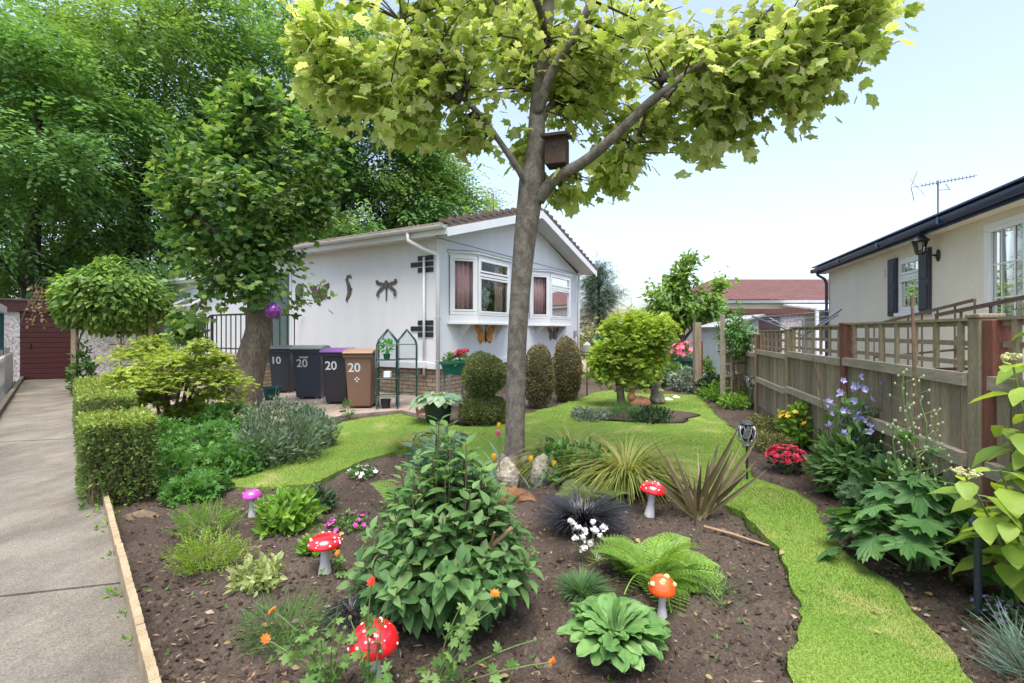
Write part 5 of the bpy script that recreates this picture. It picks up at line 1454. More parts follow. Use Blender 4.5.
mound('thyme', 'low green mat beside the red and white toadstool', 'plant', 318, 553, 36, .08, 320, T_OV, lf_bright, (.03, .05), flowers=(pt_orange, 2, .035, T_FLOWER))
mound('stonecrop', 'low cushion with magenta flowers at the edge of the big shrub', 'plant', 348, 530, 38, .10, 300, T_OVN, lf_mid, (.03, .05), flowers=(pt_mag, 26, .024, T_FLOWER))
mound('veronica', 'thin dark green shrub with upright twigs below the bronze flax', 'plant', 720, 605, 64, .15, 620, T_NEEDLE, lf_dark, (.03, .06), shell=.3, up=1.0, jd=.5)
mound('bushy_perennial', 'leafy green clump behind the long lichen covered rock', 'plant', 570, 482, 76, .36, 900, T_OV, lf_mid, (.05, .09), up=.5)
mound('alyssum', 'small white flowered cushion near the lawn corner', 'plant', 362, 478, 26, .10, 160, T_OV, lf_mid, (.03, .05), flowers=(pt_white, 12, .028, T_FLOWER))
mound('bushy_perennial', 'grey leaved low plant in front of the young tree', 'plant', 590, 422, 40, .22, 500, T_OVN, lf_grey, (.05, .09), up=.7)
mound('bushy_perennial', 'dark green low plant at the foot of the young tree', 'plant', 650, 424, 40, .26, 500, T_OVN, lf_dark, (.06, .10), up=.8)
mound('bushy_perennial', 'mid green grassy plant between the young tree stem and the figurine', 'plant', 625, 422, 30, .26, 420, T_NEEDLE, lf_mid, (.12, .22), up=1.0)
b0 = G(618, 418); m = MB(); m.blob((0, 0, .02), (1.0, .7, .06), 24, 8, .2, 2, zmin=0); structure(m.build('island_soil', m_soil, None, smooth=True, loc=b0 + np.array([.25, .0, .03])))

def flower_head(t, c, mat, s, tmpl=T_FLOWER, face=None, layers=2, name='flower'):
    f = MB(); face = np.array([rng.normal(0, .35), -.4 + rng.normal(0, .3), .8]) if face is None else np.asarray(face, float)
    for k in range(layers):
        f.leaves(tmpl, [c + nrm(face) * s * .15 * k], nrm(np.cross(face, rdir(1)[0]))[None], face, s * (1 - .3 * k))
    return f.build(name, mat, t)
t = thing('white_thrift', 'cluster of white pompom flowers on thin stems in front of the black grass', 'flower', gpt(590, 560)); b0 = np.array(t.location)
s = MB()
for x, y in ((570, 521), (577, 527), (585, 530), (593, 522), (583, 538), (590, 543), (600, 536), (584, 549), (598, 556), (594, 530), (575, 538), (603, 527)):
    c_ = P(x, y, b0[1] + rng.uniform(-.06, .06)) - b0; s.tube([np.array([c_[0] * .4, c_[1], 0]), c_ * np.array([.8, 1, .6]), c_], .0022, 4)
    m = MB(); m.blob(c_, (.017, .017, .014), 8, 6, .2, 30); m.leaves(T_FLOWER, c_ + jit(14, .008), rdir(14), rdir(14), .015); m.build('flower', pt_white, t)
s.build('stems', m_stem, t)
def tulip(label, x, y, gx, gy, mat, h=None):
    b0 = gpt(gx, gy); t = thing('tulip', label, 'flower', b0, group='tulips round the maple'); c_ = P(x, y, b0[1]) - b0
    s = MB(); s.tube([(0, 0, 0), (c_[0] * .3, 0, c_[2] * .5), c_], .004, 5); s.build('stem', m_stem, t)
    m = MB(); m.leaves(T_STRAP, np.zeros((3, 3)), nrm(rng.normal(0, .35, (3, 3)) + (0, 0, .9)), rdir(3), c_[2] * .9, wid=1.2); m.build('leaf', lf_blue, t)
    f = MB()
    for k in range(6):
        a_ = k * 1.047; o_ = np.array([math.cos(a_), math.sin(a_), 0]); f.leaves(t_ovate(.35, -.25, .1), [c_ + o_ * .008], [o_ * .45 + (0, 0, .9)], [-o_ + np.array([0, 0, .3])], .055)
    f.build('flower', mat, t, smooth=True)
tulip('pink tulip against the maple trunk', 498, 436, 500, 488, pt_pink); tulip('yellow tulip below the pink tulip', 494, 460, 496, 494, pt_yel); tulip('yellow tulip at the dark side of the maple trunk', 531, 462, 530, 490, pt_yel)
tulip('yellow tulip against the lichen covered rock', 554, 467, 556, 490, pt_yel); tulip('yellow tulip just above the pink tulip', 499, 428, 502, 470, pt_yel)

# geums and poppies standing in the front of the bed
lf_geum = L3('geum_leaf', (.10, .20, .05), (.14, .26, .07), (.20, .32, .10), trans=.35, clump=6)
def geum(label, gx, gy, stems_, mat, name='geum', leaves=9, ls=(.05, .09)):
    b0 = gpt(gx, gy); t = thing(name, label, 'flower', b0); s = MB(); lv = MB()
    for x, y, fl in stems_:
        c_ = P(x, y, b0[1] + rng.uniform(-.08, .08)) - b0; mid = c_ * np.array([.35, .6, .62]) + np.array([rng.normal(0, .02), 0, .02])
        tt = np.linspace(0, 1, 8)[:, None]; p = 2 * tt * (1 - tt) * mid + tt ** 2 * c_; s.tube(p, np.linspace(.0038, .002, 8), 5)
        for k in (2, 4, 5):
            lv.leaves(T_LOBE, [p[k]] * 2, nrm(rng.normal(0, .6, (2, 3)) + (0, 0, .2)), np.array([0, 0, 1.0]) + jit(2, .4), rng.uniform(.03, .055, 2))
        if fl == 1: flower_head(t, c_, mat, .021, tmpl=t_flower(8, .4, .35), layers=4)
        elif fl == 2: m = MB(); m.blob(c_, (.008, .008, .010), 7, 5); m.build('bud', m_stem, t)
    lv.leaves(T_GERA, np.c_[rng.normal(0, .07, leaves), rng.normal(0, .05, leaves), rng.uniform(.02, .12, leaves)], nrm(rng.normal(0, .6, (leaves, 3)) + (0, 0, .2)), np.array([0, 0, 1.0]) + jit(leaves, .4), rng.uniform(*ls, leaves))
    s.build('stems', m_stem, t); lv.build('leaves', lf_geum, t)
geum('geum with long leaning stems and orange flowers in front of the big shrub', 430, 700, [(495, 594, 1), (553, 662, 1), (500, 606, 2), (460, 608, 2), (484, 590, 2), (470, 640, 0), (535, 640, 2)], pt_orange)
geum('geum in front of the largest toadstool with red orange flower and buds', 372, 720, [(372, 582, 1), (350, 618, 2), (356, 640, 2), (388, 600, 0), (366, 610, 2), (392, 660, 0)], pt_red, leaves=1)
geum('red geum at the bottom corner of the bed beside the largest toadstool', 330, 705, [(273, 611, 1), (265, 639, 1), (356, 652, 1), (300, 616, 0), (340, 600, 0), (310, 655, 0), (322, 640, 0), (345, 628, 2)], pt_orange, leaves=3)
geum('low orange flower on short stem beside the red and white toadstool', 340, 575, [(338, 553, 1), (334, 560, 2)], pt_orange, leaves=10, ls=(.03, .05))

# ---- right hand bed
mound('azalea', 'raspberry red azalea cushion on bare soil at the lawn edge', 'shrub', 786, 474, 33, .27, 200, T_OV, lf_dark, (.03, .05), flowers=(pt_rasp, 100, .038, t_flower(6, .4, .4)), zc=.5)
mound('dwarf_spirea', 'olive and pink tinged dwarf shrub behind the red azalea', 'shrub', 768, 452, 46, .24, 700, T_OVN, lf_olive, (.04, .07), up=.6)
mound('dwarf_spirea', 'olive low shrub beside the solar lantern', 'shrub', 765, 432, 40, .24, 600, T_OVN, lf_olive, (.04, .08), up=.6)
mound('sedum', 'small fresh green clump at the lawn edge by the trellis', 'plant', 735, 408, 34, .26, 480, T_OV, lf_bright, (.05, .09), up=.6)
mound('sedum', 'bright green clump under the trellis by the first far fence post', 'plant', 722, 402, 44, .38, 600, T_OV, lf_bright, (.06, .10), up=.6)
mound('sedum', 'light green clump between trellis and fence', 'plant', 762, 406, 34, .40, 500, T_OV, lf_bright, (.06, .10), up=.6)
mound('leopards_bane', 'bright green plant with yellow orange flowers against the fence', 'plant', 808, 448, 52, .52, 800, T_OV, lf_bright, (.06, .11), up=.6, flowers=(pt_yel, 22, .055, T_FLOWER), zc=.48)
for x, y, w_, h_, mt_, lb_ in ((690, 392, 40, .55, lf_grey, 'rounded green shrub behind the low brown rock'), (650, 388, 30, .45, lf_dark, 'dark shrub behind the far figurine'), (672, 386, 40, .6, lf_mid, 'mid green shrub in the far bed under the pink flower pot'), (712, 396, 26, .5, lf_dark, 'dark green shrub by the foot of the far trellis'), (700, 384, 26, .7, lf_bright, 'pale green bush in the far bed beside the grey post')):
    mound('bushy_perennial', lb_, 'shrub', x, y, w_, h_, 800, T_OV, mt_, (.07, .12), up=.5)

# bellflowers
def bell():
    b0 = gpt(855, 492); t = thing('bellflower', 'tall lilac blue bellflowers leaning on canes against the fence', 'flower', b0); s, lv = MB(), MB()
    cs = []
    for k in range(30):
        x, y = rng.uniform(818, 895), rng.uniform(368, 410); Y = b0[1] + rng.uniform(-.35, .35); tp = P(x, y, Y) - b0
        bs_ = np.array([rng.normal(0, .12), rng.normal(0, .12), 0]); mid = (bs_ + tp) / 2 + rng.normal(0, .05, 3)
        tt = np.linspace(0, 1, 7)[:, None]; p = (1 - tt) ** 2 * bs_ + 2 * tt * (1 - tt) * mid + tt ** 2 * tp; s.tube(p, np.linspace(.005, .002, 7), 4)
        for q in range(3): u = rng.uniform(.45, 1.0) * 6; i = min(int(u), 5); cs.append(p[i] + (p[i + 1] - p[i]) * (u - i) + rng.normal(0, .03, 3))
        n = 12; u = rng.uniform(.05, .8, n) * 6; i = np.minimum(u.astype(int), 5); c_ = p[i] + (p[i + 1] - p[i]) * (u - i)[:, None]
        lv.leaves(T_OVN, c_, nrm(jit(n, .6) + (0, 0, .1)), np.array([0, 0, 1]) + jit(n, .3), rng.uniform(.07, .13, n))
    s.build('stems', m_stem, t); lv.build('leaves', lf_mid, t)
    for c_ in cs: flower_head(t, c_, pt_lil, rng.uniform(.026, .044), t_flower(5, .42, .75), face=(rng.normal(0, .7), -.5 + rng.normal(0, .5), rng.normal(.2, .4)), layers=1)
bell()
mound('bellflower_foliage', 'dense dark leafy skirt under the lilac bellflowers', 'plant', 858, 496, 84, .52, 1300, T_OVN, lf_mid, (.07, .13), up=.4)

# delphiniums with lobed leaves
lf_del = L3('delphinium_leaf', (.06, .15, .045), (.09, .20, .06), (.14, .26, .08), trans=.35, clump=4, rough=.45, cl=.2, vein=.35)
m_bud = MAT('green_bud', (.26, .34, .17), (.34, .40, .24), bmp=0, fineamt=0)
def delph(label, gx, gy, tips, nl, W, H):
    b0 = gpt(gx, gy); t = thing('delphinium', label, 'flower', b0, group='budding delphiniums by the fence'); s, lv = MB(), MB()
    for x, y in tips:
        tp = P(x, y, b0[1] + rng.uniform(-.1, .15)) - b0; bs_ = np.array([rng.normal(0, .06), rng.normal(0, .06), 0]); tt = np.linspace(0, 1, 9)[:, None]
        p = bs_ + (tp - bs_) * tt + rng.normal(0, .008, (9, 3)); s.tube(p, np.linspace(.009, .003, 9), 6)
        n = 22; u = (.50 + .50 * np.arange(n) / n) * 8; i = np.minimum(u.astype(int), 7); c_ = p[i] + (p[i + 1] - p[i]) * (u - i)[:, None]
        a_ = np.arange(n) * 2.4; L = .12 * rng.uniform(.5, 1.1, n) * (1 - np.arange(n) / n * .75); e_ = c_ + np.stack([np.cos(a_) * L, np.sin(a_) * L, L * .45], 1)
        for q in range(n):
            s.tube([c_[q], e_[q]], .0018, 3, cap=False); s.blob(e_[q], (.006, .006, .009), 6, 4, mi=1)
        n = 9; u = rng.uniform(.25, .75, n) * 8; i = np.minimum(u.astype(int), 7); c_ = p[i]
        lv.leaves(T_LOBE, c_, nrm(jit(n, .6) + (0, 0, .1)), np.array([0, 0, 1]) + jit(n, .3), rng.uniform(.06, .12, n))
    a_ = rng.uniform(0, 6.28, nl); q = rng.random(nl) ** .7
    e_ = np.stack([np.cos(a_) * W * q, np.sin(a_) * W * q * .8, H * (1.05 - .8 * q) * rng.uniform(.75, 1.1, nl)], 1)
    for k in range(nl): s.tube([np.array([e_[k][0] * .12, e_[k][1] * .12, 0]), e_[k] * (.55, .55, .75), e_[k]], [.005, .004, .003], 4, cap=False)
    d_ = nrm(np.stack([np.cos(a_), np.sin(a_), -.35 + rng.normal(0, .2, nl)], 1))
    lv.leaves(T_LOBE, e_, d_, np.array([0, 0, 1.0]) + d_ * .35 + jit(nl, .2), rng.uniform(.12, .24, nl))
    s.build('flower_stems', [m_stem, m_bud], t); lv.build('leaves', lf_del, t, smooth=False)
delph('budding delphinium with large lobed leaves drooping toward the lawn, tall thin spikes', 918, 574, [(918, 372), (902, 366), (938, 410), (908, 400), (890, 420)], 72, .40, .58)
delph('budding delphinium with a single spike tied to a short cane by the red brown post', 962, 525, [(955, 372)], 22, .24, .42)
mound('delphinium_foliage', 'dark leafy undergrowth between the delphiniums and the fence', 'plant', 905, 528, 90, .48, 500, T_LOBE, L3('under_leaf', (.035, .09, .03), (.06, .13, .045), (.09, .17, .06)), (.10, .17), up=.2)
def cane(label, px, py, tx, ty, r=.007, mat=m_cane, dy=0.0):
    b0 = gpt(px, py); e_ = P(tx, ty, b0[1] + dy) - b0; m = MB(); n = 9
    m.tube([e_ * t for t in np.linspace(0, 1, n)], [r * (1.25 if k in (2, 4, 6) else 1) for k in range(n)], 7); return tag(m.build('plant_cane', mat, None, loc=b0), label, 'cane', 'canes supporting the border flowers')
cane('tallest brown cane rising above the fence among the delphiniums', 921, 552, 912, 296, .009)
cane('thin short cane beside the single delphinium spike', 962, 520, 957, 336, .006)
cane('pink painted cane leaning behind the bellflowers', 872, 476, 846, 350, .008, MAT('pink_cane', (.45, .22, .24), rough=.7, bmp=0))
cane('thin dark cane at the yellow flowers side of the bellflowers', 838, 478, 813, 356, .006)
cane('dark cane leaning over from the bellflowers towards the red brown post', 850, 485, 868, 372, .006)

lf_fringe = L3('fringe_leaf', (.05, .12, .035), (.085, .17, .05), (.14, .23, .08), trans=.35, clump=4)
for (x, y, w_, h_, tm, lb_) in ((890, 500, 60, .62, T_OVN, 'loose green perennial between the bellflowers and delphiniums'), (940, 506, 60, .55, T_OV, 'loose leafy perennial against the fence below the single spike'), (985, 560, 70, .55, T_OV, 'leafy green perennial behind the solar stake at the red brown post'), (838, 462, 40, .40, T_OVN, 'narrow leaved green plant at the azalea side of the bellflowers'), (870, 470, 60, .70, T_NEEDLE, 'fine leaved green plant against the fence behind the bellflowers')):
    mound('border_perennial', lb_, 'plant', x, y, w_, h_, 420, tm, lf_fringe, (.06, .12) if tm is not T_NEEDLE else (.10, .2), shell=.2, up=.7, jd=.6, stems=16)
# hydrangea by the lawn path
def hydr():
    b0 = gpt(1030, 622); t = thing('hydrangea', 'hydrangea with big pale lime leaves and green flower heads at the picture edge', 'shrub', b0); s, lv = MB(), MB()
    heads = [(1012, 362, 0), (966, 478, -.15), (1030, 440, .05), (1052, 400, .2), (1010, 520, -.2), (1060, 500, 0), (1040, 330, .1), (985, 500, .1), (1000, 470, -.1), (1005, 425, .1), (1035, 385, -.1)]
    for k, (x, y, dy) in enumerate(heads):
        tp = P(x, y, b0[1] + dy) - b0; bs_ = np.array([rng.normal(.05, .05), rng.normal(0, .06), 0]); mid = bs_ * .6 + tp * .4 + np.array([.05, 0, .12])
        tt = np.linspace(0, 1, 7)[:, None]; p = (1 - tt) ** 2 * bs_ + 2 * tt * (1 - tt) * mid + tt ** 2 * tp; s.tube(p, np.linspace(.007, .004, 7), 6)
        ph = rng.uniform(0, 3)
        for j, u in enumerate((.42, .58, .74, .88, .99)):
            f = u * 6; i = min(int(f), 5); c_ = p[i] + (p[i + 1] - p[i]) * (f - i); ang = ph + j * 1.57
            for sg in (1, -1):
                o_ = np.array([math.cos(ang), math.sin(ang), 0]) * sg
                lv.leaves(T_BIG, [c_ + o_ * .03], [nrm(o_ + rng.normal(0, .15, 3) + (0, 0, -.35))], [np.array([0, 0, 1.0]) + o_ * .3 + rng.normal(0, .15, 3)], rng.uniform(.11, .19) * (1 if u < .9 else .75)); s.tube([c_, c_ + o_ * .035], .003, 4, cap=False)
        if k in (0, 1):
            q, dq = in_ell(70, tp + (0, 0, .025), (.055, .055, .02), .4); m = MB(); m.leaves(T_FLOWER, q, rdir(70), np.array([0, 0, 1]) + jit(70, .3), .009)
            for z in q[:36]: m.blob(z, (.005, .005, .006), 5, 4)
            m.build('flower_head', pt_cream, t)
    s.build('stems', m_stem, t); lv.build('leaves', lf_hydr, t, smooth=True)
hydr()
mound('dianthus', 'grey blue spiky dianthus cushion at the bottom corner by the lawn path', 'plant', 1040, 690, 76, .18, 420, T_NEEDLE, lf_blue, (.09, .16), up=.8, jd=.4)
t = mound('aubrieta', 'small plant with pale purple flowers next to the solar stake', 'plant', 1003, 622, 44, .10, 160, T_OV, lf_mid, (.03, .05), flowers=(pt_purp, 60, .013, T_FLOWER))
mound('aubrieta', 'purple flowered plant under the hydrangea leaves', 'plant', 1030, 590, 44, .18, 160, T_OV, lf_mid, (.03, .05), flowers=(pt_purp, 70, .014, T_FLOWER))

# conifers clipped in front of the house
lf_tball = L3('topiary_leaf', (.10, .125, .035), (.15, .18, .055), (.22, .24, .085), trans=.2, clump=4, cl=.35)
lf_tbrown = L3('brown_conifer_leaf', (.16, .125, .065), (.22, .175, .095), (.19, .20, .075), trans=.2, clump=5, cl=.35)
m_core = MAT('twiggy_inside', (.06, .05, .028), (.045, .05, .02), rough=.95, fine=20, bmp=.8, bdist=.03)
def topi(name, label, px, py, shapes, mat, n, group='clipped conifers in front of the bays'):
    b0 = gpt(px, py); t = thing(name, label, 'topiary', b0, group=group); s = MB(); m = MB()
    for (cz, r) in shapes:
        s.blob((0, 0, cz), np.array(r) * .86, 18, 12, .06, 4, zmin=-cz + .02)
        q, dq = in_ell(n, (0, 0, cz), r, .90); k = q[:, 2] > .02; q, dq = q[k], dq[k]
        q = q + dq * (.04 * vnoise(q * 1.0 + b0, 6))[:, None]
        m.leaves(T_DIA, q, nrm(dq + jit(len(q), .55) + (0, 0, .3)), dq + jit(len(q), .6), rng.uniform(.025, .05, len(q)))
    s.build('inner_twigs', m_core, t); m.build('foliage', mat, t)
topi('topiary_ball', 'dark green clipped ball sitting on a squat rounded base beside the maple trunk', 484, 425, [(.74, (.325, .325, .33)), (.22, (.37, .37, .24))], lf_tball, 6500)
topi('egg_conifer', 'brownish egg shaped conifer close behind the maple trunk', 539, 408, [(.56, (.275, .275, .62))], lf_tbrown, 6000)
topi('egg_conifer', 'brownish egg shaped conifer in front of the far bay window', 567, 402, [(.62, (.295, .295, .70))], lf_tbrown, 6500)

# hostas in pots
m_pot = MAT('dark_pot', (.02, .035, .035), (.03, .045, .042), rough=.5, bmp=.1)
m_potgreen = MAT('green_plastic', (.012, .12, .075), (.010, .10, .065), rough=.4, bmp=0)
lf_hosta = L3('hosta_leaf', (.16, .27, .17), (.25, .36, .24), (.42, .50, .36), trans=.3, clump=5, rough=.4)
def pot(name, label, cat, px, py, r0, r1, h, mat, Y=None, z=0.0, group=None):
    b0 = G(px, py, z) if Y is None else P(px, py, Y)
    m = MB(); m.lathe([(0, 0), (r0, 0), (r1, h * .88), (r1 * 1.08, h * .88), (r1 * 1.08, h), (r1 * .94, h), (r1 * .9, h * .86), (0, h * .86)], 20); o = m.build(name, mat, None, smooth=False, loc=b0); return tag(o, label, cat, group), b0
def hosta(label, b0, h, n, size, mat, z=0):
    t = thing('hosta', label, 'plant', b0 + np.array([0, 0, z]), group='hostas near the greenhouse'); a_ = np.arange(n) * 2.4; q = np.sqrt((np.arange(n) + .5) / n)
    d_ = nrm(np.stack([np.cos(a_), np.sin(a_), 1.3 - 1.15 * q], 1)); m, s = MB(), MB()
    e_ = d_ * (h * (.5 + .5 * q))[:, None]; 
    for k in range(n): s.tube([(0, 0, -.02), e_[k] * .5 + (0, 0, .03), e_[k]], .005, 4, cap=False)
    m.leaves(T_BIG, e_, nrm(d_ * (1, 1, 0) + (0, 0, -.15) + jit(n, .1)), np.array([0, 0, 1]) + jit(n, .15), rng.uniform(size * .8, size * 1.1, n)); m.build('leaves', mat, t, smooth=True); s.build('stems', m_stem, t)
o, b0 = pot('plant_pot', 'dark green round pot holding the pale edged hosta', 'pot', 438, 424, .17, .22, .36, m_pot); hosta('pale edged blue green hosta growing in the dark pot', b0, .24, 34, .26, lf_hosta, .34)
hosta('large blue grey hosta growing in soil in front of the dark pot', gpt(438, 442), .34, 22, .20, lf_blue)
o, b0 = pot('plant_pot', 'dark square looking tub at the inner end of the far hedge', 'pot', 131, 414, .16, .19, .30, m_pot, group='dark tubs on the pink gravel')
o, b0 = pot('plant_pot', 'black tub under the arch at the rear of the pink gravel', 'pot', 147, 398, .15, .20, .26, m_black, group='dark tubs on the pink gravel')
mound('tub_plant', 'leafy plant in the black tub under the arch', 'plant', 147, 397, 30, .75, 420, T_OV, lf_gold, (.06, .10))
o, b0 = pot('plant_pot', 'black low tub below the golden acer', 'pot', 163, 402, .22, .27, .30, m_black, group='dark tubs on the pink gravel')
exec_stage = 'plants done'

# ================================================================== objects
# ---- wheelie bins
def bin_mat(n, c): return MAT(n, c, tuple(q * .85 for q in c), rough=.5, scale=2, fine=150, bmp=.15, bdist=.001, fineamt=.08, spec=.45)
m_num = MAT('white_number', (.72, .74, .76), rough=.5, bmp=0, fineamt=.12, scale=30)
m_rub = MAT('black_rubber', (.012, .012, .012), rough=.8, bmp=0)
BA = math.atan2(-.57, .83)
def wheelie(label, px, py, body, lid, num, mark=None, s=1.0, sticker=False, rz=R(3)):
    b0 = G(px, py, .052); t = thing('wheelie_bin', label, 'wheelie bin', b0, rz, 'wheelie bins along the long wall')
    w0, w1, d0, d1, h = .195 * s, .235 * s, .21, .28, .96 * min(s, 1.03)
    b = MB(); V = [(-w0, -d0 + .04, .03), (w0, -d0 + .04, .03), (w0, d0 - .04, .03), (-w0, d0 - .04, .03), (-w1, -d1, h), (w1, -d1, h), (w1, d1 - .06, h), (-w1, d1 - .06, h)]
    b.add(V, [(3, 2, 1, 0), (0, 1, 5, 4), (1, 2, 6, 5), (2, 3, 7, 6), (3, 0, 4, 7), (4, 5, 6, 7)])
    bo = b.build('body', body, t, bevel=.025)
    b = MB(); b.bb((-w1 - .018, -d1 - .018, h - .055), (w1 + .018, -d1 + .012, h)); b.bb((-w1 - .018, -d1 + .012, h - .055), (-w1 + .01, d1 - .04, h)); b.bb((w1 - .01, -d1 + .012, h - .055), (w1 + .018, d1 - .04, h)); b.build('rim', body, t, bevel=.006)
    b = MB(); n = 9
    pr = [(-d1 - .05, h + .005), (-d1 - .055, h + .03), (-d1 - .02, h + .05), (-d1 * .3, h + .085), (d1 * .4, h + .09), (d1 - .03, h + .07), (d1, h + .03), (d1, h + .005)]
    b.prism([p for p in pr], -w1 - .025, w1 + .025, axis='x'); lo = b.build('lid', lid, t, bevel=.012)
    b = MB(); b.tube([(-w1 * .8, d1 + .03, h - .02), (w1 * .8, d1 + .03, h - .02)], .016, 8)
    for x in (-.8, -.25, .25, .8): b.bar((w1 * x, d1 - .08, h - .03), (w1 * x, d1 + .03, h - .02), .02, .03)
    b.build('handle', body, t)
    for x in (-1, 1):
        b = MB(); b.lathe([(0, -.025), (.1, -.025), (.1, .025), (0, .025)], 18)
        for v_ in b.V: v_[:] = v_[:, [2, 0, 1]] + np.array([x * (w0 - .01), d0 + .01, .10])
        b.build('wheel', m_rub, t)
    tilt = math.atan2(d1 - d0 + .04, h - .03)
    yf = lambda z: -(d0 - .04) - (d1 - d0 + .04) * (z - .03) / (h - .03) - .004
    text_mesh(num, .22, 'number', m_num, t, (-.07 * s, yf(.72), .72), (R(90) + tilt, 0, 0))
    if mark: 
        b = MB()
        c_ = np.array([-.03, yf(.52), .52])
        for q in ((-.03, 0), (.0, .03), (.03, .0), (0, -.035)): b.box(c_ + (q[0], 0, q[1]), (.026, .004, .022))
        b.build('emblem', m_num, t)
    if sticker: b = MB(); b.box((-.05, yf(.845), .845), (.17, .004, .035)); b.build('sticker', MAT('orange_sticker', (.55, .22, .10), (.6, .5, .4), rough=.6, bmp=0), t)
    return t
m_b1, m_b2, m_b3, m_b4 = bin_mat('bin_charcoal', (.035, .04, .052)), bin_mat('bin_blue_grey', (.045, .055, .08)), bin_mat('bin_black', (.025, .025, .032)), bin_mat('bin_brown', (.20, .115, .075))
wheelie('charcoal wheelie bin with dark lid nearest the stone steps, number 10', 284, 392, m_b1, m_b1, '10')
wheelie('widest blue grey wheelie bin with green tinged lid and orange sticker, number 20', 311, 398, m_b2, bin_mat('lid_grey_green', (.16, .21, .17)), '20', s=1.22, sticker=True)
wheelie('black wheelie bin with purple lid between the blue and brown bins', 339, 403, m_b3, bin_mat('lid_purple', (.20, .08, .30)), '20')
wheelie('brown wheelie bin with matching lid beside the mini greenhouses, number 20', 362, 407, m_b4, bin_mat('lid_brown', (.30, .18, .11)), '20', mark=True)
b0 = G(330, 402, .052); t = thing('dustpan', 'green long handled dustpan leaning on the purple lidded bin', 'dustpan', b0 + np.array([.05, -.18, 0]))
m = MB(); m.tube([(-.12, 0, .02), (.10, .05, .52)], .013, 7); m.build('handle', m_pale_wood, t)
m = MB(); m.add([(0, 0, .02), (.16, .0, .02), (.20, .05, .30), (.05, .06, .26), (0, -.05, .0), (.16, -.05, .0)], [(0, 1, 2, 3), (4, 5, 1, 0)]); o = m.build('pan', MAT('bright_green_plastic', (.01, .26, .13), rough=.4, bmp=0), t); q = o.modifiers.new('thickness', 'SOLIDIFY'); q.thickness = .012
o, _ = pot('plant_pot', 'teal pot standing on the paving by the stone steps', 'pot', 271, 402, .13, .18, .30, MAT('teal_pot', (.02, .10, .085), rough=.5, bmp=0))

# ---- mini greenhouses
m_gframe = MAT('green_tube', (.02, .075, .055), rough=.4, bmp=0); m_film = GLASS('clear_cover', (.80, .84, .86), .12)
def mini(label, px, py, items):
    b0 = G(px, py, .052); t = thing('mini_greenhouse', label, 'greenhouse', b0, R(8), 'pair of mini greenhouses'); w, d_, h = .175, .13, 1.12
    f = MB()
    for y in (-d_, d_):
        f.tube([(-w, y, 0), (-w, y, h), (-w * .85, y, h + .08), (0, y, h + .27), (w * .85, y, h + .08), (w, y, h), (w, y, 0)], .012, 7)
    f.tube([(0, -d_, h + .27), (0, d_, h + .27)], .010, 6)
    for z in (.22, .53, .85, h):
        for y in (-d_, d_): f.tube([(-w, y, z), (w, y, z)], .009, 6)
        for x in (-w, w): f.tube([(x, -d_, z), (x, d_, z)], .009, 6)
    f.build('frame', m_gframe, t)
    for z in (.22, .53, .85):
        s = MB()
        for k in range(7): s.bar((-w + .055 * k, -d_, z + .012), (-w + .055 * k, d_, z + .012), .005)
        s.build('shelf', m_gframe, t)
    c = MB(); o_ = .016
    pr = [(-w - o_, .02), (-w - o_, h), (0, h + .285), (w + o_, h), (w + o_, .02)]
    V = [(x, y, z) for y in (-d_ - o_, d_ + o_) for x, z in pr]
    c.add(V, [(0, 1, 6, 5), (1, 2, 7, 6), (2, 3, 8, 7), (3, 4, 9, 8), (5, 6, 7, 8, 9)]); c.build('cover', m_film, t)
    return t, b0
t, b0 = mini('mini greenhouse with green tube frame next to the brown bin, seedling inside', 388, 408, 1)
def inside(t, p): a_ = t.rotation_euler[2]; return np.array(t.location) + np.array([math.cos(a_) * p[0] - math.sin(a_) * p[1], math.sin(a_) * p[0] + math.cos(a_) * p[1], p[2]])
def small_plant(label, pos, h, w, n, mat, tm=T_OV, ls=(.05, .09), cat='plant', name='seedling', potm=None, group=None):
    q = thing(name, label, cat, pos, group=group); z0 = 0
    if potm: m = MB(); m.lathe([(0, 0), (.05, 0), (.065, .1), (.055, .1), (.05, .09), (0, .09)], 14); m.build('pot', potm, q); z0 = .09
    P_, D_ = in_ell(n, (0, 0, z0 + h * .55), (w, w, h * .5), .4); m = MB(); m.leaves(tm, P_, nrm(D_ + (0, 0, .4) + jit(n, .3)), D_ + np.array([0, 0, .8]), rng.uniform(*ls, n)); m.build('foliage', mat, q)
    s = MB(); s.tube([(0, 0, 0), (0, 0, z0 + h * .6)], .006, 5); s.build('stem', m_stem, q); return q
small_plant('bright green seedling inside the mini greenhouse on its top shelf', inside(t, (-.02, 0, .865)), .26, .13, 90, L3('fresh_leaf', (.06, .34, .04), (.09, .42, .06), (.14, .5, .08)), potm=m_potgreen)
m = MB(); m.bb((-.06, -.05, 0), (.06, .05, .11)); tag(m.build('white_carton', m_upvc, None, loc=inside(t, (0, -.05, .548)), bevel=.005), 'small white carton on the middle shelf of the mini greenhouse', 'carton')
o, _ = pot('plant_pot', 'black pot standing at the bottom of the mini greenhouse by the brown bin', 'pot', 391, 410, .07, .09, .16, m_black, Y=None); o.location = inside(t, (-.04, 0, .0))
t2, b1 = mini('empty mini greenhouse set back against the corner of the park home', 407, 405, 0)
t2.location.x += .0
tag_pot, _ = pot('plant_pot', 'terracotta pot on the paving in front of the empty mini greenhouse', 'pot', 421, 416, .07, .09, .15, MAT('terracotta', (.32, .15, .09), (.26, .12, .08), rough=.9, fine=60, bmp=.2))
small_plant('weed growing between paving and lawn in front of the brown bin', gpt(348, 420) + np.array([0, 0, .03]), .30, .10, 90, lf_mid, T_OVN, name='weed')

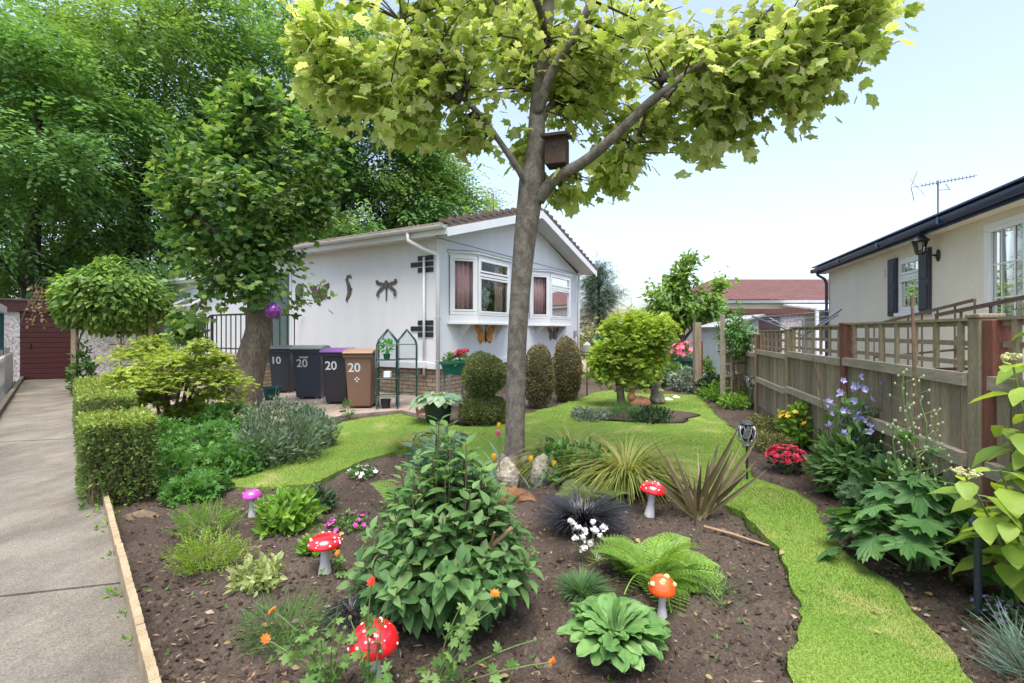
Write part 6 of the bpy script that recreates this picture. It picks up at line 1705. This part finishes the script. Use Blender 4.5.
# ---- planter on a stand with pink geraniums
b0 = G(456, 409); t = thing('trough_planter', 'green oval trough on a metal stand by the first bay window', 'planter', b0, R(40))
z0 = P(456, 374, b0[1])[2]; z1 = P(456, 361, b0[1])[2]
m = MB(); m.lathe([(0, z0 + .01), (.25, z0 + .01), (.30, z1 - .05), (.34, z1 - .05), (.34, z1), (.28, z1), (.26, z1 - .06), (0, z1 - .06)], 24, sy=.55); m.build('trough', m_potgreen, t, bevel=.004)
m = MB()
for x in (-.2, .2):
    for y in (-.09, .09): m.bar((x, y, 0), (x, y, z0), .03)
m.bar((-.2, -.09, z0), (.2, -.09, z0), .025); m.bar((-.2, .09, z0), (.2, .09, z0), .025); m.build('stand', MAT('grey_stand', (.22, .22, .23), rough=.5, bmp=0), t)
pl = thing('pelargonium', 'pink and red flowering plant growing in the green trough', 'plant', b0 + np.array([0, 0, z1 - .05]), R(40))
n = 320; P_, D_ = in_ell(n, (0, 0, .07), (.28, .17, .14), .4); m = MB(); m.leaves(T_GERA, P_, nrm(D_ + jit(n, .4) + (0, 0, .3)), D_ + np.array([0, 0, .7]), rng.uniform(.05, .09, n)); m.build('foliage', lf_mid, pl)
for k in range(7):
    c_ = np.array([rng.uniform(-.05, .24), rng.uniform(-.14, .05), rng.uniform(.17, .26)]); m = MB(); q, dq = in_ell(24, c_, (.05, .05, .035), .7); m.leaves(T_FLOWER, q, rdir(24), dq, .026); m.build('flower', pt_rasp if k % 3 else pt_pink, pl)

# ---- wall ornaments (the long wall faces local -x, the gable faces local -y)
m_rust = MAT('rusty_metal', (.20, .13, .10), (.11, .09, .08), rough=.7, metal=.3, scale=12, bmp=.2)
m_bronze_o = MAT('weathered_bronze', (.16, .15, .13), (.10, .09, .08), rough=.6, metal=.4, scale=14, bmp=.2)
m_orange_o = MAT('orange_wing', (.75, .33, .06), (.42, .16, .04), rough=.5, scale=10, bmp=0, stops=(.4, .6))
def wallpos(px, y_px, face):
    u = (px - 512) / FPX
    if face == 'long':
        mm = (u * 10 + 1.553) / (-.858 - u * .513); p = (-.004, mm)
    else:
        L = (u * 10 + 1.553) / (.512 - .859 * u); p = (L, -.004)
    w_ = house_pt(home, p); w_[2] = EYE - (y_px - HOR) / FPX * w_[1]; return w_
def flat_orn(name, label, px, py, face, polys, th=.02, group='metal ornaments on the long wall'):
    w_ = wallpos(px, py, face); rz = RZH if face != 'long' else RZH - math.pi / 2
    t = thing(name, label, 'wall ornament', w_, rz, group)
    for nm, poly, mt_, dd in polys:
        m = MB(); m.prism(poly, -th - dd, -dd, axis='y'); m.build(nm, mt_, t, bevel=.004)
    return t
def ell_poly(cx, cz, rx, rz, a0=0, n=14):
    a_ = np.linspace(0, 2 * np.pi, n, endpoint=False); x, z = rx * np.cos(a_), rz * np.sin(a_); c, s = math.cos(a0), math.sin(a0); return [(cx + c * x_ - s * z_, cz + s * x_ + c * z_) for x_, z_ in zip(x, z)]
# dragonfly
flat_orn('dragonfly_ornament', 'metal dragonfly ornament on the long wall above the brown bin', 387, 290, 'long',
         [('body', ell_poly(0, .12, .055, .10), m_bronze_o, .012), ('tail', [(-.022, .06), (.022, .06), (.012, -.24), (-.012, -.24)], m_bronze_o, .004)] +
         [('wing', ell_poly(s * .17, .10 + dz, .15, .04, s * an), m_bronze_o, .0) for s in (1, -1) for dz, an in ((.04, .16), (-.08, -.55))] +
         [('wing_spot', ell_poly(s * x, z, .04, .045), m_rust, .014) for s in (1, -1) for x, z in ((.28, .19), (.26, -.10))])
def ribbon(pts, ws):
    pts = np.array(pts, float); t_ = nrm(np.gradient(pts, axis=0)); nn = np.stack([-t_[:, 1], t_[:, 0]], 1); ws = np.array(ws)[:, None]
    return [tuple(q) for q in pts + nn * ws] + [tuple(q) for q in (pts - nn * ws)[::-1]]
flat_orn('seahorse_ornament', 'metal seahorse ornament with curled head on the long wall', 349, 289, 'long',
         [('body', ribbon([(.10, .24), (.06, .30), (-.02, .30), (-.06, .22), (-.01, .12), (.03, .0), (.03, -.10), (-.03, -.2), (-.07, -.27), (-.03, -.30)], [.012, .03, .035, .035, .045, .065, .06, .04, .022, .012]), m_bronze_o, 0), ('fin', [(.06, .05), (.13, .0), (.06, -.08)], m_rust, 0)])
def butterfly(label, px, py, face, s, mw, mb_, group, name='butterfly_ornament'):
    W = [(0.02, -.02), (.14, .15), (.33, .20), (.35, .11), (.25, .0), (.27, -.09), (.18, -.18), (.06, -.12)]
    return flat_orn(name, label, px, py, face, [('wing', [(x * s, z * s) for x, z in W], mw, 0), ('wing', [(-x * s, z * s) for x, z in W][::-1], mw, 0), ('body', ell_poly(0, -.02 * s, .025 * s, .14 * s), mb_, .012),
        ('antennae', ribbon([(0, .1 * s), (.05 * s, .2 * s), (.09 * s, .25 * s)], [.005, .005, .004]), mb_, .004)], group=group)
butterfly('rusty metal butterfly ornament on the long wall beside the leaning tree leaves', 320, 292, 'long', 1.05, m_rust, m_bronze_o, 'metal ornaments on the long wall')
butterfly('orange butterfly ornament under the first bay window', 485, 335, 'front', 1.15, m_orange_o, m_black, 'butterflies on the gable wall')
butterfly('dark grey butterfly ornament under the far bay window', 553, 334, 'front', 1.05, MAT('grey_wing', (.13, .12, .13), (.2, .17, .17), rough=.6, bmp=0), m_black, 'butterflies on the gable wall')
flat_orn('round_ornament', 'round green plaque with dark rim on the long wall close to the door', 300, 291, 'long', [('rim', ell_poly(0, 0, .16, .19, n=20), m_bronze_o, 0), ('disc', ell_poly(0, 0, .12, .15, n=20), MAT('green_plaque', (.14, .20, .09), (.09, .13, .07), rough=.6, scale=14, bmp=.1), .022)])
w_ = wallpos(424, 366, 'long'); t = thing('wall_tap', 'small white wall box with dark pipe low on the house corner', 'meter box', w_, RZH)
m = MB(); m.bb((-.10, -.12, -.04), (-.004, .12, .10)); m.build('box', m_upvc, t, bevel=.008); m = MB(); m.tube([(-.06, 0, -.04), (-.06, 0, -.12), (-.12, 0, -.14)], .018, 6); m.build('spout', m_black, t)

# ---- hanging purple glass ball in the leaning tree
p0 = P(273, 311, 8.15); t = thing('hanging_ball', 'purple glass ball hanging from the leaning tree by the trunk', 'ornament', p0)
m_pglass = MAT('purple_glass', (.26, .02, .22), (.16, .03, .24), rough=.12, scale=7, bmp=0, coat=.6); m = MB(); m.blob((0, 0, 0), (.135, .135, .13), 20, 12, .0); m.build('ball', m_pglass, t, smooth=True)
m = MB()
for k in range(8): q = k * math.pi / 4; m.tube([(math.cos(q) * .137 * math.sin(z), math.sin(q) * .137 * math.sin(z), .132 * math.cos(z)) for z in np.linspace(.15, 2.95, 9)], .006, 4)
m.build('ribs', MAT('blue_rib', (.10, .13, .30), rough=.4, bmp=0), t)
m = MB(); m.tube([(0, 0, .12), (0, 0, .20), (-.05, .02, .55)], .006, 5); m.build('hanger', m_black, t)

# ---- toadstools
m_redcap = MAT('red_cap', (.62, .012, .022), (.55, .010, .018), rough=.18, scale=5, bmp=0, fineamt=.03, coat=.7); m_spot = MAT('white_spot', (.85, .82, .78), rough=.4, bmp=0, fineamt=.02)
m_ocap = MAT('orange_cap', (.78, .10, .015), (.70, .07, .015), rough=.2, scale=6, bmp=0, fineamt=.04, coat=.7); m_pcap = MAT('purple_cap', (.42, .05, .34), (.34, .04, .28), rough=.2, scale=6, bmp=0, fineamt=.04, coat=.7)
m_tstem = MAT('milky_glass_stem', (.66, .64, .66), (.56, .54, .57), rough=.25, scale=6, bmp=0, fineamt=.05, coat=.4)
m_yspot = MAT('yellow_blotch', (.85, .62, .10), (.80, .75, .45), rough=.3, bmp=0)
def toad(label, px, py, w, h, caph, mcap, nsp, msp=None, lean=0.0, spr=.1, seed=0):
    b0 = gpt(px, py); t = thing('toadstool', label, 'garden ornament', b0, 0, 'glass toadstools in the front bed'); t.rotation_euler = (0, lean, 0); r = w / 2; r_ = np.random.default_rng(seed)
    m = MB(); hs = h - caph; m.lathe([(0, -.03), (r * .36, -.03), (r * .40, .02), (r * .26, hs * .5), (r * .24, hs * .85), (r * .36, hs + .01), (0, hs + .01)], 20); m.build('stem', m_tstem, t, smooth=True)
    m = MB(); pf = [(r * .30, hs - .002), (r * .80, hs - caph * .10), (r * .97, hs - caph * .02)] + [(r * math.cos(a_) ** .8, hs + caph * math.sin(a_)) for a_ in np.linspace(.02, math.pi / 2 - .02, 10)] + [(0, h)]
    m.lathe(pf, 32); co = m.build('cap', mcap, t, smooth=True)
    m = MB()
    for k in range(nsp):
        el = r_.uniform(.12, 1.35); a_ = k * 2.4 + r_.uniform(-.3, .3); c_ = np.array([r * math.cos(el) ** .8 * math.cos(a_), r * math.cos(el) ** .8 * math.sin(a_), hs + caph * math.sin(el)])
        m.blob(c_ * np.array([.965, .965, 1]) - (0, 0, caph * .03), np.array([r, r, r * .8]) * spr * r_.uniform(.5, 1.3), 10, 6)
    m.build('spots', msp or m_spot, co, smooth=True)
toad('largest red toadstool with small white spots at the front of the bed', 374, 697, .19, .255, .085, m_redcap, 30, spr=.065, seed=1)
toad('red toadstool with large flat white spotted cap in the bare left soil', 325, 572, .195, .245, .06, m_redcap, 22, spr=.075, seed=2)
toad('red toadstool with flat cap between the grass tuft and the bronze flax', 649, 517, .20, .27, .07, m_redcap, 20, spr=.07, lean=.14, seed=3)
toad('small orange toadstool with yellow blotches beside the primula', 662, 622, .13, .215, .075, m_ocap, 6, m_yspot, spr=.17, seed=4)
toad('small purple toadstool at the tip of the left lawn', 252, 519, .14, .215, .06, m_pcap, 10, MAT('pale_purple_spot', (.72, .5, .68), rough=.3, bmp=0), spr=.08, seed=5)

# ---- solar lights
m_slate = MAT('slate_stake', (.045, .06, .075), rough=.5, bmp=0); m_silver = MAT('silver_lattice', (.42, .42, .43), (.25, .25, .27), rough=.35, metal=.6, bmp=.1)
def lantern(label, px, py, zc, s):
    b0 = gpt(px, py); t = thing('solar_lantern', label, 'garden light', b0, group='solar lanterns on stakes'); m = MB(); m.tube([(0, 0, -.05), (0, 0, zc - s)], .010, 7); m.build('stake', m_black, t)
    m = MB()
    for k in range(10):
        q = k * math.pi / 5
        for sg in (1, -1): m.tube([(.8 * s * math.sin(u) * math.cos(q + sg * u * .5), .8 * s * math.sin(u) * math.sin(q + sg * u * .5), zc - s * math.cos(u)) for u in np.linspace(.25, 2.9, 8)], .0045, 4)
    m.lathe([(0, zc - s), (.3 * s, zc - s), (.25 * s, zc - s * .8), (0, zc - s * .8)], 12); m.build('cage', m_silver, t)
    m = MB(); m.lathe([(0, zc + s * .75), (.55 * s, zc + s * .75), (.6 * s, zc + s * .9), (.45 * s, zc + s * 1.05), (0, zc + s * 1.05)], 14); m.build('cap', m_slate, t)
    m = MB(); m.blob((0, 0, zc), (.55 * s, .55 * s, .7 * s), 12, 8); m.build('bulb_glass', GLASS('lantern_bulb', (.8, .84, .86), .4), t, smooth=True)
lantern('silver caged solar lantern on a black stake beside the bronze flax', 747, 484, .485, .105)
lantern('small solar lantern on a stake far back by the trellis', 752, 410, .50, .11)
t = thing('solar_stake_light', 'dark slate coloured solar stake light under the hydrangea leaves', 'garden light', gpt(978, 618)); m = MB(); m.tube([(0, 0, -.05), (0, 0, .43)], .016, 12); m.build('stake', m_slate, t)
m = MB(); m.lathe([(0, .43), (.028, .43), (.034, .445), (.034, .48), (.02, .50), (0, .50)], 16); m.build('head', m_slate, t, bevel=.003)
t = thing('bird_bath_light', 'dark low feeder dish with orange slice in the ground cover', 'bird feeder', G(222, 424)); m = MB(); m.tube([(0, 0, 0), (0, 0, .26)], .016, 6); m.build('post', m_black, t)
m = MB(); m.lathe([(0, .25), (.24, .26), (.25, .29), (.2, .275), (0, .27)], 16, sy=.6); m.build('dish', m_black, t); m = MB(); m.blob((.02, -.02, .31), (.09, .07, .045), 12, 8); m.build('fruit', pt_yel, t, smooth=True)
m = MB(); m.blob((0, 0, .09), (.08, .08, .09), 14, 9); tag(m.build('glass_float', MAT('frosted_ball', (.45, .46, .48), rough=.2, bmp=0, coat=.5), None, smooth=True, loc=G(212, 428) + np.array([0, -.1, .1])), 'pale frosted ball lying in the ground cover by the feeder dish', 'ornament')

# ---- timber edging along the path
def edging(label, Ya, Yb, h):
    m = MB(); L = math.hypot(Yb - Ya, .927 * (Yb - Ya)); n = int(L / .075); b0 = np.array([xr(Ya) + .095, Ya, 0]); w = L / n
    for k in range(n):
        hh = h * (1 + .03 * math.sin(k * .9) + rng.uniform(-.02, .02)); x = (k + .5) * w; q = w / 2 * .985
        m.prism([(x - q, -.05), (x + q, -.05), (x + q, hh - .012), (x + q * .6, hh - .002), (x, hh), (x - q * .6, hh - .002), (x - q, hh - .012)], -.016, .016, axis='y')
    return tag(m.build('timber_edging', m_edge, None, loc=b0, rz=math.atan2(1, -.927)), label, 'edging', 'timber board edging')
m_edge = MAT('edging_timber', (.34, .27, .17), (.26, .20, .125), rough=.9, scale=2, fine=34, stretch=(6, 6, .8), bmp=.4, fineamt=.3)
edging('nearer length of pale timber board edging beside the concrete path', 1.3, 2.86, .155)
edging('further length of pale timber board edging ending at the clipped hedge', 2.9, 4.0, .135)
for k, (y_, s_) in enumerate(((2.1, .05), (2.5, .06), (2.9, .05), (3.3, .07), (3.75, .12), (3.6, .08), (2.3, .04))):
    small_plant(('tiny weed by the path edge, nearest the camera', 'small weed sprouting halfway along the near edging', 'small weed at the joint of the two edgings', 'green weed outside the far edging', 'largest weed at the foot of the clipped hedge', 'weed just in front of the largest weed', 'tiny pale weed against the near edging')[k], np.array([xr(y_) + (.05 if k != 4 else .14), y_, .0]), s_ * 1.2, s_, 40, lf_bright, T_OV, (.02, .04), name='weed', group='weeds along the path edge')

# ---- left side: picket fence, carport
m_greywood = MAT('grey_picket', (.40, .39, .36), (.30, .29, .27), rough=.9, fine=40, stretch=(5, 5, .8), bmp=.4, fineamt=.3)
pf = thing('picket_fence', 'grey white picket fence along the far side of the path', 'fence', (xl(7.4) - .26, 7.4, 0), math.atan2(1, -.947)); Lp = 7.2
m = MB(); 
for z in (.25, .72): m.bb((0, .0, z), (Lp, .03, z + .08))
m.build('rails', m_greywood, pf)
m = MB()
for k in range(28): x = .05 + k * .26; m.prism([(x, .03), (x + .07, .03), (x + .07, .85), (x + .035, .90), (x, .85)], -.022, -.002, axis='y')
m.build('pickets', m_greywood, pf)
for k in range(4): m = MB(); m.bb((k * 2.3, .03, -.02), (k * 2.3 + .09, .12, 1.0)); m.build('post', m_greywood, pf)
cp = thing('carport', 'low white roofed shelter with teal posts behind the picket fence', 'shelter', (-10.95, 10.3, 0), math.atan2(1, -.947)); m_teal2 = MAT('teal_metal', (.02, .13, .13), rough=.45, bmp=0)
m = MB(); m.bb((0, 0, 1.86), (2.6, 2.3, 2.03)); m.build('roof', m_upvc, cp, bevel=.01)
for x in (.05, 1.2, 2.45):
    for y in (.05, 2.15): m = MB(); m.bb((x, y, 0), (x + .09, y + .09, 1.86)); m.build('post', m_teal2, cp)
m = MB()
for y in np.arange(.2, 2.1, .16): m.bar((.1, y, .9), (.1, y, 1.62), .035)
m.bar((.1, .1, 1.62), (.1, 2.1, 1.62), .04); m.bar((.1, .1, .95), (.1, 2.1, .95), .04); m.build('gate', m_teal2, cp)

# ---- trellis with climber, far posts, washing line, ornaments at the end of the lawn
b0 = gpt(735, 404); tw_ = thing('trellis_panel', 'leaning square trellis panel in the bed by the far fence', 'trellis', b0, math.atan2(.55, .83)); m = MB()
for k in range(4): m.bb((-.36 + k * .235, -.012, 0), (-.33 + k * .235, .012, 1.30))
for k in range(6): m.bb((-.38, .012, .08 + k * .235), (.40, .032, .11 + k * .235))
m.bb((-.44, -.03, -.02), (-.38, .03, 1.75)); m.build('lattice', m_rail, tw_)
q = mound('climber', 'bright green climbing plant covering the upper half of the leaning trellis', 'climber', 736, 404, 40, 1.85, 1500, T_OV, lf_gera, (.05, .09), zc=.74, shell=.3, up=-.2)
fp = thing('grey_post', 'tall grey timber post at the end of the border', 'post', G(697, 394)); m = MB(); m.bb((-.07, -.07, 0), (.07, .07, 1.62)); m.build('shaft', m_fence, fp); m = MB(); m.bb((.075, -.03, 0), (.12, .04, 1.2)); m.build('batten', m_brownred, fp)
m = MB()
gs = thing('lean_to', 'small white sided lean-to with sloping roof beyond the end of the border', 'shed', np.array([5.35, 12.4, 0])); m.prism([(0, 0), (.95, 0), (.95, 1.78), (0, 1.52)], -.05, 1.4, axis='y'); m.build('wall', MAT('pale_blue_panel', (.58, .64, .66), (.52, .58, .60), rough=.4, bmp=0), gs)
m = MB(); m.bar((-.12, .6, 1.51), (1.05, .6, 1.83), 1.6, .05); m.build('roof', m_line, gs)
rd = thing('rotary_drier', 'grey rotary clothes drier with folded out arms behind the fence', 'clothes drier', G(803, 400)); h0 = P(803, 330, rd.location[1])[2]; m = MB(); m.tube([(0, 0, 0), (0, 0, h0 + .22)], .025, 8); m.build('pole', MAT('drier_metal', (.25, .29, .36), rough=.4, metal=.4, bmp=0), rd)
m = MB()
for tx, ty, dy in ((842, 309, -1.0), (838, 315, .5), (752, 316, -.6), (770, 318, .9)): e_ = P(tx, ty, rd.location[1] + dy) - np.array(rd.location); m.tube([(0, 0, h0 - .12), e_], .016, 6)
m.build('arms', bpy.data.materials['drier_metal'], rd)
m = MB()
A_ = [P(tx, ty, rd.location[1] + dy) - np.array(rd.location) for tx, ty, dy in ((842, 309, -1.0), (838, 315, .5), (770, 318, .9), (752, 316, -.6))]
for s_ in (.95, .75, .55):
    for k in range(4): a_, b_ = A_[k] * s_ + np.array([0, 0, (h0 - .12) * (1 - s_)]), A_[(k + 1) % 4] * s_ + np.array([0, 0, (h0 - .12) * (1 - s_)]); m.tube([a_, b_], .004, 3)
m.build('lines', bpy.data.materials['drier_metal'], rd)
o, b0 = pot('plant_pot', 'dark green pot of bright pink flowers at the end of the border', 'pot', 685, 384, .26, .34, .55, MAT('sea_green_pot', (.03, .10, .10), rough=.5, bmp=0))
o.location.z += .15; m = MB(); m.bb((-.3, -.3, 0), (.3, .3, .15)); tag(m.build('plinth', m_kerb, None, loc=b0), 'concrete plinth under the pot of pink flowers', 'plinth')
t = thing('pot_flowers', 'bright pink flowers mounded over the dark green pot', 'flower', b0 + np.array([0, 0, .62])); n = 200; P_, D_ = in_ell(n, (0, 0, .15), (.42, .4, .28), .5); m = MB(); m.leaves(T_OV, P_, nrm(D_ + jit(n, .3)), D_, rng.uniform(.08, .13, n)); m.build('foliage', lf_mid, t)
for k in range(40): v_ = rdir(1)[0]; v_[2] = abs(v_[2]); flower_head(t, np.array([0, 0, .18]) + v_ * np.array([.44, .42, .32]), pt_rasp if k % 2 else pt_pink, .09, face=v_, layers=2)
t = thing('garden_figurine', 'small seated stone coloured figurine at the far bed edge', 'statue', G(657, 405)); m = MB()
m.lathe([(0, 0), (.16, 0), (.17, .06), (.13, .16), (.11, .24), (.12, .30), (.06, .36), (.05, .38)], 14); m.blob((.04, -.12, .09), (.07, .12, .06), 10, 6); m.blob((-.06, -.12, .09), (.07, .12, .06), 10, 6); m.build('body', m_rock2, t, smooth=True)
m = MB(); m.blob((0, -.01, .44), (.085, .085, .095), 14, 10); m.blob((0, -.09, .43), (.02, .02, .02), 8, 6); m.build('head', MAT('pale_stone', (.48, .38, .30), rough=.8, bmp=.1), t, smooth=True); m = MB(); m.lathe([(.10, .47), (.095, .50), (.05, .56), (0, .58)], 14); m.build('hat', m_redpost, t)
t = thing('terracotta_rabbit', 'terracotta coloured animal ornament on the lawn by the young tree', 'statue', G(640, 409)); m = MB(); m.blob((0, 0, .11), (.20, .12, .12), 14, 9, .08, 3); m.blob((-.16, -.02, .22), (.08, .07, .08), 12, 8); m.blob((-.17, .02, .33), (.025, .02, .08), 8, 6); m.blob((-.13, -.04, .33), (.025, .02, .08), 8, 6); m.build('body', MAT('orange_terracotta', (.45, .20, .12), (.38, .16, .10), rough=.8, bmp=.1), t, smooth=True)
t = thing('bird_feeder_pole', 'thin dark pole with small feeder at the corner of the gable wall', 'bird feeder', G(587, 398)); m = MB(); m.tube([(0, 0, 0), (0, 0, 1.0)], .014, 6); m.build('pole', m_black, t); m = MB(); m.lathe([(0, .98), (.09, .98), (.09, 1.12), (.04, 1.18), (0, 1.2)], 12); m.build('feeder', m_line, t)
t = thing('water_butt', 'green water butt behind the corner of the gable wall', 'water butt', (3.75, 19.2, 0)); m = MB(); m.lathe([(0, 0), (.3, 0), (.36, .6), (.33, 1.2), (0, 1.2)], 18); m.build('barrel', m_potgreen, t); m = MB(); m.lathe([(.35, 1.2), (.36, 1.25), (0, 1.28)], 18); m.build('lid', m_potgreen, t)
# far hedges and roofs past the end of the garden
for x, y_, w_, h_, mt_, lb_ in ((5.2, 21.5, 1.7, 1.7, lf_dark, 'dark evergreen bush behind the gable corner'), (6.4, 20.5, 1.2, 1.5, lf_mid, 'green bush filling the gap between gable and young tree'), (7.2, 18.5, 1.3, 1.2, lf_mid, 'green bush at the end of the lawn under the fruit tree'), (4.4, 24.5, 1.6, 1.5, lf_olive, 'olive bush far past the gable corner')):
    t = thing('far_bush', lb_, 'shrub', (x, y_, 0), group='bushes past the end of the garden'); n = 2200; P_, D_ = in_ell(n, (0, 0, h_ * .5), (w_, w_, h_ * .55), .4); P_ *= (1 + .2 * vnoise(P_ + x, 1.2))[:, None]; m = MB(); m.leaves(T_OV, P_, nrm(D_ + jit(n, .5) + (0, 0, .3)), D_ + np.array([0, 0, .6]), rng.uniform(.10, .20, n)); m.build('foliage', mt_, t); s = MB(); s.tube([(0, 0, 0), (0, 0, h_ * .6)], .06, 6); s.build('stem', m_stem_brown, t)
fh = thing('distant_bungalow', 'far away brown roofed bungalow glimpsed beside the conifer', 'house', (8.5, 42, 0)); m = MB(); m.bb((-6, 0, 0), (4, 6, 2.3)); m.build('wall', m_cream, fh); m = MB(); m.add([(-6.4, -.4, 2.2), (4.4, -.4, 2.2), (4.4, 6.4, 2.2), (-6.4, 6.4, 2.2), (-5, 3, 3.5), (3, 3, 3.5)], [(0, 1, 5, 4), (1, 2, 5), (2, 3, 4, 5), (3, 0, 4), (3, 2, 1, 0)]); m.build('roof', MAT('old_brown_tile', (.22, .17, .14), (.17, .14, .12), rough=.9, fine=8, bmp=.3), fh)
for k in range(26):
    x = -46 + k * 3.9 + rng.uniform(-1, 1); y_ = 56 + rng.uniform(-4, 8)
    if abs(x / y_ + .05) < .10: continue
    h_ = rng.uniform(2.5, 4.2); t = thing('far_tree', 'low distant tree on the skyline behind the homes', 'tree', (x, y_, 0), group='distant skyline trees'); n = 420; P_, D_ = in_ell(n, (0, 0, h_ * .62), (2.6, 2.4, h_ * .42), .4); P_ *= (1 + .2 * vnoise(P_ + x, .7))[:, None]; m = MB(); m.leaves(T_SPRAYF[0], P_, nrm(D_ + jit(n, .5) + (0, 0, .1)), D_ + np.array([0, 0, .6]), rng.uniform(.5, .9, n)); m.build('crown', m_beech[2], t); s = MB(); s.tube([(0, 0, 0), (0, 0, h_ * .6)], .16, 6); s.build('trunk', m_bark_dark, t)
# small blue pin wheel like clips: garden twine ties on the canes
exec_stage = 'objects done'
